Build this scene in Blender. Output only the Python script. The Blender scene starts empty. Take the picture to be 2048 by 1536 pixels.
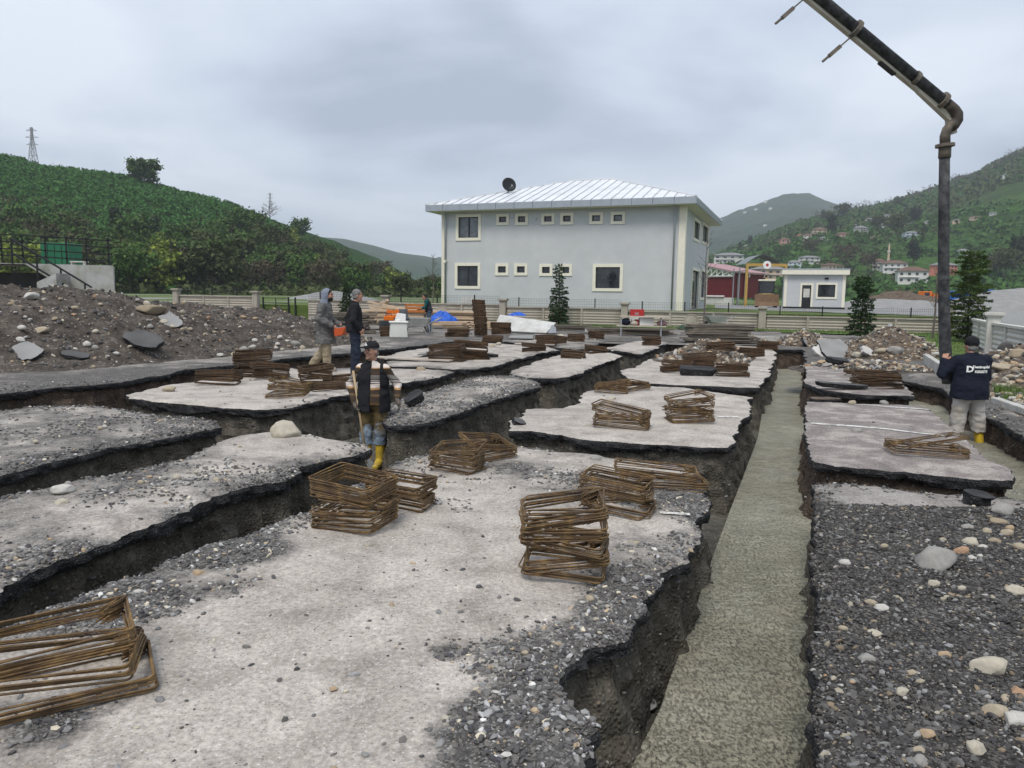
import bpy, bmesh, math, random
import numpy as np
from mathutils import Vector, Matrix, Euler
from mathutils.geometry import delaunay_2d_cdt
R = math.radians
scene = bpy.context.scene
C = scene.collection

# ---------------------------------------------------------------- camera
CAM = Vector((0, 0, 1.7)); F = 1500.0; PITCH = math.atan(178 / F); ROLL = R(0.8)
CM = Matrix.Rotation(R(90) - PITCH, 3, 'X') @ Matrix.Rotation(ROLL, 3, 'Z')
cd = bpy.data.cameras.new('camera'); cam = bpy.data.objects.new('camera', cd); C.objects.link(cam)
cam.matrix_world = Matrix.Translation(CAM) @ CM.to_4x4()
cd.sensor_fit = 'HORIZONTAL'; cd.sensor_width = 36; cd.lens = F / 2048 * 36
cd.clip_start = 0.05; cd.clip_end = 12000
scene.camera = cam

# ---------------------------------------------------------------- sky, sun, exposure
SUN_EL, SUN_AZ = R(58), R(200)          # azimuth clockwise from +Y
w = bpy.data.worlds.new('World'); scene.world = w; w.use_nodes = True
nt = w.node_tree; nt.nodes.clear()
def wn(t, **k):
    n = nt.nodes.new(t)
    for a, b in k.items(): setattr(n, a, b)
    return n
L = nt.links.new
out = wn('ShaderNodeOutputWorld'); bg = wn('ShaderNodeBackground'); L(bg.outputs[0], out.inputs[0])
sky = wn('ShaderNodeTexSky', sky_type='NISHITA'); sky.sun_disc = False
sky.sun_elevation = SUN_EL; sky.sun_rotation = SUN_AZ
tc = wn('ShaderNodeTexCoord'); sep = wn('ShaderNodeSeparateXYZ'); L(tc.outputs['Generated'], sep.inputs[0])
zc = wn('ShaderNodeMath', operation='MAXIMUM'); L(sep.outputs[2], zc.inputs[0]); zc.inputs[1].default_value = 0.0
za = wn('ShaderNodeMath', operation='ADD'); L(zc.outputs[0], za.inputs[0]); za.inputs[1].default_value = 0.16
dx = wn('ShaderNodeMath', operation='DIVIDE'); L(sep.outputs[0], dx.inputs[0]); L(za.outputs[0], dx.inputs[1])
dy = wn('ShaderNodeMath', operation='DIVIDE'); L(sep.outputs[1], dy.inputs[0]); L(za.outputs[0], dy.inputs[1])
cb = wn('ShaderNodeCombineXYZ'); L(dx.outputs[0], cb.inputs[0]); L(dy.outputs[0], cb.inputs[1])
n1 = wn('ShaderNodeTexNoise'); n1.inputs['Scale'].default_value = 0.85; n1.inputs['Detail'].default_value = 7
n1.inputs['Roughness'].default_value = 0.50; n1.inputs['Distortion'].default_value = 0.25
mp = wn('ShaderNodeMapping'); mp.inputs['Location'].default_value = (3.1, 1.7, 0); L(cb.outputs[0], mp.inputs[0]); L(mp.outputs[0], n1.inputs[0])
cr = wn('ShaderNodeValToRGB'); L(n1.outputs[0], cr.inputs[0])
e = cr.color_ramp.elements
e[0].position = 0.32; e[0].color = (0.27, 0.315, 0.385, 1)
e[1].position = 0.61; e[1].color = (0.53, 0.57, 0.635, 1)
m1 = e.new(0.45); m1.color = (0.40, 0.45, 0.53, 1)
skm = wn('ShaderNodeMix', data_type='RGBA', blend_type='MIX')
sks = wn('ShaderNodeVectorMath', operation='SCALE'); L(sky.outputs[0], sks.inputs[0]); sks.inputs['Scale'].default_value = 0.10
skm.inputs['Factor'].default_value = 0.94; L(sks.outputs[0], skm.inputs['A']); L(cr.outputs[0], skm.inputs['B'])
L(skm.outputs['Result'], bg.inputs[0]); bg.inputs[1].default_value = 1.0

sd = bpy.data.lights.new('sun', 'SUN'); sd.energy = 1.5; sd.angle = R(24); sd.color = (1, 0.94, 0.86)
sun = bpy.data.objects.new('sun', sd); C.objects.link(sun)
sv = Vector((math.sin(SUN_AZ) * math.cos(SUN_EL), math.cos(SUN_AZ) * math.cos(SUN_EL), math.sin(SUN_EL)))
sun.rotation_euler = sv.to_track_quat('Z', 'Y').to_euler(); sun.location = sv * 50
vs = scene.view_settings; vs.view_transform = 'Standard'; vs.look = 'None'; vs.exposure = 0.80; vs.gamma = 1; vs.use_curve_mapping = False
cy = scene.cycles; cy.use_denoising = True; cy.use_adaptive_sampling = True; cy.adaptive_threshold = 0.015
cy.max_bounces = 5; cy.diffuse_bounces = 3; cy.glossy_bounces = 2; cy.transmission_bounces = 4; cy.volume_bounces = 0; cy.transparent_max_bounces = 8
cy.caustics_reflective = False; cy.caustics_refractive = False

# ---------------------------------------------------------------- helpers
def ray(u, v):
    return CM @ Vector(((u - 1024) / F, -(v - 768) / F, -1))
def P(u, v, z=0.0):
    d = ray(u, v); t = (z - CAM.z) / d.z
    return CAM + d * t
def PY(u, v, Y):
    d = ray(u, v); return CAM + d * (Y / d.y)

def _h(ix, iy, iz, s):
    h = (ix.astype(np.int64) * 374761393 + iy.astype(np.int64) * 668265263 + iz.astype(np.int64) * 2147483647 + s * 974634777) & 0xffffffff
    h = ((h ^ (h >> 13)) * 1274126177) & 0xffffffff
    h = ((h ^ (h >> 16)) * 2246822519) & 0xffffffff
    return ((h ^ (h >> 15)) & 0xffffff) / float(0xffffff)
def vnoise(p, s=0):
    p = np.asarray(p, float)
    if p.shape[-1] == 2: p = np.concatenate([p, np.zeros(p.shape[:-1] + (1,))], -1)
    i = np.floor(p); f = p - i; f = f * f * (3 - 2 * f); i = i.astype(np.int64)
    x, y, z = i[..., 0], i[..., 1], i[..., 2]; fx, fy, fz = f[..., 0], f[..., 1], f[..., 2]
    def l(a, b, t): return a + (b - a) * t
    return l(l(l(_h(x, y, z, s), _h(x + 1, y, z, s), fx), l(_h(x, y + 1, z, s), _h(x + 1, y + 1, z, s), fx), fy),
             l(l(_h(x, y, z + 1, s), _h(x + 1, y, z + 1, s), fx), l(_h(x, y + 1, z + 1, s), _h(x + 1, y + 1, z + 1, s), fx), fy), fz)
def fbm(p, s=0, o=4, g=0.5):
    p = np.asarray(p, float); a = 1; t = 0; n = 0
    for k in range(o):
        t = t + a * (vnoise(p, s + k) - 0.5) * 2; n += a; a *= g; p = p * 2.03 + 7.1
    return t / n

def mesh_np(name, V, Fq, mats=None, mi=None, smooth=False, attrs=None, colors=None):
    V = np.asarray(V, np.float32)
    me = bpy.data.meshes.new(name)
    if isinstance(Fq, np.ndarray):
        k = Fq.shape[1]; nf = len(Fq)
        me.vertices.add(len(V)); me.vertices.foreach_set('co', V.ravel())
        me.loops.add(nf * k); me.loops.foreach_set('vertex_index', Fq.astype(np.int32).ravel())
        me.polygons.add(nf); me.polygons.foreach_set('loop_start', np.arange(0, nf * k, k, dtype=np.int32))
        me.update(calc_edges=True)
    else:
        me.from_pydata(V.tolist(), [], Fq); me.update()
    for m in (mats or []): me.materials.append(m)
    if mi is not None: me.polygons.foreach_set('material_index', np.asarray(mi, np.int32))
    me.polygons.foreach_set('use_smooth', np.full(len(me.polygons), smooth))
    for n, a in (attrs or {}).items():
        at = me.attributes.new(n, 'FLOAT', 'POINT'); at.data.foreach_set('value', np.asarray(a, np.float32))
    for n, a in (colors or {}).items():
        at = me.attributes.new(n, 'FLOAT_COLOR', 'POINT')
        a = np.asarray(a, np.float32)
        if a.shape[1] == 3: a = np.concatenate([a, np.ones((len(a), 1), np.float32)], 1)
        at.data.foreach_set('color', a.ravel())
    me.validate()
    return me
def add(name, me, parent=None, loc=None, rot=None):
    o = bpy.data.objects.new(name, me); C.objects.link(o)
    if parent is not None: o.parent = parent
    if loc is not None: o.location = loc
    if rot is not None: o.rotation_euler = rot
    return o
def tag(o, label, cat, group=None):
    o['label'] = label; o['category'] = cat
    if group: o['group'] = group
    return o
def struct(o):
    o['kind'] = 'structure'; return o
def stuff(o, label=None, cat=None):
    o['kind'] = 'stuff'
    if label: o['label'] = label
    if cat: o['category'] = cat
    return o
def thing(name, label, cat, loc=(0, 0, 0), rz=0.0, group=None):
    o = bpy.data.objects.new(name, None); C.objects.link(o); o.empty_display_size = 0.1
    o.location = loc; o.rotation_euler = (0, 0, rz)
    return tag(o, label, cat, group)
def copy_tree(o, parent=None):
    c = o.copy(); C.objects.link(c); c.parent = parent
    for ch in list(o.children): copy_tree(ch, c)
    return c

class MB:
    def __init__(s): s.v = []; s.f = []; s.m = []
    def add(s, vs, fs, mi=0):
        b = len(s.v); s.v += [tuple(x) for x in vs]; s.f += [tuple(b + i for i in f) for f in fs]; s.m += [mi] * len(fs); return s
    def box(s, c, d, rz=0, mi=0, M=None):
        hx, hy, hz = d[0] / 2, d[1] / 2, d[2] / 2
        vs = [Vector((x * hx, y * hy, z * hz)) for z in (-1, 1) for y in (-1, 1) for x in (-1, 1)]
        if rz: Rm = Matrix.Rotation(rz, 3, 'Z'); vs = [Rm @ v for v in vs]
        if M is not None: vs = [M @ v for v in vs]
        vs = [v + Vector(c) for v in vs]
        return s.add(vs, [(0, 2, 3, 1), (4, 5, 7, 6), (0, 1, 5, 4), (2, 6, 7, 3), (0, 4, 6, 2), (1, 3, 7, 5)], mi)
    def bx(s, x0, x1, y0, y1, z0, z1, mi=0):
        return s.box(((x0 + x1) / 2, (y0 + y1) / 2, (z0 + z1) / 2), (x1 - x0, y1 - y0, z1 - z0), mi=mi)
    def bar(s, a, b, w, h=None, mi=0, up=(0, 0, 1)):
        a, b = Vector(a), Vector(b); h = h or w; d = (b - a)
        Lh = d.length; d.normalize(); u = Vector(up)
        if abs(d.dot(u)) > 0.98: u = Vector((1, 0, 0))
        x = d.cross(u).normalized(); z = x.cross(d).normalized()
        M = Matrix((x, d, z)).transposed()
        return s.box((a + b) / 2, (w, Lh, h), mi=mi, M=M)
    def tube(s, pts, r, n=8, closed=False, caps=True, mi=0):
        pts = [Vector(p) for p in pts]; k = len(pts); rs = r if isinstance(r, (list, tuple)) else [r] * k
        b = len(s.v); prev = None
        for i, p in enumerate(pts):
            if closed: t = pts[(i + 1) % k] - pts[i - 1]
            else: t = pts[min(i + 1, k - 1)] - pts[max(i - 1, 0)]
            t.normalize()
            if prev is None:
                u = Vector((0, 0, 1)) if abs(t.z) < 0.9 else Vector((1, 0, 0))
                x = t.cross(u).normalized()
            else:
                x = (prev - t * prev.dot(t)).normalized()
            prev = x; y = t.cross(x)
            for j in range(n):
                a = 2 * math.pi * j / n
                s.v.append(tuple(p + (x * math.cos(a) + y * math.sin(a)) * rs[i]))
        for i in range(k if closed else k - 1):
            i2 = (i + 1) % k
            for j in range(n):
                j2 = (j + 1) % n
                s.f.append((b + i * n + j, b + i * n + j2, b + i2 * n + j2, b + i2 * n + j)); s.m.append(mi)
        if caps and not closed:
            s.f.append(tuple(b + j for j in range(n))[::-1]); s.m.append(mi)
            s.f.append(tuple(b + (k - 1) * n + j for j in range(n))); s.m.append(mi)
        return s
    def lathe(s, prof, n=16, c=(0, 0, 0), mi=0, M=None):
        b = len(s.v)
        for r, z in prof:
            for j in range(n):
                a = 2 * math.pi * j / n; v = Vector((r * math.cos(a), r * math.sin(a), z))
                if M is not None: v = M @ v
                s.v.append(tuple(v + Vector(c)))
        for i in range(len(prof) - 1):
            for j in range(n):
                j2 = (j + 1) % n
                s.f.append((b + i * n + j, b + i * n + j2, b + (i + 1) * n + j2, b + (i + 1) * n + j)); s.m.append(mi)
        s.f.append(tuple(b + j for j in range(n))[::-1]); s.m.append(mi)
        s.f.append(tuple(b + (len(prof) - 1) * n + j for j in range(n))); s.m.append(mi)
        return s
    def prism(s, poly, axis, a, b, mi=0):
        """2-D polygon extruded along axis ('x': poly=(y,z), 'y': poly=(x,z), 'z': poly=(x,y))"""
        def mk(p, t):
            return {'x': (t, p[0], p[1]), 'y': (p[0], t, p[1]), 'z': (p[0], p[1], t)}[axis]
        n = len(poly); vs = [mk(p, a) for p in poly] + [mk(p, b) for p in poly]
        fs = [tuple(range(n))[::-1], tuple(range(n, 2 * n))] + [(i, (i + 1) % n, n + (i + 1) % n, n + i) for i in range(n)]
        return s.add(vs, fs, mi)
    def mesh(s, name, mats, smooth=False):
        if not isinstance(mats, (list, tuple)): mats = [mats]
        me = bpy.data.meshes.new(name); me.from_pydata(s.v, [], s.f); me.update()
        for m in mats: me.materials.append(m)
        me.polygons.foreach_set('material_index', np.asarray(s.m, np.int32))
        me.polygons.foreach_set('use_smooth', np.full(len(s.f), smooth))
        bm = bmesh.new(); bm.from_mesh(me); bmesh.ops.recalc_face_normals(bm, faces=bm.faces); bm.to_mesh(me); bm.free()
        return me
    def build(s, name, mats, parent=None, smooth=False, loc=None, bevel=0):
        o = add(name, s.mesh(name, mats, smooth), parent, loc)
        if bevel:
            m = o.modifiers.new('bevel', 'BEVEL'); m.width = bevel; m.segments = 2; m.limit_method = 'ANGLE'; m.angle_limit = R(40)
        return o

# ---------------------------------------------------------------- materials
class NT:
    def __init__(s, name):
        s.mat = bpy.data.materials.new(name); s.mat.use_nodes = True; s.t = s.mat.node_tree
        s.b = s.t.nodes['Principled BSDF']; s.tc = None
    def n(s, t, **k):
        nd = s.t.nodes.new(t)
        for a, b in k.items(): setattr(nd, a, b)
        return nd
    def l(s, a, b): s.t.links.new(a, b)
    def co(s, world=False):
        if world:
            return s.n('ShaderNodeNewGeometry').outputs['Position']
        return s.n('ShaderNodeTexCoord').outputs['Object']
    def noise(s, co, scale, detail=5, rough=0.55, dist=0.0):
        a = s.n('ShaderNodeTexNoise'); a.inputs['Scale'].default_value = scale; a.inputs['Detail'].default_value = detail
        a.inputs['Roughness'].default_value = rough; a.inputs['Distortion'].default_value = dist; s.l(co, a.inputs[0]); return a.outputs[0]
    def voro(s, co, scale, feature='F1'):
        a = s.n('ShaderNodeTexVoronoi', feature=feature); a.inputs['Scale'].default_value = scale; s.l(co, a.inputs['Vector']); return a
    def ramp(s, fac, stops, interp='LINEAR'):
        a = s.n('ShaderNodeValToRGB'); s.l(fac, a.inputs[0]); el = a.color_ramp.elements; a.color_ramp.interpolation = interp
        while len(el) < len(stops): el.new(0.5)
        for e_, (p, c) in zip(el, stops):
            e_.position = p; e_.color = (c, c, c, 1) if isinstance(c, (int, float)) else (*c, 1)
        return a.outputs[0]
    def mix(s, f, a, b, mode='MIX'):
        m = s.n('ShaderNodeMix', data_type='RGBA', blend_type=mode)
        for k, x in (('Factor', f), ('A', a), ('B', b)):
            i = m.inputs[k] if k != 'Factor' else m.inputs[0]
            if hasattr(x, 'node'): s.l(x, i)
            elif isinstance(x, (int, float)): i.default_value = x if k == 'Factor' else (x, x, x, 1)
            else: i.default_value = (*x, 1)
        return m.outputs['Result']
    def math(s, op, a, b=0.0, clamp=False):
        m = s.n('ShaderNodeMath', operation=op); m.use_clamp = clamp
        for i, x in enumerate((a, b)):
            if hasattr(x, 'node'): s.l(x, m.inputs[i])
            else: m.inputs[i].default_value = x
        return m.outputs[0]
    def attr(s, name):
        return s.n('ShaderNodeAttribute', attribute_name=name)
    def bump(s, h, strength=0.5, dist=0.02, prev=None):
        b = s.n('ShaderNodeBump'); b.inputs['Strength'].default_value = strength; b.inputs['Distance'].default_value = dist
        s.l(h, b.inputs['Height'])
        if prev is not None: s.l(prev, b.inputs['Normal'])
        return b.outputs[0]
    def done(s, col=None, rough=0.85, normal=None, spec=0.3, metal=0.0):
        if col is not None:
            if hasattr(col, 'node'): s.l(col, s.b.inputs['Base Color'])
            else: s.b.inputs['Base Color'].default_value = (*col, 1)
        if hasattr(rough, 'node'): s.l(rough, s.b.inputs['Roughness'])
        else: s.b.inputs['Roughness'].default_value = rough
        if normal is not None: s.l(normal, s.b.inputs['Normal'])
        s.b.inputs['Specular IOR Level'].default_value = spec; s.b.inputs['Metallic'].default_value = metal
        return s.mat

def simple(name, c, rough=0.8, var=0.25, scale=6.0, bump=0.0, bscale=40.0, spec=0.3, metal=0.0, dirt=None, dscale=2.5, damt=0.5, rand=0.0):
    """base colour with two octaves of uneven tone, optional dirt colour and fine relief"""
    t = NT(name); co = t.co()
    lo = tuple(max(0, x * (1 - var)) for x in c); hi = tuple(min(1, x * (1 + var)) for x in c)
    col = t.ramp(t.noise(co, scale, 6, 0.6), [(0.3, lo), (0.7, hi)])
    if dirt:
        f = t.ramp(t.noise(co, dscale, 8, 0.65), [(0.42, 0.0), (0.68, damt)]); col = t.mix(f, col, dirt)
    if rand:
        oi = t.n('ShaderNodeObjectInfo'); f = t.math('MULTIPLY', oi.outputs['Random'], rand); col = t.mix(f, col, tuple(x * 0.35 for x in c))
    nrm = t.bump(t.noise(co, bscale, 6, 0.6), bump, 0.01) if bump else None
    return t.done(col, rough, nrm, spec, metal)

def ground_mat(name, pale, pale2, stain, grav_dark, grav_mid, grav_light, tan, vs=42.0):
    """dusty asphalt that turns into loose gravel where attribute gr is high"""
    t = NT(name); co = t.co(True)
    gr = t.attr('gr').outputs['Fac']
    nb = t.noise(co, 1.3, 9, 0.62, 0.4); nf = t.noise(co, 9, 7, 0.7)
    m = t.math('ADD', gr, t.math('MULTIPLY', t.math('SUBTRACT', nb, 0.5), 1.1))
    m = t.math('ADD', m, t.math('MULTIPLY', t.math('SUBTRACT', nf, 0.5), 0.55))
    mask = t.ramp(m, [(0.36, 0.0), (0.70, 1.0)])
    # dusty slab
    c = t.ramp(t.noise(co, 2.2, 8, 0.66, 0.3), [(0.34, stain), (0.48, pale2), (0.60, pale)])
    c = t.mix(t.ramp(t.noise(co, 0.75, 7, 0.6, 0.8), [(0.50, 0.0), (0.66, 0.55)]), c, stain)
    sp = t.voro(co, 62); spm = t.ramp(sp.outputs['Distance'], [(0.20, 1.0), (0.42, 0.0)])
    spc = t.ramp(sp.outputs['Color'], [(0.22, 0.07), (0.42, 0.30), (0.62, 0.40), (0.85, 0.66)])
    c = t.mix(t.math('MULTIPLY', spm, 0.55), c, spc)
    s3 = t.voro(co, 210); c = t.mix(t.math('MULTIPLY', t.ramp(s3.outputs['Distance'], [(0.2, 1.0), (0.38, 0.0)]), 0.45), c, t.ramp(s3.outputs['Color'], [(0.3, 0.06), (0.6, 0.30), (0.85, 0.60)]))
    c = t.mix(0.6, c, t.ramp(t.noise(co, 38, 7, 0.78), [(0.3, 0.10), (0.7, 0.85)]), 'OVERLAY')
    # gravel
    v = t.voro(co, vs); v2 = t.voro(co, vs * 2.3)
    gcol = t.ramp(v.outputs['Color'], [(0.10, grav_dark), (0.45, grav_mid), (0.68, grav_mid), (0.80, grav_light), (0.93, tan)])
    g2 = t.ramp(v2.outputs['Color'], [(0.15, grav_dark), (0.6, grav_mid), (0.85, grav_light)])
    gcol = t.mix(t.ramp(v.outputs['Distance'], [(0.30, 0.0), (0.55, 1.0)]), gcol, g2)
    gcol = t.mix(t.ramp(t.noise(co, 3.5, 7, 0.65), [(0.35, 0.0), (0.7, 0.6)]), gcol, grav_dark)
    col = t.mix(mask, c, gcol)
    h = t.math('MULTIPLY', t.ramp(v.outputs['Distance'], [(0.0, 1.0), (0.6, 0.0)]), mask)
    h = t.math('ADD', h, t.math('MULTIPLY', t.noise(co, 55, 6, 0.7), 0.35))
    nrm = t.bump(h, 0.75, 0.016)
    return t.done(col, 0.9, nrm, 0.25)

def soil_mat(name, dark, mid, light, stone, vs=38.0, wet=0.0):
    t = NT(name); co = t.co(True)
    c = t.ramp(t.noise(co, 3.0, 9, 0.68, 0.5), [(0.30, dark), (0.52, mid), (0.72, light)])
    v = t.voro(co, vs); msk = t.ramp(v.outputs['Color'], [(0.70, 0.0), (0.78, 1.0)])
    msk = t.math('MULTIPLY', msk, t.ramp(v.outputs['Distance'], [(0.32, 1.0), (0.50, 0.0)]))
    c = t.mix(msk, c, t.mix(v.outputs['Color'], stone, light))
    h = t.math('ADD', t.noise(co, 14, 8, 0.72), t.math('MULTIPLY', t.ramp(v.outputs['Distance'], [(0, 1.0), (0.6, 0)]), 0.6))
    return t.done(c, 0.9 - wet, t.bump(h, 0.9, 0.03), 0.25 + wet)

MT = {}
MT['slab'] = ground_mat('dusty_asphalt', (0.49, 0.445, 0.395), (0.40, 0.36, 0.318), (0.27, 0.238, 0.205), (0.050, 0.047, 0.044), (0.125, 0.118, 0.112), (0.31, 0.30, 0.285), (0.42, 0.36, 0.27))
MT['slab_dark'] = ground_mat('dark_gravel_ground', (0.36, 0.33, 0.305), (0.27, 0.245, 0.225), (0.17, 0.15, 0.135), (0.016, 0.0145, 0.0135), (0.052, 0.048, 0.044), (0.22, 0.21, 0.195), (0.38, 0.32, 0.23))
MT['slab_brown'] = ground_mat('brown_asphalt', (0.37, 0.335, 0.30), (0.215, 0.185, 0.17), (0.165, 0.14, 0.13), (0.03, 0.028, 0.027), (0.10, 0.095, 0.09), (0.30, 0.29, 0.28), (0.40, 0.33, 0.24))
MT['crust'] = soil_mat('broken_asphalt_edge', (0.012, 0.012, 0.013), (0.028, 0.028, 0.030), (0.075, 0.075, 0.078), (0.20, 0.20, 0.20), 60)
MT['bank'] = soil_mat('trench_soil', (0.038, 0.034, 0.028), (0.088, 0.079, 0.064), (0.165, 0.15, 0.125), (0.24, 0.22, 0.19), 40)
MT['bank_brown'] = soil_mat('brown_trench_soil', (0.032, 0.024, 0.018), (0.075, 0.055, 0.042), (0.14, 0.105, 0.08), (0.26, 0.22, 0.17), 30)
MT['floor'] = soil_mat('trench_floor_soil', (0.05, 0.046, 0.038), (0.10, 0.093, 0.078), (0.19, 0.18, 0.15), (0.25, 0.23, 0.2), 30)
MT['heap'] = soil_mat('dug_earth', (0.030, 0.025, 0.021), (0.076, 0.063, 0.052), (0.16, 0.14, 0.12), (0.36, 0.32, 0.26), 17)
MT['heap_brown'] = soil_mat('brown_dug_earth', (0.05, 0.037, 0.027), (0.115, 0.088, 0.066), (0.19, 0.15, 0.115), (0.38, 0.33, 0.26), 17)
def concrete_pour():
    t = NT('wet_concrete'); co = t.co(True)
    c = t.ramp(t.noise(co, 1.6, 8, 0.6, 0.4), [(0.3, (0.24, 0.228, 0.165)), (0.55, (0.31, 0.295, 0.222)), (0.75, (0.42, 0.405, 0.325))])
    mp = t.n('ShaderNodeMapping'); mp.inputs['Scale'].default_value = (1.0, 0.5, 1); t.l(co, mp.inputs[0])
    a = t.noise(mp.outputs[0], 58, 6, 0.70, 0.25)
    mp2 = t.n('ShaderNodeMapping'); mp2.inputs['Scale'].default_value = (0.45, 1.5, 1); t.l(co, mp2.inputs[0]); rp_ = t.noise(mp2.outputs[0], 13, 5, 0.6, 0.6)
    pit = t.ramp(a, [(0.36, 1.0), (0.49, 0.0)])
    c = t.mix(t.math('MULTIPLY', pit, t.ramp(t.noise(co, 0.9, 4), [(0.35, 0.25), (0.6, 0.9)])), c, (0.06, 0.053, 0.042))
    h = t.math('ADD', t.ramp(a, [(0.3, 0.0), (0.5, 1.0)]), t.math('MULTIPLY', rp_, 3.0))
    c = t.mix(t.ramp(rp_, [(0.38, 0.45), (0.55, 0.0)]), c, (0.13, 0.12, 0.088))
    return t.done(c, t.ramp(t.noise(co, 2.5, 4), [(0.35, 0.38), (0.6, 0.7)]), t.bump(h, 0.8, 0.016), 0.45)
MT['pour'] = concrete_pour()
def stone_mat():
    t = NT('river_stone'); co = t.co(); a = t.attr('col').outputs['Color']
    oc = t.mix(t.ramp(t.noise(co, 7, 7, 0.65), [(0.35, 0.0), (0.75, 0.35)]), a, (0.09, 0.08, 0.065))
    return t.done(oc, 0.8, t.bump(t.noise(co, 30, 6, 0.65), 0.3, 0.02), 0.3)
MT['stone'] = stone_mat()
# ================================================================ GROUND OF THE SITE
rng = np.random.default_rng(7); random.seed(7)
HEIGHT_FIELDS = []     # (polygon, function) used to drop stones on surfaces

def to_xy(pts):
    r = []
    for p in pts:
        if p[0] == 'w': r.append((p[1], p[2]))
        else:
            q = P(p[0], p[1]); r.append((q.x, q.y))
    return np.array(r)
def inside(poly, pts):
    x, y = pts[:, 0], pts[:, 1]; c = np.zeros(len(pts), bool); j = len(poly) - 1
    for i in range(len(poly)):
        xi, yi = poly[i]; xj, yj = poly[j]
        if yi != yj:
            c ^= ((yi > y) != (yj > y)) & (x < (xj - xi) * (y - yi) / (yj - yi) + xi)
        j = i
    return c
def near_dist(pts, bnd, chunk=4000):
    d = np.empty(len(pts))
    for i in range(0, len(pts), chunk):
        q = pts[i:i + chunk]
        d[i:i + chunk] = np.sqrt(((q[:, None, :] - bnd[None]) ** 2).sum(-1).min(1))
    return d
def densify(poly, k=0.0044, lo=0.017, hi=0.6):
    o = []
    n = len(poly)
    for i in range(n):
        a, b = poly[i], poly[(i + 1) % n]; Ls = np.linalg.norm(b - a); t = 0.0
        while t < Ls:
            p = a + (b - a) * t / Ls; o.append(p); D = math.hypot(p[0], p[1])
            off = abs(p[0]) > 0.80 * max(p[1], 0.1)
            t += min(hi, max(lo, D * k * (5 if off else 1)))
    return np.array(o)
BLOBS = []
def blob(u, v, r, a):
    q = P(u, v); BLOBS.append((q.x, q.y, r, a))
for b in [(520, 1105, .28, .55), (430, 1120, .3, .4), (560, 1230, .20, .5), (620, 1285, .16, .45), (470, 1180, .2, .45), (880, 1300, .12, .7), (1080, 1400, .5, .55), (1000, 1290, .25, .35),
          (980, 1500, .35, .5), (1230, 1220, .4, .55), (1190, 1150, .3, .4), (1340, 1000, .5, .5), (1280, 1090, .3, .35), (1130, 960, .6, .28), (100, 1450, .2, .6), (270, 1380, .18, .4), (690, 960, .3, .5),
          (660, 1360, .12, .5), (300, 1200, .3, .6), (200, 1230, .3, .5), (1000, 930, .5, .3), (780, 1190, .9, -.5), (700, 1400, .6, -.4), (1030, 1130, .5, -.45), (500, 1400, .4, -.35),
          (600, 880, .8, -.5), (400, 1000, .4, -.25), (250, 1060, .3, -.3), (1100, 840, 1.2, -.3), (1350, 860, 1, -.3), (1850, 1000, .8, -.2), (1180, 720, 1.5, -.3), (430, 790, 1.2, -.6), (350, 795, 1.0, -.5),
          (500, 770, 1.5, -.4), (700, 690, 3, -.3)]: blob(*b)

def gr_at(xy, base, edge=None, edge_amt=0.25):
    g = np.full(len(xy), float(base)) if not callable(base) else base(xy)
    for x, y, r, a in BLOBS:
        g = g + a * np.exp(-((xy[:, 0] - x) ** 2 + (xy[:, 1] - y) ** 2) / (r * r))
    if edge is not None: g = g + edge_amt * np.clip(1 - edge / 0.35, 0, 1)
    return np.clip(g, 0, 1)

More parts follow.
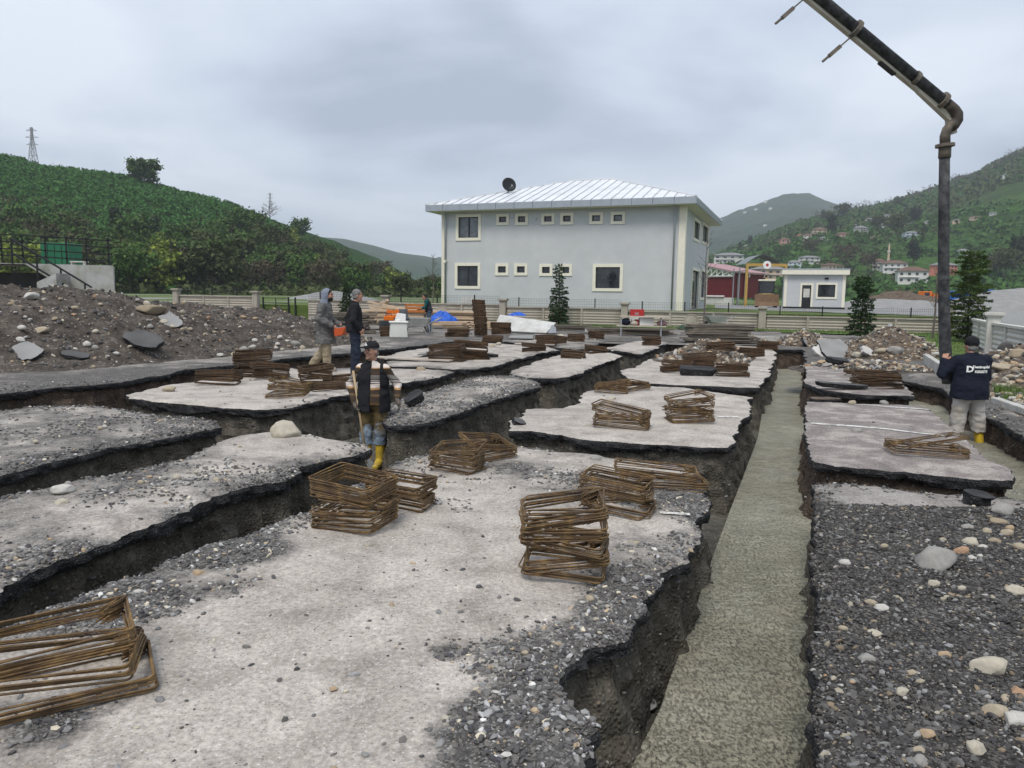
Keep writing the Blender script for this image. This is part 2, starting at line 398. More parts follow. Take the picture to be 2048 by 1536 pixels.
ISL = []
def island(name, pts, base, label, mat='slab', bank='bank', seed=0, amp=0.055, sp=0.1, edge_amt=0.22, rough=0.012, depth=0.86, talus=0.12, zoff=0.0):
    poly = to_xy(pts)
    if ((poly[:, 0] * np.roll(poly[:, 1], -1) - np.roll(poly[:, 0], -1) * poly[:, 1]).sum()) < 0: poly = poly[::-1]
    B = densify(poly); n = len(B)
    nxt, prv = np.roll(B, -3, 0), np.roll(B, 3, 0); T = nxt - prv; T /= np.linalg.norm(T, axis=1, keepdims=True) + 1e-9
    N = np.stack([T[:, 1], -T[:, 0]], 1)                       # outward
    D = np.hypot(B[:, 0], B[:, 1])
    j = fbm(B * 1.7, seed, 3) * amp * 1.9 + fbm(B * 7, seed + 5, 3) * amp * 0.7 + fbm(B * 13, seed + 9, 2) * 0.03
    B = B + N * j[:, None]
    for _ in range(3):
        N = 0.4 * N + 0.2 * np.roll(N, 1, 0) + 0.2 * np.roll(N, -1, 0) + 0.1 * np.roll(N, 2, 0) + 0.1 * np.roll(N, -2, 0)
    # interior points
    x0, y0 = B.min(0); x1, y1 = B.max(0)
    gx, gy = np.meshgrid(np.arange(x0, x1, sp), np.arange(y0, y1, sp)); G = np.stack([gx.ravel(), gy.ravel()], 1)
    G += (rng.random(G.shape) - 0.5) * sp * 0.7
    G = G[inside(B, G)]; dI = near_dist(G, B[::2]); keep = dI > sp * 0.35; G = G[keep]; dI = dI[keep]
    A2 = np.concatenate([B, G])
    vo, eo, fo, *_ = delaunay_2d_cdt([Vector(p) for p in A2.tolist()], [(i, (i + 1) % n) for i in range(n)], [], 1, 1e-6)
    V2 = np.array([(v.x, v.y) for v in vo]); dE = near_dist(V2, B, 1500)
    def zf(xy, d):
        z = fbm(xy * 0.7, 31, 3) * 0.035 + fbm(xy * 5, 41, 3) * rough
        return z - 0.035 * np.clip(1 - d / 0.12, 0, 1) ** 2 * (rough / 0.012) + zoff
    Z = zf(V2, dE); g = gr_at(V2, base, dE, edge_amt)
    Z += g * 0.012 * fbm(V2 * 17, 51, 2)
    top = mesh_np(name, np.column_stack([V2, Z]), [list(f) for f in fo], [MT[mat]], smooth=True, attrs={'gr': g})
    o = struct(add(name, top))
    # broken edge and bank below it
    zb = zf(B, np.zeros(n))
    def ring(off, z, nz, s):
        q = np.column_stack([B * 6, np.full(n, z * 9)])
        o_ = off + nz * fbm(q, seed + s, 3)
        return np.column_stack([B + N * o_[:, None], np.broadcast_to(z, (n,)) + (0.012 * fbm(q * 1.7, seed + s + 3, 2) if nz else 0)])
    th = 0.095 + 0.055 * fbm(B * 1.6, seed + 60, 3)
    r0 = np.column_stack([B, zb])
    c = [r0, ring(0.010, 0, 0, 1) * 1.0, None, None, None]
    c[1] = np.column_stack([B + N * (0.008 + 0.016 * fbm(B * 14, seed + 2, 2))[:, None], zb - th * 0.25])
    c[2] = np.column_stack([B + N * (0.004 + 0.03 * fbm(B * 11, seed + 3, 2))[:, None], zb - th * 0.6])
    c[3] = np.column_stack([B + N * (-0.012 + 0.035 * fbm(B * 8, seed + 4, 2))[:, None], zb - th])
    c[4] = np.column_stack([B + N * (-0.085 + 0.05 * fbm(B * 6, seed + 5, 2))[:, None], zb - th - 0.012])
    ii = np.arange(n); i2 = np.roll(ii, -1)
    def strip(rings):
        k = len(rings); q = [np.column_stack([a * n + ii, (a + 1) * n + ii, (a + 1) * n + i2, a * n + i2]) for a in range(k - 1)]
        return np.concatenate(rings), np.concatenate(q)
    V, Q = strip(c); add('broken_edge', mesh_np('broken_edge', V, Q, [MT['crust']], smooth=False), o)
    s = [c[4]]
    zs = [-0.17, -0.25, -0.34, -0.44, -0.54, -0.63, -0.72, -depth]
    for k, z in enumerate(zs):
        f = k / (len(zs) - 1)
        s.append(ring(-0.075 + 0.06 * f + (talus + 0.14 * fbm(B * 0.9, seed + 70, 2) + 0.10 * fbm(B * 3.5, seed + 73, 2)) * f ** 2.2, z + zoff, 0.07, 20 + k * 3))
    bankV = np.concatenate(s); V, Q = strip(s); add('soil_bank', mesh_np('soil_bank', V, Q, [MT[bank]], smooth=False), o)
    ISL.append(dict(o=o, bank=bankV, B=B, base=base, zf=zf, sp=sp, edge=edge_amt))
    return o

W = 'w'
island('pavement', [(-60, 1300), (0, 1262), (50, 1238), (100, 1215), (160, 1192), (240, 1155), (330, 1120), (400, 1098), (480, 1075), (560, 1040), (640, 1000), (700, 962), (760, 940), (800, 915), (840, 905), (900, 898), (1020, 893),
        (1100, 897), (1170, 905), (1240, 915), (1330, 925), (1385, 938), (1400, 960), (1420, 972), (1426, 995), (1395, 1037), (1387, 1070), (1366, 1119), (1320, 1140), (1296, 1186), (1275, 1243),
        (1262, 1277), (1184, 1293), (1142, 1343), (1151, 1392), (1192, 1421), (1200, 1455), (1192, 1496), (1163, 1529), (1180, 1640), (1170, 2400), (W, .16, -1), (W, -3.6, -1), (W, -3.9, 1.7)],
       0.26, '', seed=1, sp=0.06, rough=0.010, edge_amt=0.34)
island('pavement', [(1627, 964), (1629, 1036), (1633, 1115), (1637, 1190), (1633, 1272), (1629, 1314), (1639, 1355), (1635, 1438), (1639, 1536), (1650, 2300), (W, .75, -1), (W, 6.0, -1), (W, 6.3, 3), (2420, 1130), (2200, 1010), (2048, 994), (1998, 989), (1881, 980), (1787, 973), (1717, 966)],
       lambda q: np.where(q[:, 1] > 6.1, 0.42, 0.98) + 0.0 * q[:, 0], '', 'slab_dark', seed=2, sp=0.055, amp=0.03, rough=0.014)
island('pavement', [(1612, 803), (1610, 849), (1614, 874), (1621, 910), (1630, 921), (1670, 931), (1741, 936), (1811, 940), (1881, 947), (1952, 954), (2034, 957), (2017, 933), (1975, 910), (1940, 881), (1881, 835), (1858, 815), (1834, 810), (1740, 806), (1680, 804)],
       0.0, '', 'slab_brown', 'bank_brown', seed=3, sp=0.12, amp=0.03, rough=0.004, edge_amt=0.1)
island('pavement', [(1612, 734), (1611, 750), (1610, 770), (1647, 784), (1717, 792), (1780, 797), (1830, 799), (1811, 781), (1799, 766), (1776, 742), (1740, 736), (1680, 732)],
       0.03, '', 'slab_brown', 'bank_brown', seed=4, sp=0.15, amp=0.03, rough=0.004, edge_amt=0.1, zoff=0.05)
island('pavement', [(1019, 862), (1062, 863), (1125, 870), (1187, 879), (1281, 885), (1375, 889), (1456, 890), (1466, 872), (1478, 859), (1481, 840), (1497, 815), (1503, 796), (1450, 787), (1362, 775), (1281, 771), (1220, 772), (1175, 781), (1162, 806), (1128, 815), (1056, 818), (1050, 831), (1025, 842)],
       0.06, '', seed=5, sp=0.12, amp=0.05, rough=0.006, edge_amt=0.12)
island('pavement', [(1258, 762), (1344, 768), (1437, 772), (1519, 775), (1528, 759), (1544, 731), (1549, 705), (1548, 696), (1480, 690), (1419, 687), (1375, 687), (1369, 696), (1350, 702), (1325, 713), (1297, 718), (1275, 731), (1244, 741), (1247, 750)],
       0.12, '', seed=6, sp=0.2, amp=0.06, rough=0.008, edge_amt=0.15)
island('pavement', [(1016, 745), (1040, 751), (1080, 755), (1112, 756), (1150, 748), (1194, 727), (1248, 710), (1219, 705), (1171, 701), (1129, 709), (1084, 717), (1058, 727)], 0.30, '', seed=7, sp=0.2, amp=0.06)
island('pavement', [(1214, 694), (1229, 698), (1281, 706), (1298, 700), (1320, 691), (1338, 684), (1310, 680), (1270, 682), (1240, 687)], 0.3, '', seed=8, sp=0.25, amp=0.06)
island('pavement', [(768, 716), (776, 729), (830, 732), (865, 735), (905, 738), (945, 736), (987, 730), (1024, 720), (1076, 706), (1121, 699), (1100, 693), (1060, 690), (985, 686), (930, 684), (880, 691), (830, 698), (790, 704)], 0.36, '', seed=9, sp=0.2, amp=0.06)
island('pavement', [(1040, 686), (1084, 690), (1120, 694), (1155, 697), (1190, 688), (1212, 680), (1238, 673), (1180, 669), (1120, 670), (1060, 673), (1010, 677), (1000, 682)], 0.55, '', seed=10, sp=0.25, amp=0.06)
island('pavement', [(257, 787), (262, 794), (328, 801), (437, 811), (510, 815), (583, 811), (638, 798), (700, 782), (780, 766), (829, 758), (897, 745), (908, 742), (850, 738), (800, 736), (720, 733), (620, 737), (560, 735), (480, 742), (401, 757), (313, 769)], 0.34, '', seed=11, sp=0.15, amp=0.06)
island('pavement', [(0, 819), (73, 809), (175, 811), (255, 819), (328, 828), (401, 833), (437, 840), (437, 850), (365, 866), (292, 881), (219, 893), (146, 913), (73, 928), (0, 943), (-200, 985), (-700, 1090), (-1000, 960), (-500, 860), (-150, 834)], 0.60, '', seed=12, sp=0.13, amp=0.06)
island('pavement', [(0, 992), (66, 979), (164, 955), (219, 950), (310, 928), (365, 913), (401, 893), (474, 871), (529, 862), (583, 859), (638, 866), (700, 878), (737, 888), (735, 898), (693, 904), (601, 924), (583, 950), (510, 964), (437, 990), (383, 1019), (328, 1037), (292, 1056), (219, 1081), (146, 1103), (73, 1128), (0, 1165), (-150, 1225), (-700, 1500), (-1100, 1300), (-500, 1090), (-150, 1025)],
       0.52, '', seed=13, sp=0.09, amp=0.06)
island('pavement', [(769, 828), (772, 840), (785, 847), (829, 846), (874, 839), (919, 823), (987, 795), (1040, 783), (1080, 770), (1072, 760), (1024, 751), (955, 752), (918, 760), (865, 775), (813, 791), (780, 812)], 0.55, '', seed=14, sp=0.12, amp=0.05)
# everything round the trenches: foot of the earth heap, far yard, verge on the right
island('yard', [(-500, 856), (-150, 806), (0, 786), (73, 776), (182, 767), (255, 758), (328, 749), (365, 739), (401, 735), (430, 732), (480, 727), (566, 716), (640, 707), (720, 702), (770, 698), (860, 686), (960, 675), (1010, 670), (1084, 665), (1180, 662),
        (1240, 667), (1300, 672), (1380, 678), (1450, 680), (1500, 683), (1551, 688), (1555, 698), (1607, 698), (1612, 712), (1611, 729), (1690, 730), (1750, 738), (1788, 752), (1834, 764), (1888, 772), (1925, 800), (1959, 823), (1998, 838), (2048, 866), (2150, 930), (2420, 1060),
        (W, 7.6, 3), (W, 7.4, -3), (W, 17, -3), (W, 17, 29), (W, -24, 29), (W, -24, 8.5), (-900, 920)],
       lambda q: 0.72 + 0.22 * fbm(q * 0.4, 3, 2), '', 'slab', seed=15, sp=0.3, amp=0.06, bank='bank_brown', depth=0.86)

# trench floor and the poured concrete
def sheet(name, poly, z, mat, sp=0.2, amp=0.02, fr=3.0, seed=0):
    poly = np.array(poly); x0, y0 = poly.min(0); x1, y1 = poly.max(0)
    B = densify(poly, 0.02, 0.08, 1.0); n = len(B)
    gx, gy = np.meshgrid(np.arange(x0, x1, sp), np.arange(y0, y1, sp)); G = np.stack([gx.ravel(), gy.ravel()], 1); G = G[inside(B, G)]
    G = G[near_dist(G, B) > sp * 0.4]
    vo, eo, fo, *_ = delaunay_2d_cdt([Vector(p) for p in np.concatenate([B, G]).tolist()], [(i, (i + 1) % n) for i in range(n)], [], 1, 1e-6)
    V = np.array([(v.x, v.y) for v in vo]); zz = (z(V) if callable(z) else z) + amp * fbm(V * fr, seed, 4)
    return add(name, mesh_np(name, np.column_stack([V, zz]), [list(f) for f in fo], [mat], smooth=True))
struct(sheet('trench_floor', [(-23, -2.8), (16.5, -2.8), (16.5, 28.5), (-23, 28.5)], -0.80, MT['floor'], 0.25, 0.05, 1.2, 3))
struct(sheet('poured_concrete', to_xy([(1060, 1620), (1750, 1620), (1700, 1200), (1690, 980), (1680, 800), (1640, 700), (1540, 700), (1520, 800), (1440, 960), (1330, 1200), (1200, 1400), (1000, 1560)]),
             lambda V: -0.64 + 0.0 * V[:, 0], MT['pour'], 0.045, 0.028, 3.2, 11))
struct(sheet('poured_concrete', to_xy([(1730, 745), (1800, 775), (1850, 830), (1940, 905), (2010, 960), (1900, 985), (2060, 1010), (2300, 1030), (2300, 950), (2060, 840), (1950, 800), (1880, 760), (1800, 745)]),
             -0.42, MT['pour'], 0.09, 0.03, 3.0, 12))
struct(sheet('poured_concrete', to_xy([(600, 872), (700, 930), (760, 960), (880, 930), (960, 890), (900, 860), (780, 850), (690, 830)]), -0.71, MT['pour'], 0.12, 0.035, 2.5, 13))
struct(sheet('poured_concrete', to_xy([(1010, 860), (1100, 835), (1190, 810), (1200, 775), (1130, 775), (1060, 800), (1000, 835)]), -0.66, MT['pour'], 0.12, 0.035, 2.5, 14))

# wide ground to the horizon with the dug site cut out
def ground_wide():
    t = NT('valley_ground'); co = t.co(True)
    n = t.noise(co, 0.05, 8, 0.6, 0.5)
    g = t.ramp(t.noise(co, 0.5, 9, 0.7), [(0.3, (0.045, 0.075, 0.018)), (0.6, (0.085, 0.125, 0.035)), (0.8, (0.17, 0.17, 0.08))])
    s = t.ramp(t.noise(co, 1.5, 9, 0.7), [(0.3, (0.15, 0.145, 0.13)), (0.7, (0.30, 0.29, 0.27))])
    return t.done(t.mix(t.ramp(n, [(0.5, 0.0), (0.58, 1.0)]), g, s), 0.95, t.bump(t.noise(co, 8, 8, 0.7), 0.6, 0.05), 0.15)
MT['valley'] = ground_wide()
m = MB(); S0, S1, T0, T1 = -23.2, 16.4, -2.6, 28.3; Bg = 5000
m.add([(-Bg, -Bg, 0), (Bg, -Bg, 0), (Bg, T0, 0), (-Bg, T0, 0)], [(0, 1, 2, 3)])
m.add([(-Bg, T1, 0), (Bg, T1, 0), (Bg, Bg, 0), (-Bg, Bg, 0)], [(0, 1, 2, 3)])
m.add([(-Bg, T0, 0), (S0, T0, 0), (S0, T1, 0), (-Bg, T1, 0)], [(0, 1, 2, 3)])
m.add([(S1, T0, 0), (Bg, T0, 0), (Bg, T1, 0), (S1, T1, 0)], [(0, 1, 2, 3)])
struct(m.build('ground', MT['valley'], loc=(0, 0, -0.10)))
MT['yardfar'] = simple('yard_gravel', (0.20, 0.185, 0.17), 0.95, 0.35, 2.5, 0.6, 25, dirt=(0.085, 0.075, 0.065), dscale=0.8, damt=0.8)
FX = lambda x: 44.9 - 0.27 * (x - 2.65)       # line of the boundary wall
struct(sheet('yard', [(-30, 27.9), (20, 27.9), (24, 37), (-10, FX(-10) - .1), (-30, FX(-30))], -0.045, MT['yardfar'], 0.6, 0.03, 0.8, 5))

# ================================================================ STONES
def ico(sub):
    bm = bmesh.new(); bmesh.ops.create_icosphere(bm, subdivisions=sub, radius=1); bm.verts.ensure_lookup_table()
    v = np.array([x.co[:] for x in bm.verts]); f = np.array([[q.index for q in p.verts] for p in bm.faces]); bm.free(); return v, f
ICO0, ICO1, ICO2 = ico(1), ico(2), ico(3)
def rot_mats(n):
    q = rng.normal(size=(n, 4)); q /= np.linalg.norm(q, axis=1, keepdims=True); a, b, c, d = q.T
    return np.stack([np.stack([1 - 2 * (c * c + d * d), 2 * (b * c - a * d), 2 * (b * d + a * c)], -1),
                     np.stack([2 * (b * c + a * d), 1 - 2 * (b * b + d * d), 2 * (c * d - a * b)], -1),
                     np.stack([2 * (b * d - a * c), 2 * (c * d + a * b), 1 - 2 * (b * b + c * c)], -1)], 1)
PAL = np.array([(0.12, 0.117, 0.115), (0.062, 0.06, 0.06), (0.19, 0.19, 0.188), (0.10, 0.095, 0.09), (0.30, 0.30, 0.30), (0.045, 0.045, 0.05), (0.40, 0.36, 0.28), (0.28, 0.22, 0.15), (0.45, 0.44, 0.42)])
PW = np.array([.21, .25, .10, .19, .045, .13, .03, .03, .015])
PALE = np.array([(0.46, 0.42, 0.34), (0.40, 0.34, 0.25), (0.52, 0.50, 0.46), (0.33, 0.27, 0.19), (0.42, 0.31, 0.20), (0.30, 0.29, 0.27), (0.50, 0.45, 0.36), (0.38, 0.24, 0.15)])
def stone_cloud(pos, size, col, base=ICO0, flat=0.7):
    n = len(pos); bv, bf = base; k = len(bv)
    sc = size[:, None] * np.stack([1 + .5 * rng.random(n), .65 + .4 * rng.random(n), .45 + .35 * rng.random(n)], 1)
    wob = 1 + 0.32 * (rng.random((n, k)) - 0.5)
    v = bv[None] * wob[..., None] * sc[:, None, :]
    v = np.einsum('nij,nkj->nki', rot_mats(n), v); v[..., 2] *= flat
    v += pos[:, None, :]
    f = bf[None] + (np.arange(n) * k)[:, None, None]
    c = np.repeat(col * (0.8 + 0.4 * rng.random((n, 1))), k, 0)
    return v.reshape(-1, 3), f.reshape(-1, 3), c
def scatter(isl, dens, med, thr=0.45, maxd=16):
    B = isl['B']; x0, y0 = B.min(0); x1, y1 = B.max(0)
    n = int((x1 - x0) * (y1 - y0) * dens); q = np.column_stack([x0 + (x1 - x0) * rng.random(n), y0 + (y1 - y0) * rng.random(n)])
    D = np.hypot(q[:, 0], q[:, 1]); q = q[(D < maxd) & (q[:, 1] > 1.9) & (np.abs(q[:, 0]) < 0.76 * q[:, 1] + .3) & (rng.random(n) < np.clip(3.6 / D, 0, 1) ** 1.2)]
    q = q[inside(B, q)]; d = near_dist(q, B[::2])
    g = gr_at(q, isl['base'], d, isl['edge']) + 0.45 * fbm(q * 1.3, 77, 4) + 0.25 * fbm(q * 9, 78, 3)
    keep = rng.random(len(q)) < np.clip((g - thr) * 3.5, 0.012, 1); q, d = q[keep], d[keep]
    s = np.exp(rng.normal(np.log(med), 0.66, len(q))); s = np.clip(s * np.clip(np.hypot(q[:, 0], q[:, 1]) / 6, 1, 1.8), 0.003, 0.021)
    k = s / np.hypot(q[:, 0], q[:, 1]) > 0.00105; q, d, s = q[k], d[k], s[k]
    return np.column_stack([q, isl['zf'](q, d) + s * 0.15]), s
pp, ss = [], []
for idx, dens, med in ((0, 5200, .0062), (1, 6800, .0052), (11, 1600, .0095), (12, 3600, .0085), (13, 1500, .012), (10, 700, .013), (14, 420, .014), (2, 120, .008), (4, 150, .009), (6, 200, .014), (8, 200, .014)):
    a, b = scatter(ISL[idx], dens, med); pp.append(a); ss.append(b)
dust = np.concatenate([np.full(len(a), 0.82 if i == 1 else 1.45) for i, a in enumerate(pp)]); pp, ss = np.concatenate(pp), np.concatenate(ss)
print('gravel stones', len(pp))
cc = PAL[rng.choice(len(PAL), len(pp), p=PW)] * dust[:, None]
V, Fc, cl = stone_cloud(pp, ss, cc, ico(1) if False else ICO0)
# stones showing in the trench walls
bp_, bs_ = [], []
for i_ in ISL:
    b = i_['bank']; D = np.hypot(b[:, 0], b[:, 1]); b = b[(D < 13) & (b[:, 1] > 2) & (np.abs(b[:, 0]) < .78 * b[:, 1]) & (b[:, 2] < -.14)]; n = int(len(b) * .10); b = b[rng.integers(0, max(1, len(b)), n)] if len(b) else b[:0]
    s_ = np.clip(np.exp(rng.normal(np.log(.011), .55, len(b))), .004, .04); bp_.append(b + rng.normal(size=b.shape) * .015); bs_.append(s_)
bp_, bs_ = np.concatenate(bp_), np.concatenate(bs_); print('wall stones', len(bp_))
V_, F_, c_l = stone_cloud(bp_, bs_, PAL[rng.choice(len(PAL), len(bp_), p=PW)] * .9, ICO0); Fc = np.concatenate([Fc, F_ + len(V)]); V = np.concatenate([V, V_]); cl = np.concatenate([cl, c_l])
stuff(add('gravel', mesh_np('gravel', V, Fc, [MT['stone']], smooth=False, colors={'col': cl})), 'loose grey gravel lying on the dug pavement', 'gravel')
# ================================================================ EARTH HEAPS
HEAPS = []
def seg_dist(X, Y, a, b):
    ax, ay = a[0], a[1]; bx, by = b[0], b[1]; L2 = (bx - ax) ** 2 + (by - ay) ** 2 + 1e-9
    t = np.clip(((X - ax) * (bx - ax) + (Y - ay) * (by - ay)) / L2, 0, 1)
    return np.hypot(X - ax - t * (bx - ax), Y - ay - t * (by - ay)), t
def ridge_fn(pts, slope, seed, nz=0.16, fr=0.8):
    """pts: (x, y, height, toe radius)"""
    def f(X, Y):
        X, Y = np.asarray(X, float), np.asarray(Y, float); z = np.full(X.shape, -9.0)
        for a, b in zip(pts[:-1], pts[1:]) if len(pts) > 1 else [(pts[0], pts[0])]:
            d, t = seg_dist(X, Y, a, b); h = a[2] + (b[2] - a[2]) * t; r = a[3] + (b[3] - a[3]) * t
            q = d / r; z = np.maximum(z, h * (1 - np.power(np.clip(q, 0, 3), slope)))
        q = np.stack([X, Y], -1); m = np.clip(z / 0.3, 0, 1)
        return z + m * (fbm(q * fr, seed, 4) * nz + fbm(q * fr * 5, seed + 9, 3) * nz * 0.42 + fbm(q * fr * 16, seed + 15, 2) * nz * 0.16) - 0.03
    return f
def heap(fn, x0, x1, y0, y1, sp, mat, label, cat='earth heap', name='earth_heap', base=0.0):
    xs, ys = np.arange(x0, x1, sp), np.arange(y0, y1, sp); X, Y = np.meshgrid(xs, ys); Z = fn(X, Y)
    nx, ny = len(xs), len(ys); i = np.arange(nx * ny).reshape(ny, nx)
    Q = np.stack([i[:-1, :-1], i[:-1, 1:], i[1:, 1:], i[1:, :-1]], -1).reshape(-1, 4)
    zq = Z.ravel()[Q].max(1); Q = Q[zq > -0.03]
    used = np.unique(Q); mp_ = np.full(nx * ny, -1); mp_[used] = np.arange(len(used))
    V = np.column_stack([X.ravel(), Y.ravel(), np.maximum(Z.ravel(), -0.25) + base])[used]
    o = add(name, mesh_np(name, V, mp_[Q], [mat], smooth=True)); tag(o, label, cat)
    HEAPS.append((fn, x0, x1, y0, y1, base)); return o
def heap_stones(o, fn, x0, x1, y0, y1, n, med, sig=0.5, pale=0.5, hi=0.09, zmin=0.02, base=0.0, bs=ICO0):
    q = np.column_stack([x0 + (x1 - x0) * rng.random(n * 3), y0 + (y1 - y0) * rng.random(n * 3)])
    z = fn(q[:, 0], q[:, 1]); q, z = q[z > zmin][:n], z[z > zmin][:n]; n = len(q)
    s = np.clip(np.exp(rng.normal(np.log(med), sig, n)), 0.008, hi)
    k = s / np.hypot(q[:, 0], q[:, 1]) > 0.0010; q, z, s = q[k], z[k], s[k]; n = len(q)
    c = np.where(rng.random((n, 1)) < pale, PALE[rng.integers(0, len(PALE), n)], PAL[rng.choice(len(PAL), n, p=PW)])
    V, Fc, cl = stone_cloud(np.column_stack([q, z + s * 0.2 + base]), s, c, bs, 0.85)
    st = add('stones', mesh_np('stones', V, Fc, [MT['stone']], smooth=False, colors={'col': cl}), o); st['kind'] = 'stuff'
def rp(u, v, Y, r):
    p = PY(u, v, Y); return (p.x, p.y, p.z, r)
LH = ridge_fn([(-24, 20, 2.0, 5.5), rp(-120, 562, 18.5, 5.2), rp(0, 572, 19, 5.0), rp(90, 573, 19.8, 4.6), rp(190, 578, 20.8, 4.4), rp(260, 586, 22, 4.2), rp(350, 600, 23, 3.9), rp(430, 609, 24, 3.6), rp(520, 620, 25.2, 3.3), rp(590, 636, 26.3, 2.9), rp(632, 664, 26.8, 2.0)], 1.25, 11, 0.26, 0.7)
a = (-25, -4, 13, 32)
h = heap(LH, *a, 0.11, MT['heap'], 'long dark heap of dug earth and stones below the concrete landing', 'earth heap'); heap_stones(h, LH, *a, 11000, 0.024, 0.55, 0.26, 0.075)
def small_heap(u, v, ztop, r, seed, mat, label, n, med, stretch=None, nz=0.12):
    p = P(u, v); pts = [(p.x, p.y, ztop, r)]
    if stretch: q = P(*stretch); pts.append((q.x, q.y, ztop * 0.8, r * 0.9))
    f = ridge_fn(pts, 1.15, seed, nz, 1.3)
    xs = [t[0] for t in pts]; ys = [t[1] for t in pts]; b = (min(xs) - r * 1.3, max(xs) + r * 1.3, min(ys) - r * 1.3, max(ys) + r * 1.3)
    o = heap(f, *b, max(0.05, r * 0.035), MT[mat], label); heap_stones(o, f, *b, n, med, 0.5, 0.55, 0.085); return o
small_heap(1778, 712, 0.95, 1.75, 21, 'heap_brown', 'tall brown heap of soil and cobbles in front of the conifer by the wall', 1500, 0.026)
small_heap(1606, 690, 0.62, 1.15, 22, 'heap_brown', 'small pointed brown soil heap behind the far end of the concrete trench', 700, 0.03)
small_heap(1402, 722, 0.55, 1.35, 23, 'heap_brown', 'low stony rubble heap lying on the pavement among stirrup stacks', 1100, 0.03, (1430, 712))
small_heap(1490, 683, 0.30, 1.0, 24, 'heap', 'low dark mound at the foot of the long weathered plank pile', 350, 0.03)
small_heap(2040, 742, 0.62, 1.9, 25, 'heap_brown', 'rubble heap with big rocks against the white wall at the right edge', 900, 0.038, (2180, 790))
small_heap(1690, 738, 0.22, 1.3, 26, 'heap', 'flat spread of rubble behind the brown pavement slab', 700, 0.03, (1790, 738))
small_heap(2020, 800, 0.14, 0.5, 27, 'heap', 'stony spill of soil on the verge behind the man at the hose', 320, 0.03, (2090, 830))

def surf(u, v):
    d = ray(u, v); t = np.linspace(1.5, 60, 6000); X, Y, Z = d.x * t, d.y * t, CAM.z + d.z * t
    S = np.zeros_like(t)
    for fn, x0, x1, y0, y1, base in HEAPS:
        m = (X > x0) & (X < x1) & (Y > y0) & (Y < y1)
        if m.any(): S[m] = np.maximum(S[m], fn(X[m], Y[m]) + base)
    k = np.argmax(Z <= S)
    return Vector((X[k], Y[k], S[k]))
STONE_MESH = {}
def stone_mesh(ci, var, fine=False):
    if (ci, var, fine) not in STONE_MESH:
        bs = ICO2 if fine else ICO1; r_ = np.random.default_rng(var * 31 + 5); v = bs[0].copy()
        v = v * (1 + 0.30 * fbm(v * 1.3 + var * 9.7, var, 2) + 0.12 * fbm(v * 3.1 + var, var + 3, 2) + (0.10 * np.abs(fbm(v * 4.7 + var, var + 7, 3)) if fine else 0))[:, None]
        for _ in range(7 if var % 3 else 11):
            pn = r_.normal(size=3); pn /= np.linalg.norm(pn); v = v - np.maximum(0, v @ pn - r_.uniform(.62, .9))[:, None] * pn
        v = v * np.array([1.0, 0.62 + 0.25 * r_.random(), 0.50 + 0.2 * r_.random()]) * 0.5
        col = np.repeat(PALE[ci % len(PALE)][None] if ci < 8 else PAL[ci - 8][None], len(v), 0)
        STONE_MESH[(ci, var, fine)] = mesh_np('stone', v, bs[1], [MT['stone']], smooth=fine or var % 3 != 2, colors={'col': col})
    return STONE_MESH[(ci, var, fine)]
def stone(u, v, wpx, label, ci=0, var=None, group=None, cat='stone', yaw=None, name='stone', sz=1.0):
    p = surf(u, v); wm = wpx * (.88 if wpx < 40 else 1.0) * (p - CAM).length / F
    o = add(name, stone_mesh(ci, random.randrange(12) if var is None else var, wpx >= 26)); o.scale = (wm, wm, wm * sz)
    o.location = p + Vector((0, 0, wm * 0.12 * sz)); o.rotation_euler = (random.uniform(-.2, .2), random.uniform(-.2, .2), random.uniform(-.5, .5) if yaw is None else yaw)
    return tag(o, label, cat, group)
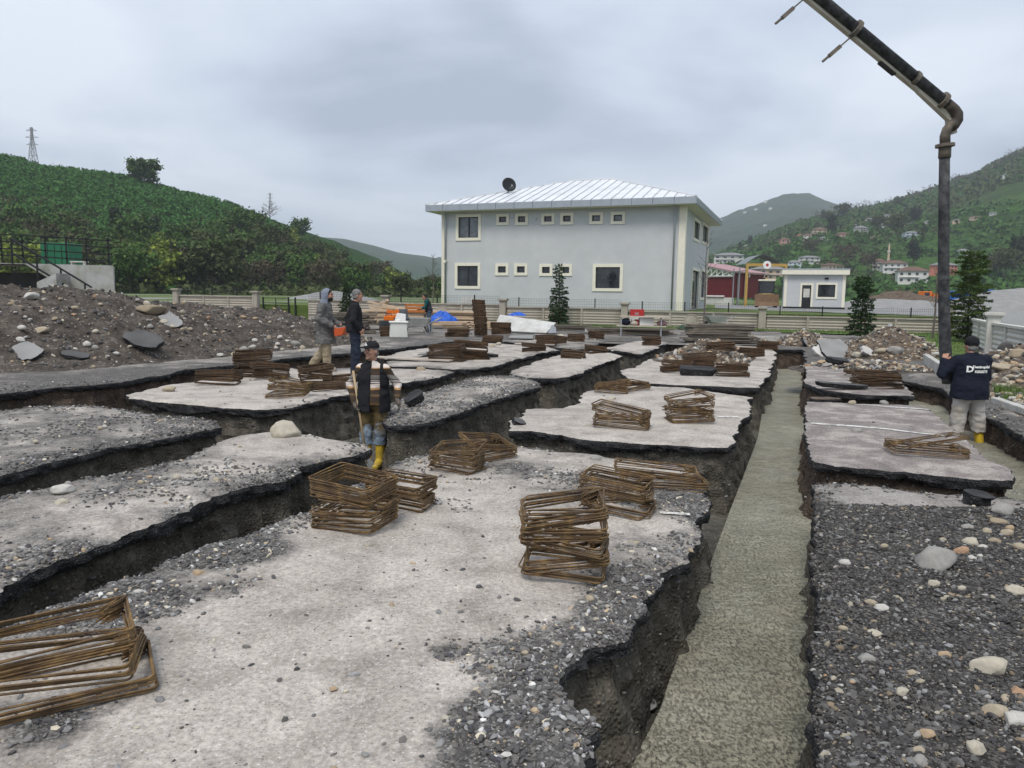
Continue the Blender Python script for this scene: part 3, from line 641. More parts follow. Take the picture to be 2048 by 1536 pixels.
for s in [(570, 872, 66, 'large pale boulder on the pavement strip left of the worker in the striped sweater', 0, 2, 1.15), (398, 1152, 27, 'single upright tan pebble at the left edge of the front pavement', 4, 4, 1.3),
          (1190, 920, 31, 'round grey stone at the back edge of the front pavement', 5, 1, 1.0), (1224, 799, 22, 'cream stone beside a low stirrup stack on the pale middle pavement', 0, 5, 1.0),
          (1714, 864, 23, 'grey stone just below the painted line on the brown pavement', 5, 7, .9), (1866, 1130, 76, 'big grey angular boulder on the dark gravel at right', 5, 8, 1.1),
          (2002, 1026, 42, 'grey boulder sitting on another stone near the right edge', 5, 1, 1.0), (2000, 1048, 36, 'flat grey stone under the grey boulder near the right edge', 3, 3, .7),
          (1690, 1130, 30, 'pale grey stone near the right rim of the concrete trench', 2, 6, .9), (1978, 1342, 66, 'long cream river stone at the lower right edge', 0, 3, .9),
          (339, 783, 30, 'flat beige stone alone at the tip of the left pavement', 1, 0, .9), (126, 984, 46, 'pinkish flat stone on the left pavement strip', 2, 6, .7), (124, 1006, 30, 'cream stone just in front of the pinkish stone on the left strip', 0, 9, .7),
          (1792, 706, 34, 'large pale boulder set in the tall brown soil heap', 5, 4, 1.1), (2035, 712, 32, 'brown boulder on the rubble heap at the right edge', 3, 8, 1.2), (2000, 737, 46, 'flat tan slab-like rock on the rubble heap at the right', 1, 5, .6),
          (2008, 702, 30, 'dark grey upright rock beside the white wall at the right', 9, 8, 1.5), (305, 624, 52, 'brown angular rock on the upper slope of the long earth heap', 3, 11, .6), (487, 702, 26, 'round grey-brown boulder at the toe of the long earth heap', 5, 1, 1.1),
          (591, 690, 24, 'round boulder at the heap toe just left of the hooded man', 5, 4, 1.1), (82, 664, 30, 'tan rock with dark foot on the left of the earth heap', 1, 8, .9), (43, 658, 20, 'round white stone high on the left of the earth heap', 2, 1, 1.0),
          (842, 741, 24, 'brown rock behind the worker in the striped sweater', 3, 8, 1.0), (1705, 808, 20, 'tan stone at the back edge of the brown pavement', 1, 4, 1.1), (1767, 808, 22, 'round grey stone on the painted line of the brown pavement', 5, 1, 1.0),
          (1648, 727, 32, 'orange-brown flat rock at the rubble behind the lifted slab', 4, 5, .7), (1654, 733, 24, 'pale block-shaped rock at the rubble behind the lifted slab', 5, 8, .9), (2004, 776, 36, 'pale flat rock on the verge behind the man at the hose', 0, 9, .7),
          (1121, 674, 22, 'pale rock behind a far stirrup stack near the plank rows', 0, 2, .8), (446, 665, 11, 'small terracotta coloured stone on the long earth heap', 7, 8, 1), (487, 636, 15, 'orange stone high on the long earth heap', 4, 3, .8)]:
    stone(s[0], s[1], s[2], s[3], s[4], s[5], sz=s[6], cat='boulder' if s[2] > 40 else 'stone')
G1 = ('pale pebble lying loose among the dark gravel at lower right', 'pebbles on the dark gravel at lower right')
for u, v, wd, ci in [(1933, 1058, 26, 5), (1941, 1090, 36, 0), (1922, 1109, 38, 7), (1885, 1082, 18, 1), (2034, 1185, 38, 0), (1732, 1322, 36, 5), (1889, 1315, 28, 4), (1823, 1348, 22, 1), (2011, 1403, 28, 1), (1992, 1432, 40, 1), (2030, 1451, 46, 2), (2038, 1393, 38, 7),
                     (1951, 1505, 42, 0), (1837, 1505, 26, 1), (1854, 1474, 30, 4), (1804, 1388, 28, 0), (1840, 1528, 38, 5), (1751, 1270, 28, 0), (1763, 1219, 30, 2), (1743, 1209, 26, 1), (1687, 1260, 22, 1), (1769, 1095, 20, 1), (1868, 1172, 28, 0), (1924, 1180, 20, 0),
                     (1965, 1098, 20, 2), (1975, 1065, 22, 1), (1990, 1085, 24, 3), (2015, 1070, 26, 1), (1945, 1120, 22, 2), (2020, 1060, 22, 4), (2005, 1100, 14, 0), (1960, 1115, 16, 2), (2040, 1100, 30, 1)]:
    stone(u, v, wd, G1[0], ci, None, G1[1], 'pebble', name='pebble')
for k in range(70):
    v = 1010 + 526 * random.random() ** 0.8; u = random.uniform(1650, 2045)
    stone(u, v, random.choice([6, 7, 8, 9, 10, 11, 13]) * (0.6 + 0.5 * (v - 900) / 600), G1[0], random.randrange(8), None, G1[1], 'pebble', name='pebble')
G2 = ('tan pebble lying loose on the left pavement strips', 'pebbles on the left pavement strips')
for u, v, wd, ci in [(137, 970, 19, 5), (354, 956, 22, 0), (282, 967, 17, 1), (432, 961, 17, 1), (392, 945, 13, 0), (277, 1187, 22, 2), (244, 1047, 13, 1), (200, 857, 14, 1), (210, 855, 13, 2), (300, 862, 9, 0), (330, 842, 8, 0), (365, 838, 8, 1), (72, 885, 14, 0), (260, 958, 10, 1), (300, 955, 12, 4), (345, 967, 10, 2), (265, 980, 11, 1),
                     (195, 1035, 10, 0), (215, 1040, 12, 1), (182, 1048, 12, 0), (230, 1035, 9, 4), (100, 1080, 11, 4), (480, 895, 10, 3), (486, 890, 9, 1), (620, 872, 10, 2)]:
    stone(u, v, wd, G2[0], ci, None, G2[1], 'pebble', name='pebble')
G3 = ('small stone lying loose on the front pavement', 'stones on the front pavement')
for u, v, wd, ci in [(667, 1380, 18, 4), (890, 1440, 22, 0), (1180, 1200, 24, 1), (1200, 1208, 18, 5), (1215, 1215, 14, 0), (1165, 1207, 15, 2), (1192, 1240, 14, 0), (1240, 1068, 18, 2), (1273, 1087, 17, 1), (1262, 1085, 13, 1), (1405, 1004, 10, 0), (1383, 1001, 8, 1), (792, 945, 12, 2), (812, 930, 10, 0), (840, 925, 12, 1), (805, 940, 12, 5), (735, 1095, 12, 1), (1262, 1098, 14, 5),
                     (720, 1070, 9, 5), (1043, 1006, 8, 8), (190, 1200, 14, 1), (175, 1192, 10, 2), (210, 1218, 12, 5), (262, 1190, 11, 3), (1303, 1115, 12, 1), (1120, 1290, 14, 3), (1050, 1310, 20, 1), (300, 1215, 10, 2), (780, 1235, 9, 0), (1010, 1370, 10, 8)]:
    stone(u, v, wd, G3[0], ci, None, G3[1], 'pebble', name='pebble')
G4 = ('cobble half buried in the long earth heap on the left', 'cobbles on the long earth heap')
for u, v, wd, ci in [(63, 596, 30, 2), (328, 647, 22, 0), (294, 611, 24, 0), (470, 712, 22, 1), (509, 682, 16, 2), (41, 683, 22, 2), (174, 690, 20, 2), (191, 698, 20, 5), (511, 638, 12, 4), (150, 618, 16, 1), (82, 625, 11, 0), (555, 690, 14, 2), (552, 697, 12, 2), (565, 700, 12, 0), (605, 697, 18, 1), (600, 703, 12, 0), (560, 677, 16, 2), (575, 683, 12, 2), (505, 697, 18, 2), (512, 704, 12, 2), (440, 712, 16, 2), (233, 709, 14, 2),
                     (215, 714, 12, 5), (30, 700, 14, 1), (430, 665, 10, 1), (412, 652, 12, 0), (380, 660, 14, 1), (300, 655, 18, 5), (345, 655, 14, 0), (260, 680, 12, 3), (190, 665, 16, 0), (110, 640, 14, 3), (200, 610, 12, 1), (60, 640, 9, 2), (20, 610, 12, 3), (120, 600, 12, 3), (450, 632, 9, 0), (540, 645, 9, 1), (400, 625, 10, 3), (370, 605, 10, 0), (275, 603, 16, 5), (585, 655, 10, 2), (480, 655, 9, 0)]:
    stone(u, v, wd, G4[0], ci, None, G4[1], 'cobble', name='cobble')
G5 = ('cobble in the rubble round the tall brown heap near the wall', 'cobbles round the tall brown heap')
for u, v, wd, ci in [(1816, 724, 14, 4), (1762, 705, 22, 1), (1727, 684, 15, 1), (1716, 713, 26, 0), (1668, 740, 13, 1), (1693, 743, 12, 0), (1823, 754, 11, 5), (1871, 711, 16, 2), (1866, 704, 14, 1), (1788, 728, 10, 4), (1772, 718, 9, 4), (1800, 735, 12, 1), (1835, 716, 12, 3), (1745, 722, 10, 0), (1780, 745, 10, 1), (1810, 690, 9, 0), (1770, 672, 9, 1), (1800, 668, 8, 2), (1845, 735, 10, 2), (1760, 690, 9, 1), (1608, 660, 9, 2), (1590, 690, 9, 1), (1625, 692, 10, 5), (1580, 685, 8, 0), (1635, 700, 10, 1)]:
    stone(u, v, wd, G5[0], ci, None, G5[1], 'cobble', name='cobble')
G6 = ('rock in the rubble beside the white wall on the right', 'rocks beside the white wall on the right')
for u, v, wd, ci in [(1972, 744, 22, 1), (2031, 744, 22, 3), (1972, 762, 15, 0), (1990, 757, 16, 5), (2020, 757, 18, 1), (1985, 745, 14, 2), (2040, 765, 18, 4), (2015, 720, 16, 0), (1990, 718, 14, 3), (2042, 735, 16, 1), (2025, 800, 20, 2), (2035, 790, 16, 5), (2018, 790, 14, 0), (1985, 790, 14, 3), (2040, 810, 18, 5), (1975, 800, 12, 1), (2010, 815, 12, 0)]:
    stone(u, v, wd, G6[0], ci, None, G6[1], 'rock', name='rock')
G7 = ('pale stone in the cluster between far stirrup stacks', 'pale stones between far stirrup stacks')
for u, v, wd, ci in [(997, 690, 15, 0), (984, 693, 17, 1), (1004, 695, 11, 2), (979, 697, 10, 0), (1165, 719, 7, 2), (1225, 702, 7, 2), (1190, 680, 7, 0), (945, 722, 6, 1), (955, 725, 6, 0)]:
    stone(u, v, wd, G7[0], ci, None, G7[1], 'stone')
G8 = ('cobble on the low rubble heap among the stirrup stacks', 'cobbles on the low rubble heap')
for u, v, wd, ci in [(1345, 722, 18, 0), (1360, 722, 12, 1), (1490, 737, 10, 0), (1475, 722, 8, 2), (1470, 705, 8, 1), (1425, 700, 7, 0), (1440, 708, 8, 1), (1395, 698, 8, 2), (1455, 715, 7, 0), (1410, 695, 7, 1), (1404, 748, 16, 3)]:
    stone(u, v, wd, G8[0], ci, None, G8[1], 'cobble', name='cobble')

# broken plates of asphalt and concrete
MT['plate_dark'] = simple('asphalt_plate', (0.10, 0.10, 0.10), 0.9, 0.3, 5, 0.5, 60, dirt=(0.045, 0.045, 0.045), damt=0.8)
MT['plate_grey'] = simple('concrete_plate', (0.27, 0.27, 0.265), 0.9, 0.2, 5, 0.4, 60, dirt=(0.16, 0.155, 0.15), damt=0.7)
MT['plate_white'] = simple('white_broken_concrete', (0.55, 0.54, 0.52), 0.9, 0.15, 5, 0.4, 50, dirt=(0.32, 0.30, 0.27), damt=0.6)
MT['plate_black'] = simple('black_asphalt_lump', (0.022, 0.022, 0.024), 0.8, 0.5, 9, 0.9, 45, dirt=(0.06, 0.06, 0.06), damt=0.7)
def plate(u, v, wm, dm, th, mat, label, yaw=0, tilt=(0, 0), seed=0, lift=0.0, name='broken_slab', cat='slab', poly=None):
    p = surf(u, v); r_ = random.Random(seed); n = 13; pts = poly
    if pts is None:
        pts = []
        for k in range(n):
            a = 2 * math.pi * k / n; q = 1 / max(abs(math.cos(a)), abs(math.sin(a))) ** 0.7 * r_.uniform(.82, 1.05); pts.append((math.cos(a) * q * wm / 2, math.sin(a) * q * dm / 2))
    A = densify(np.array(pts), 0, max(wm, dm) / 40, 9); A = A + 0.02 * np.stack([fbm(A * 9, seed, 3), fbm(A * 9, seed + 3, 3)], 1) * min(1, wm)
    n = len(A); rings = []
    for z, s_ in ((0, 1.0), (-.3, 1.0), (-.65, .97), (-1, .9)):
        rings.append(np.column_stack([A * s_ + (0.025 * fbm(np.column_stack([A * 14, np.full(n, z * 3)]), seed + 8, 2))[:, None] * (A / (np.linalg.norm(A, axis=1, keepdims=True) + 1e-6)), np.full(n, z * th)]))
    ii = np.arange(n); i2 = np.roll(ii, -1)
    Fc = [[int(x) for x in q] for k in range(3) for q in np.column_stack([k * n + ii, (k + 1) * n + ii, (k + 1) * n + i2, k * n + i2])]
    Fc += [list(range(n)), list(range(3 * n, 4 * n))[::-1]]; mi = [1] * (3 * n) + [0, 1]
    o = add(name, mesh_np(name, np.concatenate(rings), Fc, [MT[mat], MT['crust'] if mat != 'plate_white' else MT[mat]], mi)); o.location = p + Vector((0, 0, lift)); o.rotation_euler = (tilt[0], tilt[1], yaw)
    return tag(o, label, cat)
plate(288, 700, 1.1, 0.6, 0.13, 'plate_dark', 'dark broken asphalt slab sticking out of the long earth heap', -0.35, (0.42, 0.25), 3, 0.28)
plate(55, 712, 0.75, 0.55, 0.08, 'plate_grey', 'pale broken slab on the lower left slope of the earth heap', -0.5, (0.45, 0.35), 4, 0.10)
plate(342, 645, 0.7, 0.4, 0.08, 'plate_grey', 'grey flake of concrete high on the earth heap', -0.5, (0.5, 0.5), 5, 0.06)
plate(150, 712, 0.55, 0.35, 0.09, 'plate_dark', 'dark broken asphalt piece low on the earth heap', 0.3, (0.3, 0.2), 6, 0.05)
plate(1672, 712, 1.15, 1.15, 0.10, 'plate_grey', 'large grey slab leaning beside the tall brown heap', 0.15, (0.62, 0.05), 7, 0.20)
plate(1645, 712, 0.42, 0.62, 0.12, 'plate_white', 'white-faced concrete piece at the left of the large leaning grey slab', 0.5, (0.7, -0.3), 17, 0.12)
plate(1735, 712, 0.42, 0.30, 0.10, 'plate_white', 'white triangular concrete chunk in front of the tall brown heap', 0.2, (0.9, 0.4), 8, 0.16)
plate(1683, 784, 0.95, 0.20, 0.08, 'plate_dark', 'long black strip of broken asphalt on the lifted slab', -0.12, (0.1, 0.05), 9, 0.16)
plate(1675, 727, 0.5, 0.35, 0.14, 'plate_black', 'black asphalt lump in the rubble behind the lifted slab', 0.3, (0.2, 0.1), 10, 0.12, 'asphalt_lump', 'lump')
plate(1395, 752, 0.85, 0.30, 0.16, 'plate_black', 'glossy black asphalt lump in front of the low rubble heap', -0.1, (0.25, 0.05), 11, 0.18, 'asphalt_lump', 'lump')
plate(1610, 694, 0.30, 0.35, 0.10, 'plate_grey', 'grey slab piece stuck upright in the small pointed soil heap', 0.6, (0.9, 0.6), 12, 0.2)
plate(825, 815, 0.34, 0.22, 0.13, 'plate_black', 'black asphalt lump beside the hand of the striped worker', 0.5, (0.2, -0.5), 13, 0.18, 'asphalt_lump', 'lump')
plate(1957, 1008, 0.24, 0.16, 0.10, 'plate_black', 'black asphalt chunk on the gravel at the right edge', 0.2, (0.2, 0.1), 14, 0.09, 'asphalt_lump', 'lump')
plate(1650, 802, 0.5, 0.35, 0.08, 'heap_brown', 'clod of brown soil at the back edge of the brown pavement', 0.1, (0, 0), 15, 0.05, 'soil_clod', 'clod')
plate(1040, 850, 0.16, 0.2, 0.07, 'plate_dark', 'small broken asphalt flake at the tip of the pale middle pavement', 0.5, (0.3, 0.2), 16, 0.06)
plate(980, 715, 0.5, 0.25, 0.10, 'plate_black', 'black asphalt crumb on the far pavement behind the big stirrup stack', .3, (.1, .1), 19, 0.1, 'asphalt_lump', 'lump')

# painted parking lines, worn
def line_mat():
    t = NT('worn_white_paint'); co = t.co(True)
    al = t.ramp(t.noise(co, 11, 8, 0.75), [(0.40, 0.0), (0.50, 1.0)]); t.l(al, t.b.inputs['Alpha'])
    return t.done((0.62, 0.61, 0.58), 0.8, None, 0.3)
MT['line'] = line_mat()
def pline(a, b, wd, zs=0.0):
    A, B2 = P(*a), P(*b); d = (B2 - A); Ln = d.length; d.normalize(); nrm = Vector((-d.y, d.x, 0)) * wd / 2; k = max(2, int(Ln / 0.05)); V = []; Q = []
    for i in range(k + 1):
        c = A + d * Ln * i / k
        for sgn in (-1, 1):
            q = c + nrm * sgn; V.append((q.x, q.y, 0))
    V = np.array(V); xy = V[:, :2]; V[:, 2] = fbm(xy * 0.7, 31, 3) * 0.035 + fbm(xy * 5, 41, 3) * 0.004 + 0.008 + zs
    Q = np.array([(2 * i, 2 * i + 1, 2 * i + 3, 2 * i + 2) for i in range(k)])
    struct(add('painted_line', mesh_np('painted_line', V, Q, [MT['line']])))
pline((1622, 849), (1900, 870), 0.10); pline((1700, 808), (1857, 819), 0.10); pline((1616, 747), (1680, 752), 0.10, .05); pline((1622, 776), (1700, 782), 0.08, .05)
pline((1435, 833), (1478, 834), 0.10); pline((1320, 1026), (1380, 1029), 0.07); pline((1500, 761), (1522, 763), .09); pline((1520, 742), (1538, 743), .09); pline((1760, 768), (1805, 780), .08, .05)
# ================================================================ STIRRUP STACKS
def rust():
    t = NT('rusty_rebar'); co = t.co()
    c = t.ramp(t.noise(co, 9, 8, 0.7, 0.3), [(0.28, (0.040, 0.028, 0.021)), (0.43, (0.115, 0.068, 0.032)), (0.55, (0.20, 0.125, 0.050)), (0.70, (0.38, 0.225, 0.075))])
    oi = t.n('ShaderNodeObjectInfo'); c = t.mix(t.math('MULTIPLY', oi.outputs['Random'], 0.5), c, (0.085, 0.066, 0.05))
    return t.done(c, 0.75, t.bump(t.noise(co, 130, 4, 0.7), 0.5, 0.004), 0.35, 0.15)
MT['rust'] = rust()
def rust_far():
    t = NT('dark_rusty_rebar'); co = t.co()
    c = t.ramp(t.noise(co, 5, 8, 0.7, 0.3), [(0.28, (0.030, 0.022, 0.017)), (0.5, (0.085, 0.048, 0.025)), (0.72, (0.17, 0.09, 0.035))])
    oi = t.n('ShaderNodeObjectInfo'); c = t.mix(t.math('MULTIPLY', oi.outputs['Random'], 0.5), c, (0.08, 0.065, 0.05))
    return t.done(c, 0.8, None, 0.3, 0.1)
MT['rust_far'] = rust_far()
ST = {}
def stirrup_mesh(wd, dp, r=0.0051, n=6, mat='rust', var=0):
    key = (wd, dp, r, n, mat, var)
    if key in ST: return ST[key]
    rr = 0.028; pts = []; q = random.Random(hash((wd, dp, var)) & 0xffff); js = [(q.uniform(-.012, .012), q.uniform(-.012, .012)) for _ in range(4)]
    zz = [q.uniform(-.007, .007) for _ in range(4)]
    for k, (sx, sy) in enumerate(((1, 1), (-1, 1), (-1, -1), (1, -1))):
        cx, cy_ = sx * (wd / 2 - rr) + js[k][0], sy * (dp / 2 - rr) + js[k][1]; a0 = [0, 90, 180, 270][k]
        for s in range(4 if n > 5 else 3):
            a = R(a0 + 90 * s / (3 if n > 5 else 2)); pts.append((cx + rr * math.cos(a), cy_ + rr * math.sin(a), zz[k]))
    m = MB(); m.tube(pts, r, n, closed=True)
    if n > 4:
        cx, cy_ = wd / 2 - rr + js[0][0], dp / 2 - rr + js[0][1]
        for s in (0, 1):
            a = (cx + rr * (1 - s), cy_ + rr * s, zz[0] + r * (1.2 - 2.4 * s))
            m.tube([a, (a[0] - .035, a[1] - .035, a[2]), (a[0] - .085, a[1] - .075, a[2])], r, 5)
    ST[key] = m.mesh('rebar_stirrup', MT[mat], True); return ST[key]
def gen(n, nb, rnd, lean=0.03, tilt=9):
    return [(max(3, n // nb + rnd.randint(-2, 2)), rnd.uniform(-tilt, tilt), rnd.uniform(-tilt, tilt) * .7, rnd.uniform(-16, 16), rnd.uniform(-lean, lean), rnd.uniform(-lean, lean)) for _ in range(nb)]
N_IND = 0
def stack(u, v, wd, dp, yaw, bundles, label, group=None, ind=True, pitch=0.0106, seed=0, far_r=0.009):
    global N_IND
    rnd = random.Random(seed + int(u)); p = surf(u, v)
    if isinstance(bundles, tuple): bundles = gen(bundles[0], bundles[1], rnd, *bundles[2:])
    if not ind: root = thing('stirrup_stack', label, 'rebar stack', p, 0, 'far stacks of rebar stirrups')
    z = 0.012
    for bi, (n, tx, ty, yw, dx_, dy_) in enumerate(bundles):
        lift = abs(math.sin(R(tx))) * dp * 0.42 + abs(math.sin(R(ty))) * wd * 0.42
        if bi == 0: z += lift * 0.6
        else: z += lift * 0.14
        for k in range(n):
            me = stirrup_mesh(wd, dp, 0.0051 if ind else far_r, 6 if ind else 4, 'rust' if ind else 'rust_far', rnd.randrange(5))
            rot = Euler((R(tx + rnd.uniform(-.6, .6)), R(ty + rnd.uniform(-.6, .6)), yaw + R(yw + rnd.uniform(-2, 2) + (rnd.uniform(-14, 14) if rnd.random() < .07 else 0))))
            loc = Vector((dx_ + rnd.uniform(-.010, .010), dy_ + rnd.uniform(-.010, .010), z))
            loc.xy = Matrix.Rotation(yaw, 2) @ loc.xy
            if ind:
                o = add('rebar_stirrup', me, None, p + loc, rot); tag(o, label, 'rebar stirrup', group); N_IND += 1
            else:
                o = add('stirrup', me, root, loc, rot)
            z += pitch if ind else pitch * 1.45
        z += lift * 0.14 + 0.003
IN = lambda where: ('rusty rebar stirrup in the stack ' + where, 'stirrups of the stack ' + where)
def istack(u, v, wd, dp, yaw, b, where, **k): l, g = IN(where); stack(u, v, wd, dp, yaw, b, l, g, True, **k)
istack(120, 1372, .66, .40, R(27), [(7, 0, 0, 4, .03, -.06), (6, -1, 1, -7, -.02, .0), (8, 1, -2, 5, -.05, .06)], 'at the lower left corner of the picture')
istack(712, 1052, .50, .40, R(-22), [(15, 2, -4, 0, 0, 0), (4, -6, 6, 14, .02, .02), (13, 4, 4, -3, -.01, 0)], 'left of the middle of the front pavement')
istack(803, 1012, .46, .36, R(-14), [(9, -3, 7, 4, 0, 0), (10, 3, 3, -6, .0, .0)], 'half hidden behind the one left of the middle')
istack(915, 940, .46, .34, R(-20), [(4, 0, 5, 0, 0, 0), (13, 2, 4, 3, 0, 0), (3, 7, -6, 8, .02, 0)], 'at the back left of the front pavement')
istack(978, 916, .48, .36, R(28), [(11, 2, -4, 0, 0, 0), (6, 10, 8, 6, -.03, 0)], 'just behind the one at the back left')
istack(1128, 1142, .49, .37, R(-8), [(5, 0, 3, 0, .0, 0), (7, 2, -7, 6, .015, .01), (8, -3, 6, -6, .0, 0), (8, 3, -3, 4, -.01, .0), (9, 5, -9, 10, -.02, 0)], 'standing tallest on the front pavement')
istack(1236, 1020, .52, .36, R(-20), [(7, 2, 4, 0, .01, 0), (4, -3, -7, 7, 0, 0), (12, 1, 5, -3, -.02, 0)], 'next to the tallest one toward the trench')
istack(1316, 968, .74, .30, R(-9), [(6, 2, 2, 10, .05, -.05), (6, 3, 4, 0, -.02, .06)], 'lying low beside the concrete trench')
istack(1243, 855, .70, .36, R(-12), [(13, 2, 3, 0, 0, 0), (9, 4, 9, -16, 0, .02)], 'low in front on the pale middle pavement')
istack(1378, 843, .58, .40, R(4), [(9, 1, -2, 0, 0, 0), (8, -2, 3, 6, -.02, .0), (7, 3, -5, -9, .02, .02), (6, 6, -7, 14, -.01, .02)], 'tall and leaning on the pale middle pavement')
istack(1225, 786, .56, .40, R(-10), [(9, 2, 5, 0, -.02, 0), (7, -3, -5, 12, .02, .02)], 'at the back left of the pale middle pavement')
istack(1268, 780, .50, .34, R(30), [(8, 4, -6, 0, 0, 0), (5, -5, 9, 7, 0, 0)], 'beside the one at the back of the middle pavement')
istack(1852, 908, .78, .36, R(-8), [(9, 1, 2, 0, 0, 0), (4, -5, -8, 14, .02, .03)], 'alone on the brown pavement at right')
istack(582, 792, .62, .42, R(-5), [(6, 2, -5, 6, .0, -.12), (9, 1, 3, 0, 0, 0), (6, -3, 7, -7, .02, 0)], 'in the middle of the left pavement')
FS = [  # far stacks: one thing each, stirrups are its parts
    (440, 768, .74, .40, -10, (16, 3), 'neat dark stirrup stack nearest the tip of the left pavement'), (505, 752, .72, .42, 8, (24, 3, .05, 14), 'leaning dark stirrup stack behind the neat one on the left pavement'), (545, 758, .66, .40, 20, (14, 2, .04, 14), 'low stirrup stack leaning on the dark leaning one on the left'),
    (632, 768, .58, .40, 25, (17, 3, .03, 12), 'tilted stirrup stack at the feet of the hooded man'), (676, 765, .56, .36, 18, (11, 2, .03, 8), 'small stirrup stack between the hooded man and the striped worker'), (655, 780, .60, .36, 30, (6, 1, .02, 4), 'nearly flat stirrup pile in front of the small one by the striped worker'),
    (1352, 745, .66, .40, -6, (14, 2, .03, 9), 'stirrup stack left of the black asphalt lump on the rubble'), (1398, 735, .74, .42, -4, (18, 3, .03, 7), 'stirrup stack on top of the rubble heap'), (1462, 752, .68, .38, -12, (16, 3, .03, 7), 'stirrup stack right of the black asphalt lump'),
    (1502, 716, .66, .40, -10, (14, 2), 'stirrup stack behind the rubble heap beside the concrete trench'), (1535, 700, .60, .4, -6, (16, 2), 'farthest stirrup stack beside the concrete trench'), (1440, 700, .66, .4, 5, (12, 2), 'stirrup stack half buried behind the rubble heap'),
    (1752, 782, .80, .40, -6, (20, 4, .03, 7), 'stirrup stack on the lifted slab in front of the tall brown heap'), (1732, 757, .80, .42, -22, (12, 2, .04, 10), 'slanting stirrup pile behind the one on the lifted slab'),
    (1148, 716, .62, .40, -6, (9, 2), 'low stirrup stack on the long pointed far pavement'), (1192, 706, .62, .42, 10, (13, 2), 'taller stirrup stack on the long pointed far pavement'), (1302, 690, .62, .42, -5, (19, 3), 'stirrup stack alone on the small far pavement'),
    (893, 722, .84, .50, -8, (30, 5, .05, 6), 'large stirrup stack beside the plank on the far pavement'), (940, 718, .84, .50, 10, (32, 5, .05, 8), 'large leaning stirrup stack joined to the one beside the plank'),
    (985, 686, .66, .42, -3, (14, 2), 'square stirrup stack behind the large leaning one'), (1066, 705, .68, .42, 0, (15, 2), 'stirrup stack on the far pavement right of the pale stones'), (1093, 691, .66, .42, -4, (17, 2), 'stirrup stack in front of the pale rock, far middle'),
    (1118, 688, .5, .4, 6, (12, 2), 'narrow stirrup stack right beside the one in front of the pale rock'), (1152, 683, .62, .42, 4, (15, 2), 'stirrup stack right of the pale rock, far middle'), (1193, 678, .60, .42, -4, (17, 2), 'stirrup stack farthest right on the far gravel strip'),
    (915, 675, .84, .45, -8, (18, 2, .04, 4), 'wide flat stirrup stack at the foot of the stirrup tower'), (1001, 668, .84, .45, -4, (28, 2, .03, 3), 'stirrup stack in front of the white sheet'), (785, 672, 1.0, .5, 0, (26, 3, .04, 4), 'dark stirrup stack between the white tub and the wheelbarrow'),
]
for i, (u, v, wd, dp, yw, b, lab) in enumerate(FS): stack(u, v, wd, dp, R(yw), b, lab, None, False, seed=i * 3, far_r=0.0085 + 0.0025 * (v < 720))
stack(962, 671, .50, .42, R(-3), [(17, 0, 0, 0, 0, 0), (16, 0, 2, 3, -.01, 0), (16, 1, -1, -3, -.03, 0), (16, 0, 1, 2, -.06, 0), (16, -1, 0, 0, -.09, 0), (14, 0, 2, 0, -.12, 0)], 'tall narrow tower of stirrups in front of the boundary wall', None, False, far_r=.011)
m = MB(); rnd = random.Random(3); p = surf(946, 672)
t_ = thing('coil_of_bars', 'tangled bundle of rusty bar ends in front of the stirrup tower', 'rebar bundle', p, 0)
for k in range(26):
    x, z = rnd.uniform(-.45, .45), rnd.uniform(.05, .55)
    a = rnd.uniform(0, 6.28); q = MB().tube([(x, -.35, z), (x + .05, .1, z + .02), (x + .1, .4, z)], .016, 5); q.build('rebar', MT['rust_far'], t_)
print('individual stirrups', N_IND)
# ================================================================ LAND BEYOND THE WALL
UP = 0.85
def upper():
    t = NT('upper_ground'); co = t.co(True)
    g = t.ramp(t.noise(co, 0.6, 9, 0.7), [(0.3, (0.05, 0.085, 0.02)), (0.55, (0.10, 0.14, 0.04)), (0.8, (0.20, 0.19, 0.10))])
    s = t.ramp(t.noise(co, 1.2, 9, 0.7), [(0.3, (0.16, 0.155, 0.145)), (0.7, (0.31, 0.30, 0.28))])
    return t.done(t.mix(t.ramp(t.noise(co, 0.045, 7, 0.6, 0.6), [(0.55, 0.0), (0.61, 1.0)]), g, s), 0.95, t.bump(t.noise(co, 6, 8, 0.7), 0.6, 0.06), 0.15)
MT['upper'] = upper()
CORN = Vector((23.0, FX(23.0) + 0.0, 0)); RW = [Vector((23.0, FX(23.0), 0)), Vector((15.9, 25.0, 0)), Vector((13.9, 20.3, 0)), Vector((11.9, 15.6, 0))]
m = MB(); nb = Vector((0.26, 0.966, 0)) * 0.12
m.add([(-5000, FX(-60) + .12, 0), (-60, FX(-60) + .12, 0), (CORN.x + .1, CORN.y + .1, 0), (16.1, 25, 0), (12.1, 15.6, 0), (5000, 15.6, 0), (5000, 6000, 0), (-5000, 6000, 0)], [(0, 1, 2, 3, 4, 5, 6, 7)])
m.add([(-60, FX(-60) + .12, 0), (CORN.x + .1, CORN.y + .1, 0), (CORN.x + .1, CORN.y + .1, -1), (-60, FX(-60) + .12, -1)], [(0, 1, 2, 3)])
m.add([(CORN.x + .1, CORN.y + .1, 0), (16.1, 25, 0), (12.1, 15.6, 0), (12.1, 15.6, -1), (16.1, 25, -1), (CORN.x + .1, CORN.y + .1, -1)], [(0, 1, 4, 5), (1, 2, 3, 4)])
struct(m.build('field', MT['upper'], loc=(0, 0, UP)))

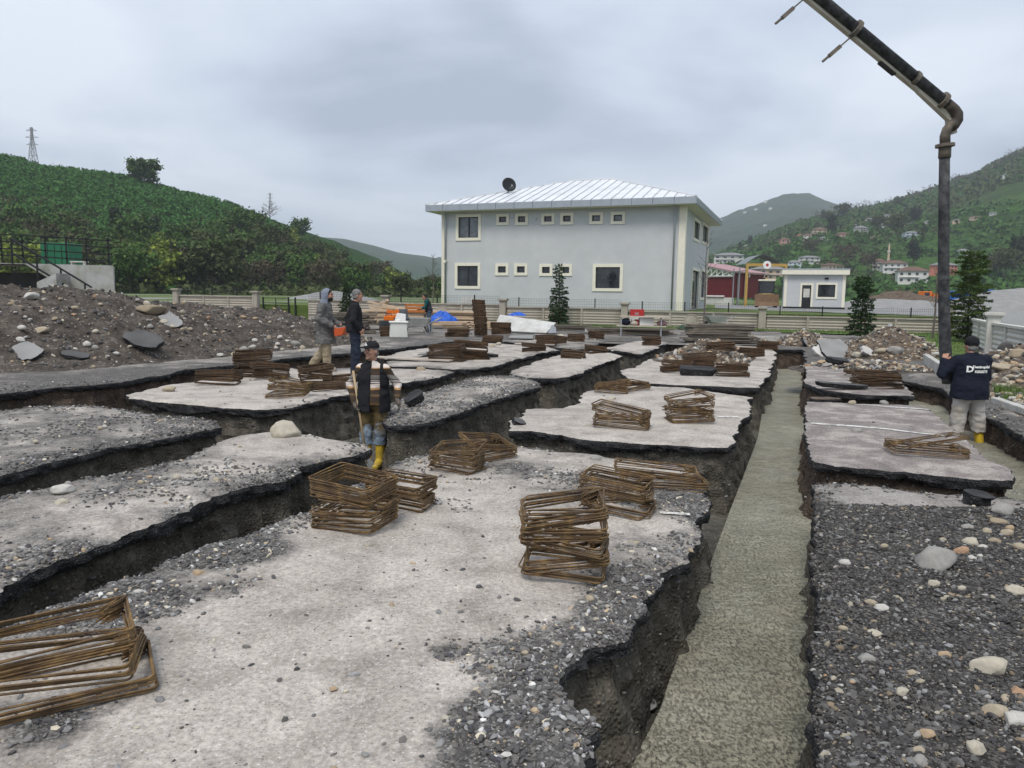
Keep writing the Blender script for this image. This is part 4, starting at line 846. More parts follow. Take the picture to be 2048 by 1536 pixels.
# ================================================================ HOUSE
MT['wallgrey'] = simple('grey_render', (0.50, 0.515, 0.525), 0.9, 0.05, 1.2, 0.12, 160, dirt=(0.38, 0.40, 0.415), dscale=0.35, damt=0.35)
MT['cream'] = simple('cream_trim', (0.72, 0.69, 0.58), 0.8, 0.05, 4)
MT['roofmetal'] = simple('pale_metal_roof', (0.76, 0.775, 0.79), 0.45, 0.06, 1.5, spec=0.5, metal=0.25, dirt=(0.52, 0.53, 0.54), dscale=0.8, damt=0.5)
MT['seam'] = simple('roof_seam', (0.40, 0.41, 0.43), 0.5, 0.1, 3, metal=0.3)
MT['fascia'] = simple('zinc_fascia', (0.36, 0.39, 0.42), 0.4, 0.08, 3, spec=0.5, metal=0.55)
MT['frame'] = simple('anthracite_frame', (0.022, 0.024, 0.028), 0.5, 0.1, 5)
MT['black'] = simple('black_metal', (0.015, 0.016, 0.018), 0.5, 0.2, 8)
def glass(name, c, lit=None):
    t = NT(name); co = t.co(); col = t.ramp(t.noise(co, 1.3, 5, 0.6, 0.6), [(0.35, tuple(x * .5 for x in c)), (0.65, tuple(x * 1.6 for x in c))])
    return t.done(col, 0.06, None, 0.6)
MT['glass'] = glass('dark_glass', (0.018, 0.022, 0.026)); MT['glass_pale'] = glass('curtained_glass', (0.10, 0.115, 0.13))
HW, HD, HR = 16.65, 13.5, R(-21)
hB = PY(1360, 600, 47.5); hA = Vector((hB.x - HW * math.cos(HR), hB.y - HW * math.sin(HR), UP))
house = thing('house', 'grey two-storey house with pale hipped metal roof behind the wall', 'house', hA, HR)
Hi = (Matrix.Translation(hA) @ Matrix.Rotation(HR, 4, 'Z')).inverted(); HRm = Hi.to_3x3(); Hcam = Hi @ CAM
def hpx(u, v, plane='front'):
    d = HRm @ ray(u, v); k = 1 if plane == 'front' else 0; off = 0 if plane == 'front' else HW
    t = (off - Hcam[k]) / d[k]; q = Hcam + d * t; return (q.x if plane == 'front' else q.y), q.z
EH = 7.8 - UP - 0.45                    # wall height to soffit
FRONT = [(912, 962, 429, 481, 'big', 'glass_pale'), (993, 1018, 428, 450, 's', 'glass'), (1031, 1056, 427, 450, 's', 'glass'), (1083, 1109, 427, 449, 's', 'glass'), (1121, 1147, 426, 449, 's', 'glass'), (1179, 1206, 425, 448, 's', 'glass_pale'), (1222, 1250, 424, 448, 's', 'glass_pale'),
         (910, 961, 526, 578, 'big', 'glass'), (991, 1017, 527, 551, 's', 'glass'), (1029, 1055, 527, 551, 's', 'glass'), (1079, 1105, 528, 552, 's', 'glass'), (1120, 1144, 528, 552, 's', 'glass'), (1186, 1245, 528, 583, 'one', 'glass')]
ops = []
for (u0, u1, v0, v1, k, g) in FRONT:
    x0, z1 = hpx(u0, v0); x1, z0 = hpx(u1, v1); tr = 0.19 if k == 's' else 0.20; ops.append((x0 + tr, x1 - tr, z0 + tr, z1 - tr, tr, k, g))
SIDE = [(1388, 1398, 434, 487, 'side', 'glass'), (1405, 1415, 443, 493, 'side', 'glass'), (1384, 1395, 534, 622, 'door', 'glass'), (1402, 1409, 537, 600, 'side', 'glass')]
sops = []
for (u0, u1, v0, v1, k, g) in SIDE:
    y0, z1 = hpx(u0, v0, 'side'); y1, z0 = hpx(u1, v1, 'side'); z0 = max(z0, 0.05); sops.append((y0 + .2, min(y1, HD - .4) - .2, z0 + (.2 if k != 'door' else 0), z1 - .2, .2, k, g))
def wall_with_holes(m, L_, H_, ops_, mk):
    """plane wall as a grid of quads leaving the openings free, with reveals"""
    xs = sorted({0, L_} | {o[0] for o in ops_} | {o[1] for o in ops_}); zs = sorted({0, H_} | {o[2] for o in ops_} | {o[3] for o in ops_})
    for a, b in zip(xs, xs[1:]):
        for c, d in zip(zs, zs[1:]):
            cx, cz = (a + b) / 2, (c + d) / 2
            if any(o[0] < cx < o[1] and o[2] < cz < o[3] for o in ops_): continue
            m.add([mk(a, 0, c), mk(b, 0, c), mk(b, 0, d), mk(a, 0, d)], [(0, 1, 2, 3)])
    for o in ops_:
        a, b, c, d = o[:4]; q = [(a, c), (b, c), (b, d), (a, d)]
        for i in range(4):
            p_, r_ = q[i], q[(i + 1) % 4]; m.add([mk(p_[0], 0, p_[1]), mk(r_[0], 0, r_[1]), mk(r_[0], .28, r_[1]), mk(p_[0], .28, p_[1])], [(0, 1, 2, 3)])
m = MB(); fr = lambda a, d, z: (a, d, z); sdf_ = lambda a, d, z: (HW - d, a, z)
wall_with_holes(m, HW, EH, ops, fr); wall_with_holes(m, HD, EH, sops, sdf_)
m.add([(0, 0, 0), (0, HD, 0), (0, HD, EH), (0, 0, EH)], [(0, 1, 2, 3)]); m.add([(0, HD, 0), (HW, HD, 0), (HW, HD, EH), (0, HD, EH)], [(0, 1, 2, 3)])
m.build('wall', MT['wallgrey'], house)
def window(parent, a, b, c, d, tr, k, g, mk, sill=True):
    def bx_(m, a0, a1, d0, d1, z0, z1):
        p_, q_ = mk(a0, d0, z0), mk(a1, d1, z1); m.bx(min(p_[0], q_[0]), max(p_[0], q_[0]), min(p_[1], q_[1]), max(p_[1], q_[1]), z0, z1)
    m = MB()
    bx_(m, a - tr, b + tr, -.05, .03, d, d + tr); bx_(m, a - tr, a, -.05, .03, c, d); bx_(m, b, b + tr, -.05, .03, c, d)
    if k != 'door': bx_(m, a - tr, b + tr, -.06, .03, c - tr, c)
    wn_ = m.build('window' if k != 'door' else 'door', MT['cream'], parent)
    m = MB(); w_ = .055; bx_(m, a, b, .10, .16, d - w_, d); bx_(m, a, b, .10, .16, c, c + w_); bx_(m, a, a + w_, .101, .159, c + w_, d - w_); bx_(m, b - w_, b, .101, .159, c + w_, d - w_)
    n = {'big': 2, 'one': 1, 's': 1, 'side': 1, 'door': 1}[k]
    if n == 2: bx_(m, (a + b) / 2 - .05, (a + b) / 2 + .05, .095, .158, c + w_, d - w_)
    m.build('frame', MT['frame'], wn_)
    for i in range(n):
        m = MB(); e0, e1 = a + (b - a) * i / n, a + (b - a) * (i + 1) / n; bx_(m, e0 + .03, e1 - .03, .125, .14, c + .03, d - .03); m.build('pane', MT[g], wn_)
for o_ in ops: window(house, *o_, fr)
for o_ in sops: window(house, *o_, sdf_)
for (x, y, sx, sy) in ((-.03, -.03, .22, .22), (HW - .24, -.04, .42, .5), (HW - .19, HD - .2, .24, .24)):
    m = MB(); m.bx(x, x + sx, y, y + sy, 0, EH - .002); m.build('corner_pilaster', MT['cream'], house)
# roof: fascia segments, soffit, panels, caps
OV = 0.85; ex0, ex1, ey0, ey1 = -OV, HW + OV, -OV, HD + OV; RZ = EH + 0.42
q1, zr = hpx(1110, 356); RHt = 10.15 - UP
ridge_y = HD / 2; rin = (ey1 - ey0) / 2 * 0.93; rx0, rx1 = ex0 + rin + 1.0, ex1 - rin
m = MB(); m.bx(ex0 + .03, ex1 - .03, ey0 + .03, ey1 - .03, EH, EH + .1); m.build('soffit', MT['cream'], house)
roof = MB(); roof.add([(ex0, ey0, RZ - .02), (ex1, ey0, RZ - .02), (ex1, ey1, RZ - .02), (ex0, ey1, RZ - .02), (rx0, ridge_y, RHt - .03), (rx1, ridge_y, RHt - .03)], [(0, 1, 5, 4), (1, 2, 5), (2, 3, 4, 5), (3, 0, 4), (0, 3, 2, 1)])
roof = roof.build('roof', MT['seam'], house)
def fascia(a, b, n, name='fascia_panel'):
    a, b = Vector(a), Vector(b)
    for i in range(n):
        p_, q_ = a.lerp(b, i / n), a.lerp(b, (i + 1) / n); d = (q_ - p_).normalized() * .012
        m = MB(); m.bar(p_ + d, q_ - d, .07, .40); m.build(name, MT['fascia'], roof)
fz = EH + .22
fascia((ex0, ey0, fz), (ex1, ey0, fz), 14); fascia((ex1, ey0, fz), (ex1, ey1, fz), 11); fascia((ex0, ey1, fz), (ex0, ey0, fz), 11); fascia((ex1, ey1, fz), (ex0, ey1, fz), 14)
def roof_face(e0, e1, r0, r1, n):
    e0, e1, r0, r1 = map(Vector, (e0, e1, r0, r1)); L_ = (e1 - e0).length; ax = (e1 - e0).normalized()
    up = (r0 - e0) - ax * (r0 - e0).dot(ax); H_ = up.length; up.normalize(); nn = ax.cross(up).normalized()
    if nn.z < 0: nn = -nn
    t0, t1 = (r0 - e0).dot(ax), (r1 - e0).dot(ax)
    def top(s):
        if s < t0: return H_ * s / t0 if t0 > 1e-6 else H_
        if s > t1: return H_ * (L_ - s) / (L_ - t1)
        return H_
    w_ = L_ / n
    for i in range(n):
        s0, s1 = i * w_, (i + 1) * w_; prof = [s0 + .012] + [s for s in (t0, t1) if s0 + .02 < s < s1 - .02] + [s1 - .012]
        lo = [e0 + ax * s for s in (prof[0], prof[-1])]; hi = [e0 + ax * s + up * max(.02, top(s)) for s in reversed(prof)]
        poly = lo + hi; k = len(poly); m = MB(); m.add([p_ + nn * .004 for p_ in poly] + [p_ + nn * .028 for p_ in poly], [tuple(range(k))[::-1], tuple(range(k, 2 * k))] + [(j, (j + 1) % k, k + (j + 1) % k, k + j) for j in range(k)])
        m.build('roof_panel', MT['roofmetal'], roof)
        if i and min(top(s0), H_) > .3:
            m = MB(); m.bar(e0 + ax * s0 + nn * .03, e0 + ax * s0 + up * (top(s0) - .05) + nn * .03, .035, .07, up=nn); m.build('seam', MT['seam'], roof)
c_ = [(ex0, ey0, RZ), (ex1, ey0, RZ), (ex1, ey1, RZ), (ex0, ey1, RZ)]; r_a, r_b = (rx0, ridge_y, RHt), (rx1, ridge_y, RHt)
roof_face(c_[0], c_[1], r_a, r_b, 28); roof_face(c_[1], c_[2], r_b, r_b, 23); roof_face(c_[2], c_[3], r_b, r_a, 28); roof_face(c_[3], c_[0], r_a, r_a, 23)
for a, b in ((c_[0], r_a), (c_[3], r_a), (c_[1], r_b), (c_[2], r_b), (r_a, r_b)):
    m = MB(); a, b = Vector(a) + Vector((0, 0, .05)), Vector(b) + Vector((0, 0, .05)); m.bar(a, b, .16, .07); m.build('ridge_cap', MT['roofmetal'], roof)
for x in (.32, HW - .5):
    m = MB(); m.tube([(x, -.5, EH + .02), (x, -.14, EH - .3), (x, -.12, EH - .6), (x, -.12, .1)], .055, 10); m.build('downpipe', MT['fascia'], house, True)
m = MB(); x, z = hpx(893, 522); m.bx(x - .06, x + .06, -.35, 0, z - .05, z + .05); m.lathe([(.09, -.07), (.10, 0), (.09, .07)], 10, (x, -.32, z - .08)); m.build('security_camera', MT['cream'], house)
for u, v in ((1025, 435), (1072, 438)):
    x, z = hpx(u, v); m = MB(); m.bx(x - .06, x + .06, -.08, 0, z - .06, z + .06); m.build('wall_lamp', MT['fascia'], house)
# satellite dish on the hip
q = PY(1017, 372, 54.5); dish = thing('satellite_dish', 'dark satellite dish standing on the left hip of the house roof', 'satellite dish', (q.x, q.y, q.z - .55), R(20))
m = MB(); Mx = Matrix.Rotation(R(75), 3, 'X'); prof = [(r_ * .52, r_ * r_ * .13) for r_ in (0.02, .25, .5, .75, 1.0)]
m.lathe(prof + [(r_ - .01, z + .02) for r_, z in reversed(prof)], 24, (0, 0, .6), M=Mx); m.build('reflector', MT['black'], dish, True)
m = MB(); m.bar((0, 0, -.3), (0, 0.05, .6), .06); m.build('mast', MT['fascia'], dish); m = MB(); m.bar((0, 0, .25), (.05, -.55, .5), .03); m.box((.05, -.56, .52), (.08, .1, .1)); m.build('feed_arm', MT['fascia'], dish)

# ================================================================ BOUNDARY WALL
MT['castwall'] = simple('weathered_cast_concrete', (0.385, 0.35, 0.295), 0.9, 0.15, 3, 0.3, 50, dirt=(0.24, 0.215, 0.175), dscale=1.6, damt=0.75)
MT['castwhite'] = simple('pale_cast_concrete', (0.56, 0.55, 0.51), 0.9, 0.1, 3, 0.3, 50, dirt=(0.36, 0.35, 0.32), dscale=1.6, damt=0.6)
MT['wire'] = simple('dark_wire', (0.03, 0.035, 0.04), 0.6, 0.1)
WM = {}
def course_mesh(Lp, ph, mat):
    k = (round(Lp, 2), ph, mat)
    if k in WM: return WM[k]
    m = MB(); n = 40; H_ = .158
    for i in range(n + 1):
        x = -Lp / 2 + Lp * i / n; s = math.sin(2 * math.pi * (i / n) * 4 + ph * math.pi)
        for z, y in ((0.0, .004), (0.03 + .022 * s, -.012 - .012 * s), (0.08, -.030), (0.128 + .022 * s, -.012 + .012 * s), (H_ - .001, .004)): m.v.append((x, y, z))
    for i in range(n):
        for j in range(4):
            a = i * 5 + j; m.f.append((a, a + 5, a + 6, a + 1)); m.m.append(0)
    WM[k] = m.mesh('wave_course', MT[mat]); return WM[k]
PIL = [-23.1, -17.1, -8.05, -0.6, 6.5, 13.85]
def wall_run(a, b, label, mat, panels, zb=0.0, nc=6, mesh_fence=True, roundels=(), zslope=0.0):
    a, b = Vector(a), Vector(b); d = b - a; Ln = d.length; rz = math.atan2(d.y, d.x)
    o = thing('boundary_wall', label, 'wall', (a.x, a.y, zb), rz)
    m = MB(); m.bx(0, Ln, .03, .10, -.3, nc * .158 - .01); m.build('wall_back', MT[mat], o)
    Lp = Ln / panels
    for i in range(panels):
        for c in range(nc): add('wave_course', course_mesh(Lp - .13, (c % 2), mat), o, (Lp * (i + .5), 0, c * .158))
        if i: m = MB(); m.bx(Lp * i - .06, Lp * i + .06, -.075, .028, -.3, nc * .158 - .003); m.build('post', MT[mat], o)
        if i in roundels:
            m = MB(); m.lathe([(.42, 0), (.42, .05), (.36, .05), (.34, .03), (.30, .03), (.28, .055)], 24, (Lp * (i + .5), -.05, nc * .079), M=Matrix.Rotation(R(90), 3, 'X')); m.build('roundel', MT[mat], o)
    m = MB(); m.bx(0, Ln, -.085, .13, nc * .158, nc * .158 + .075); m.build('coping', MT[mat], o)
    if mesh_fence:
        top = nc * .158 + .075
        for i in range(panels):
            x0, x1 = Lp * i, Lp * (i + 1); m = MB()
            for k in range(int(Lp / .10)): x = x0 + .05 + k * .10; m.bx(x - .004, x + .004, .02, .028, top, top + .50)
            for z in (.05, .2, .35, .48): m.bx(x0, x1, .016, .024, top + z - .004, top + z + .004)
            m.build('wire_panel', MT['wire'], o)
            m = MB(); m.bx(x0 - .03 + Lp * .33, x0 + .03 + Lp * .33, .0, .06, top, top + .55); m.build('fence_post', MT['black'], o)
    return o
def pillar(x, y, label, h=1.42, zb=0.0, mat='castwall', rz=R(-15)):
    o = thing('wall_pillar', label, 'pillar', (x, y, zb), rz, None)
    m = MB(); m.bx(-.19, .19, -.21, .17, -.3, h - .16); m.build('shaft', MT[mat], o)
    m = MB(); m.bx(-.23, .23, -.25, .21, h - .162, h - .10); m.bx(-.29, .29, -.31, .27, h - .10, h - .03); m.bx(-.25, .25, -.27, .23, h - .03, h); m.build('capital', MT[mat], o)
    for k in (-.1, .1): m = MB(); m.bx(k - .03, k + .03, -.235, -.20, .2, h - .25); m.build('flute', MT[mat], o)
zf_ = lambda x: -0.016 * (x - 2.65)
labs = ['left of the gate behind the long earth heap', 'between the gate and the timber pile', 'behind the blue tarp', 'behind the topiary conifer', 'behind the tilted empty wheelbarrow', 'behind the tall brown soil heap']
ends = PIL + [22.7]
for i in range(len(ends) - 1):
    if i == 1: x0 = -13.6; x1 = ends[2]
    else: x0, x1 = ends[i], ends[i + 1]
    wall_run((x0 + .2, FX(x0 + .2)), (x1 - .2, FX(x1 - .2)), 'cast concrete wall with wavy courses ' + labs[i], 'castwall', 2 if i == 1 else 3 if i < 5 else 4, zf_((x0 + x1) / 2), roundels={2: (1,), 4: (1,)}.get(i, ()))
for x, l in zip(PIL, ['first fluted concrete pillar from the left, above the earth heap', 'fluted concrete pillar at the left of the metal gate', 'fluted concrete pillar behind the timber pile', 'fluted concrete pillar right of the stirrup tower', 'fluted concrete pillar beside the red and white board', 'fluted concrete pillar left of the guard booth']): pillar(x, FX(x), l, zb=zf_(x))
pillar(22.9, FX(22.9), 'pillar at the corner of the boundary wall behind the large conifer')
for i in range(3): wall_run(RW[i], RW[i + 1], ['white wavy cast wall running back to the corner behind the large conifer', 'white wavy cast wall at the right edge above the rubble heap', 'white wavy cast wall just beyond the right edge'][i], 'castwhite', [5, 2, 2][i], 0, 6, False)
pillar(15.75, 24.7, 'white pillar where the right wall steps down', 1.36, 0, 'castwhite', R(64))
# gate
gx = -15.6; g = thing('metal_gate', 'black tubular metal gate left of the hooded man', 'gate', (gx - .1, FX(gx) + .05, 0), R(-15))
for x in (-.95, .95, 1.45):
    m = MB(); m.bx(x - .04, x + .04, -.04, .04, 0, 1.35); m.build('post', MT['black'], g)
for z in (.12, .55, .95, 1.28): m = MB(); m.bx(-.91, .91, -.02, .02, z - .02, z + .02); m.build('rail', MT['black'], g)
m = MB(); m.bx(-.02, .02, -.021, .021, .14, 1.26); m.build('stile', MT['black'], g)

# ================================================================ GUARD BOOTH AND ENTRANCE
bq = PY(1567, 600, 66.0); bw = PY(1689, 600, 64.5); brz = math.atan2(bw.y - bq.y, bw.x - bq.x); BW = (bw - bq).length; BHt = 2.95
booth = thing('guard_booth', 'small grey guard booth with flat white roof beyond the wall', 'booth', (bq.x, bq.y, UP), brz)
bo = [(BW * .30, BW * .45, .05, 2.05, .16, 'door', 'glass'), (BW * .56, BW * .84, 1.05, 2.1, .16, 'big', 'glass')]
m = MB(); wall_with_holes(m, BW, BHt, bo, fr); m.bx(-.001, .0, 0.002, 3.4, 0, BHt); m.bx(BW, BW + .001, 0.002, 3.4, 0, BHt); m.bx(0, BW, 3.4, 3.401, 0, BHt); m.build('wall', MT['wallgrey'], booth)
for o_ in bo: window(booth, *o_, fr)
m = MB(); m.bx(BW * .30, BW * .45, .11, .15, .05, 1.2); m.build('door_leaf', MT['frame'], booth)
m = MB(); m.bx(BW * .325, BW * .43, .105, .112, 1.0, 1.75); m.build('notice', MT['castwhite'], booth)
m = MB(); m.bx(-.25, BW + .25, -.35, 3.6, BHt, BHt + .42); m.build('roof', MT['cream'], booth); m = MB(); m.bx(-.27, BW + .27, -.37, 3.62, BHt + .42, BHt + .52); m.build('roof_edge', MT['fascia'], booth)
for x in (.0, BW - .22): m = MB(); m.bx(x - .01, x + .23, -.03, .2, 0, BHt - .01); m.build('corner_pilaster', MT['cream'], booth)
m = MB(); m.bx(-.05, BW + .05, -.06, -.005, 0, .18); m.build('plinth', MT['black'], booth); m = MB(); m.bx(BW * .66, BW * .72, -.12, 0, 2.55, 2.7); m.build('wall_lamp', MT['black'], booth)
MT['yellow'] = simple('ochre_steel', (0.42, 0.27, 0.08), 0.6, 0.15); MT['maroon'] = simple('maroon_sheet', (0.105, 0.018, 0.022), 0.55, 0.15, 2); MT['pink'] = simple('faded_pink_roof', (0.36, 0.21, 0.22), 0.6, 0.1); MT['steel'] = simple('galvanised_steel', (0.30, 0.31, 0.32), 0.45, 0.15, metal=0.5); MT['white'] = simple('white_paint', (0.74, 0.74, 0.72), 0.6, 0.05); MT['red'] = simple('red_paint', (0.42, 0.03, 0.03), 0.5, 0.15)
a1, a2 = PY(1491, 600, 80), PY(1568, 600, 80); AW = a2.x - a1.x
ar = thing('entrance_arch', 'ochre steel entrance portal with round sign beside the guard booth', 'portal', (a1.x, a1.y, UP))
AH = 1.7 + (598 - 535) / F * 80 - UP
for x in (0, AW): m = MB(); m.bx(x - .12, x + .12, -.12, .12, 0, AH); m.build('post', MT['yellow'], ar)
m = MB(); m.bx(-.12, AW + .12, -.11, .11, AH, AH + .3); m.build('beam', MT['yellow'], ar)
for k in range(3): m = MB(); m.bx(-.05, .05, .3 + k * 2.2, .4 + k * 2.2, 0, AH - .1); m.bx(-.04, .04, .3 + k * 2.2, 2.5 + k * 2.2, AH - .5, AH - .4); m.build('side_frame', MT['steel'], ar)
m = MB(); m.lathe([(.42, 0), (.42, .08)], 24, (AW / 2, -.12, AH + .15), M=Matrix.Rotation(R(90), 3, 'X')); s_ = m.build('round_sign', MT['white'], ar)
m = MB(); m.lathe([(.15, 0), (.15, .01)], 20, (AW / 2, -.205, AH + .15), M=Matrix.Rotation(R(90), 3, 'X')); m.build('emblem', MT['red'], s_)
m = MB()
for k in range(3):
    pts = [(AW * (.02 + .96 * i / 12), 1 + k * 1.6, AH + .25 + 1.0 * math.sin(math.pi * i / 12)) for i in range(13)]
    m = MB(); m.tube(pts, .05, 5); m.build('roof_bow', MT['steel'], ar)
m = MB(); pts0 = [(AW * (.02 + .96 * i / 12), AH + .30 + 1.0 * math.sin(math.pi * i / 12)) for i in range(13)]
m.add([(x, .9, z) for x, z in pts0] + [(x, 4.4, z) for x, z in pts0], [(i, i + 1, 14 + i, 13 + i) for i in range(12)]); m.build('roof_sheet', simple('translucent_grey_roof', (.16, .18, .18), .5, .1), ar)
# maroon hall
h1 = PY(1406, 600, 96); h2 = PY(1489, 600, 92); hw_ = h2.x - h1.x
hall = thing('market_hall', 'maroon hall with pink roof and open steel trusses beyond the wall', 'hall', (h1.x, h1.y, UP), math.atan2(h2.y - h1.y, h2.x - h1.x))
m = MB(); m.bx(0, hw_, 0, .2, .9, 3.4); m.build('front_wall', MT['maroon'], hall); m = MB(); m.bx(hw_ - .2, hw_, .2, 9, .9, 3.9); m.build('side_wall', MT['maroon'], hall)
m = MB(); m.bx(-.2, hw_ + .2, -.3, .0, 0, .9); m.build('base_wall', MT['castwhite'], hall); m = MB(); m.bx(-.1, hw_ * .78, -.5, -.32, 1.0, 1.15); m.build('handrail', MT['white'], hall)
m = MB(); m.add([(-2.0, -.4, 5.3), (hw_ + .3, -.4, 4.0), (hw_ + .3, 9, 4.0), (-2.0, 9, 5.3), (-2.0, -.4, 5.4), (hw_ + .3, -.4, 4.1), (hw_ + .3, 9, 4.1), (-2.0, 9, 5.4)], [(0, 1, 2, 3), (4, 7, 6, 5), (0, 4, 5, 1), (1, 5, 6, 2), (2, 6, 7, 3), (3, 7, 4, 0)]); m.build('roof', MT['pink'], hall)
for k in range(3):
    y = -.2 + k * 4; m = MB(); m.bar((-2, y, 3.6), (hw_ + .2, y, 3.55), .1); m.bar((-2, y, 5.25), (hw_ + .2, y, 3.95), .1)
    for i in range(8):
        x0 = -2 + (hw_ + 2.2) * i / 8; x1 = -2 + (hw_ + 2.2) * (i + 1) / 8; zt = lambda x: 5.25 - (x + 2) / (hw_ + 2.2) * 1.3
        m.bar((x0, y, 3.6), (x1, y, zt(x1)), .08); m.bar((x1, y, 3.6), (x1, y, zt(x1)), .08)
    m.build('truss', MT['white'], hall)
for k in range(2): m = MB(); m.bx(hw_ + .05, hw_ + .2, 1 + k * 1.8, 1.2 + k * 1.8, 0, 3.9); m.build('column', MT['steel'], hall)

# backhoe loader in the portal
bp = PY(1532, 600, 74); ld = thing('backhoe_loader', 'yellow backhoe loader with raised front bucket in the entrance portal', 'loader', (bp.x, bp.y, UP), R(-17))
MT['loader'] = simple('loader_yellow', (0.34, 0.24, 0.08), 0.55, 0.2, 4, dirt=(.2, .15, .08)); MT['tyre'] = simple('tyre_rubber', (0.022, 0.022, 0.022), 0.9, 0.3)
m = MB(); m.bx(-.45, .45, -1.6, .6, .65, 1.35); m.build('bonnet', MT['loader'], ld, bevel=.05); m = MB(); m.bx(-.75, .75, .1, 1.7, .55, 1.3); m.build('chassis', MT['loader'], ld)
m = MB()
for x in (-.68, .68):
    for y in (.15, 1.55): m.bx(x - .05, x + .05, y - .05, y + .05, 1.3, 2.55)
m.build('cab_frame', MT['black'], ld); m = MB(); m.bx(-.80, .80, .0, 1.75, 2.55, 2.70); m.build('cab_roof', MT['cream'], ld, bevel=.04); m = MB(); m.bx(-.63, .63, .14, .16, 1.32, 2.52); m.build('windscreen', MT['glass'], ld)
m = MB(); m.add([(-1.1, -2.3, .55), (1.1, -2.3, .55), (1.1, -2.75, .15), (-1.1, -2.75, .15), (-1.1, -2.15, 1.25), (1.1, -2.15, 1.25), (1.1, -2.05, .5), (-1.1, -2.05, .5)], [(0, 1, 2, 3), (4, 5, 1, 0), (4, 7, 6, 5), (3, 2, 6, 7), (0, 3, 7, 4), (1, 5, 6, 2)]); m.build('bucket', simple('rusty_bucket', (.16, .10, .06), .8, .3), ld)
for x in (-.6, .6): m = MB(); m.bar((x, .2, 1.25), (x, -1.3, 1.2), .12, .18); m.bar((x, -1.3, 1.2), (x, -2.1, .7), .12, .18); m.build('loader_arm', MT['loader'], ld)
for x, y, r_ in ((-.85, -1.1, .48), (.85, -1.1, .48), (-.85, 1.2, .68), (.85, 1.2, .68)):
    m = MB(); m.lathe([(r_ * .5, -.17), (r_ * .92, -.17), (r_, -.1), (r_, .1), (r_ * .92, .17), (r_ * .5, .17)], 20, (x, y, r_), M=Matrix.Rotation(R(90), 3, 'Y')); wl = m.build('wheel', MT['tyre'], ld, True); m = MB(); m.lathe([(r_ * .48, -.18), (r_ * .48, .18)], 16, (x, y, r_), M=Matrix.Rotation(R(90), 3, 'Y')); m.build('rim', MT['cream'], wl)
for x in (-.35, .35): m = MB(); m.lathe([(.1, 0), (.1, .06)], 12, (x, -1.6, 1.15), M=Matrix.Rotation(R(90), 3, 'X')); m.build('headlight', MT['white'], ld)
m = MB(); m.bar((0, 1.8, 1.0), (0, 2.6, 2.9), .2, .28); m.bar((0, 2.6, 2.9), (.0, 3.2, 1.6), .16, .2); m.build('backhoe_arm', MT['loader'], ld)

# ================================================================ CONCRETE LANDING ON THE LEFT
MT['rawconc'] = simple('raw_concrete', (0.40, 0.40, 0.39), 0.9, 0.15, 1.2, 0.3, 40, dirt=(0.19, 0.19, 0.12), dscale=1.3, damt=0.85)
LY = 30.0; e1 = PY(226, 530, LY); zt = e1.z; land = thing('concrete_landing', 'raw concrete landing with sloping ramp underside above the earth heap', 'landing', (e1.x, LY, 0))
def lx(u): return PY(u, 530, LY).x - e1.x
m = MB(); zb_ = PY(226, 582, LY).z - .8
poly = [(lx(-260), zt + .05), (lx(0), zt + .02), (0, zt - .02), (0, zb_), (lx(140), zb_), (lx(95), PY(95, 556, LY).z), (lx(50), PY(50, 527, LY).z - .02), (lx(-260), PY(50, 527, LY).z)]
k8 = len(poly); bk = lambda x: x + e1.x * 3.4 / LY if x > lx(150) else x
m.add([(x, 0, z) for x, z in poly] + [(bk(x), 3.5, z) for x, z in poly], [tuple(range(k8))[::-1], tuple(range(k8, 2 * k8))] + [(i, (i + 1) % k8, k8 + (i + 1) % k8, k8 + i) for i in range(k8)]); m.build('slab', MT['rawconc'], land)
m = MB(); m.bx(lx(-260), lx(140), 2.6, 2.8, -.1, zt - .3); m.build('back_wall', MT['plate_dark'], land)
m = MB(); m.prism([(lx(100), PY(100, 565, LY).z), (lx(138), PY(138, 548, LY).z), (lx(140), zb_), (lx(100), zb_)], 'y', -.9, -.02); m.build('stair_cheek', MT['rawconc'], land)
rl = thing('railing', 'dark steel railing along the concrete landing', 'railing', (e1.x, LY + .15, zt))
rh = PY(0, 472, LY).z - zt
for k, dz in enumerate((0, .27, .54, .80)): m = MB(); z = 1.05 - dz; m.bar((lx(-260), 0, z + .10), (lx(30), 0, z + .08), .05); m.bar((lx(30), 0, z + .08), (-.1, 0, z - .10), .05); m.build('rail', MT['black'], rl)
for u in (-200, -140, -60, 0, 42, 88, 130, 170, 214): m = MB(); x = lx(u); m.bar((x, 0, -.05), (x, 0, 1.08), .05); m.build('post', MT['black'], rl)
sr = thing('stair_railing', 'dark stair handrail sloping down from the concrete landing', 'railing', (e1.x, LY - .5, zt))
for dz in (0, .55): m = MB(); a = (lx(40), 0, PY(40, 478, LY).z - zt - dz); b = (lx(195), 0, PY(195, 575, LY).z - zt - dz); m.bar(a, b, .06); m.build('rail', MT['black'], sr)
for u, v in ((42, 480), (90, 508), (136, 538), (182, 567)): m = MB(); x = lx(u); z = PY(u, v, LY).z - zt; m.bar((x, 0, z), (x, 0, z - 1.0), .05); m.build('post', MT['black'], sr)
MT['green'] = simple('green_sheet_metal', (0.018, 0.13, 0.065), 0.55, 0.1, 3)
q0, q1_ = PY(80, 485, LY + 1.6), PY(138, 522, LY + 1.6); gb = thing('green_cabinet', 'green metal cabinet standing behind the landing railing', 'cabinet', (q0.x, q0.y, zt))
m = MB(); m.bx(0, q1_.x - q0.x, 0, 1.0, 0.03, q0.z - zt); m.build('body', MT['green'], gb, bevel=.02)
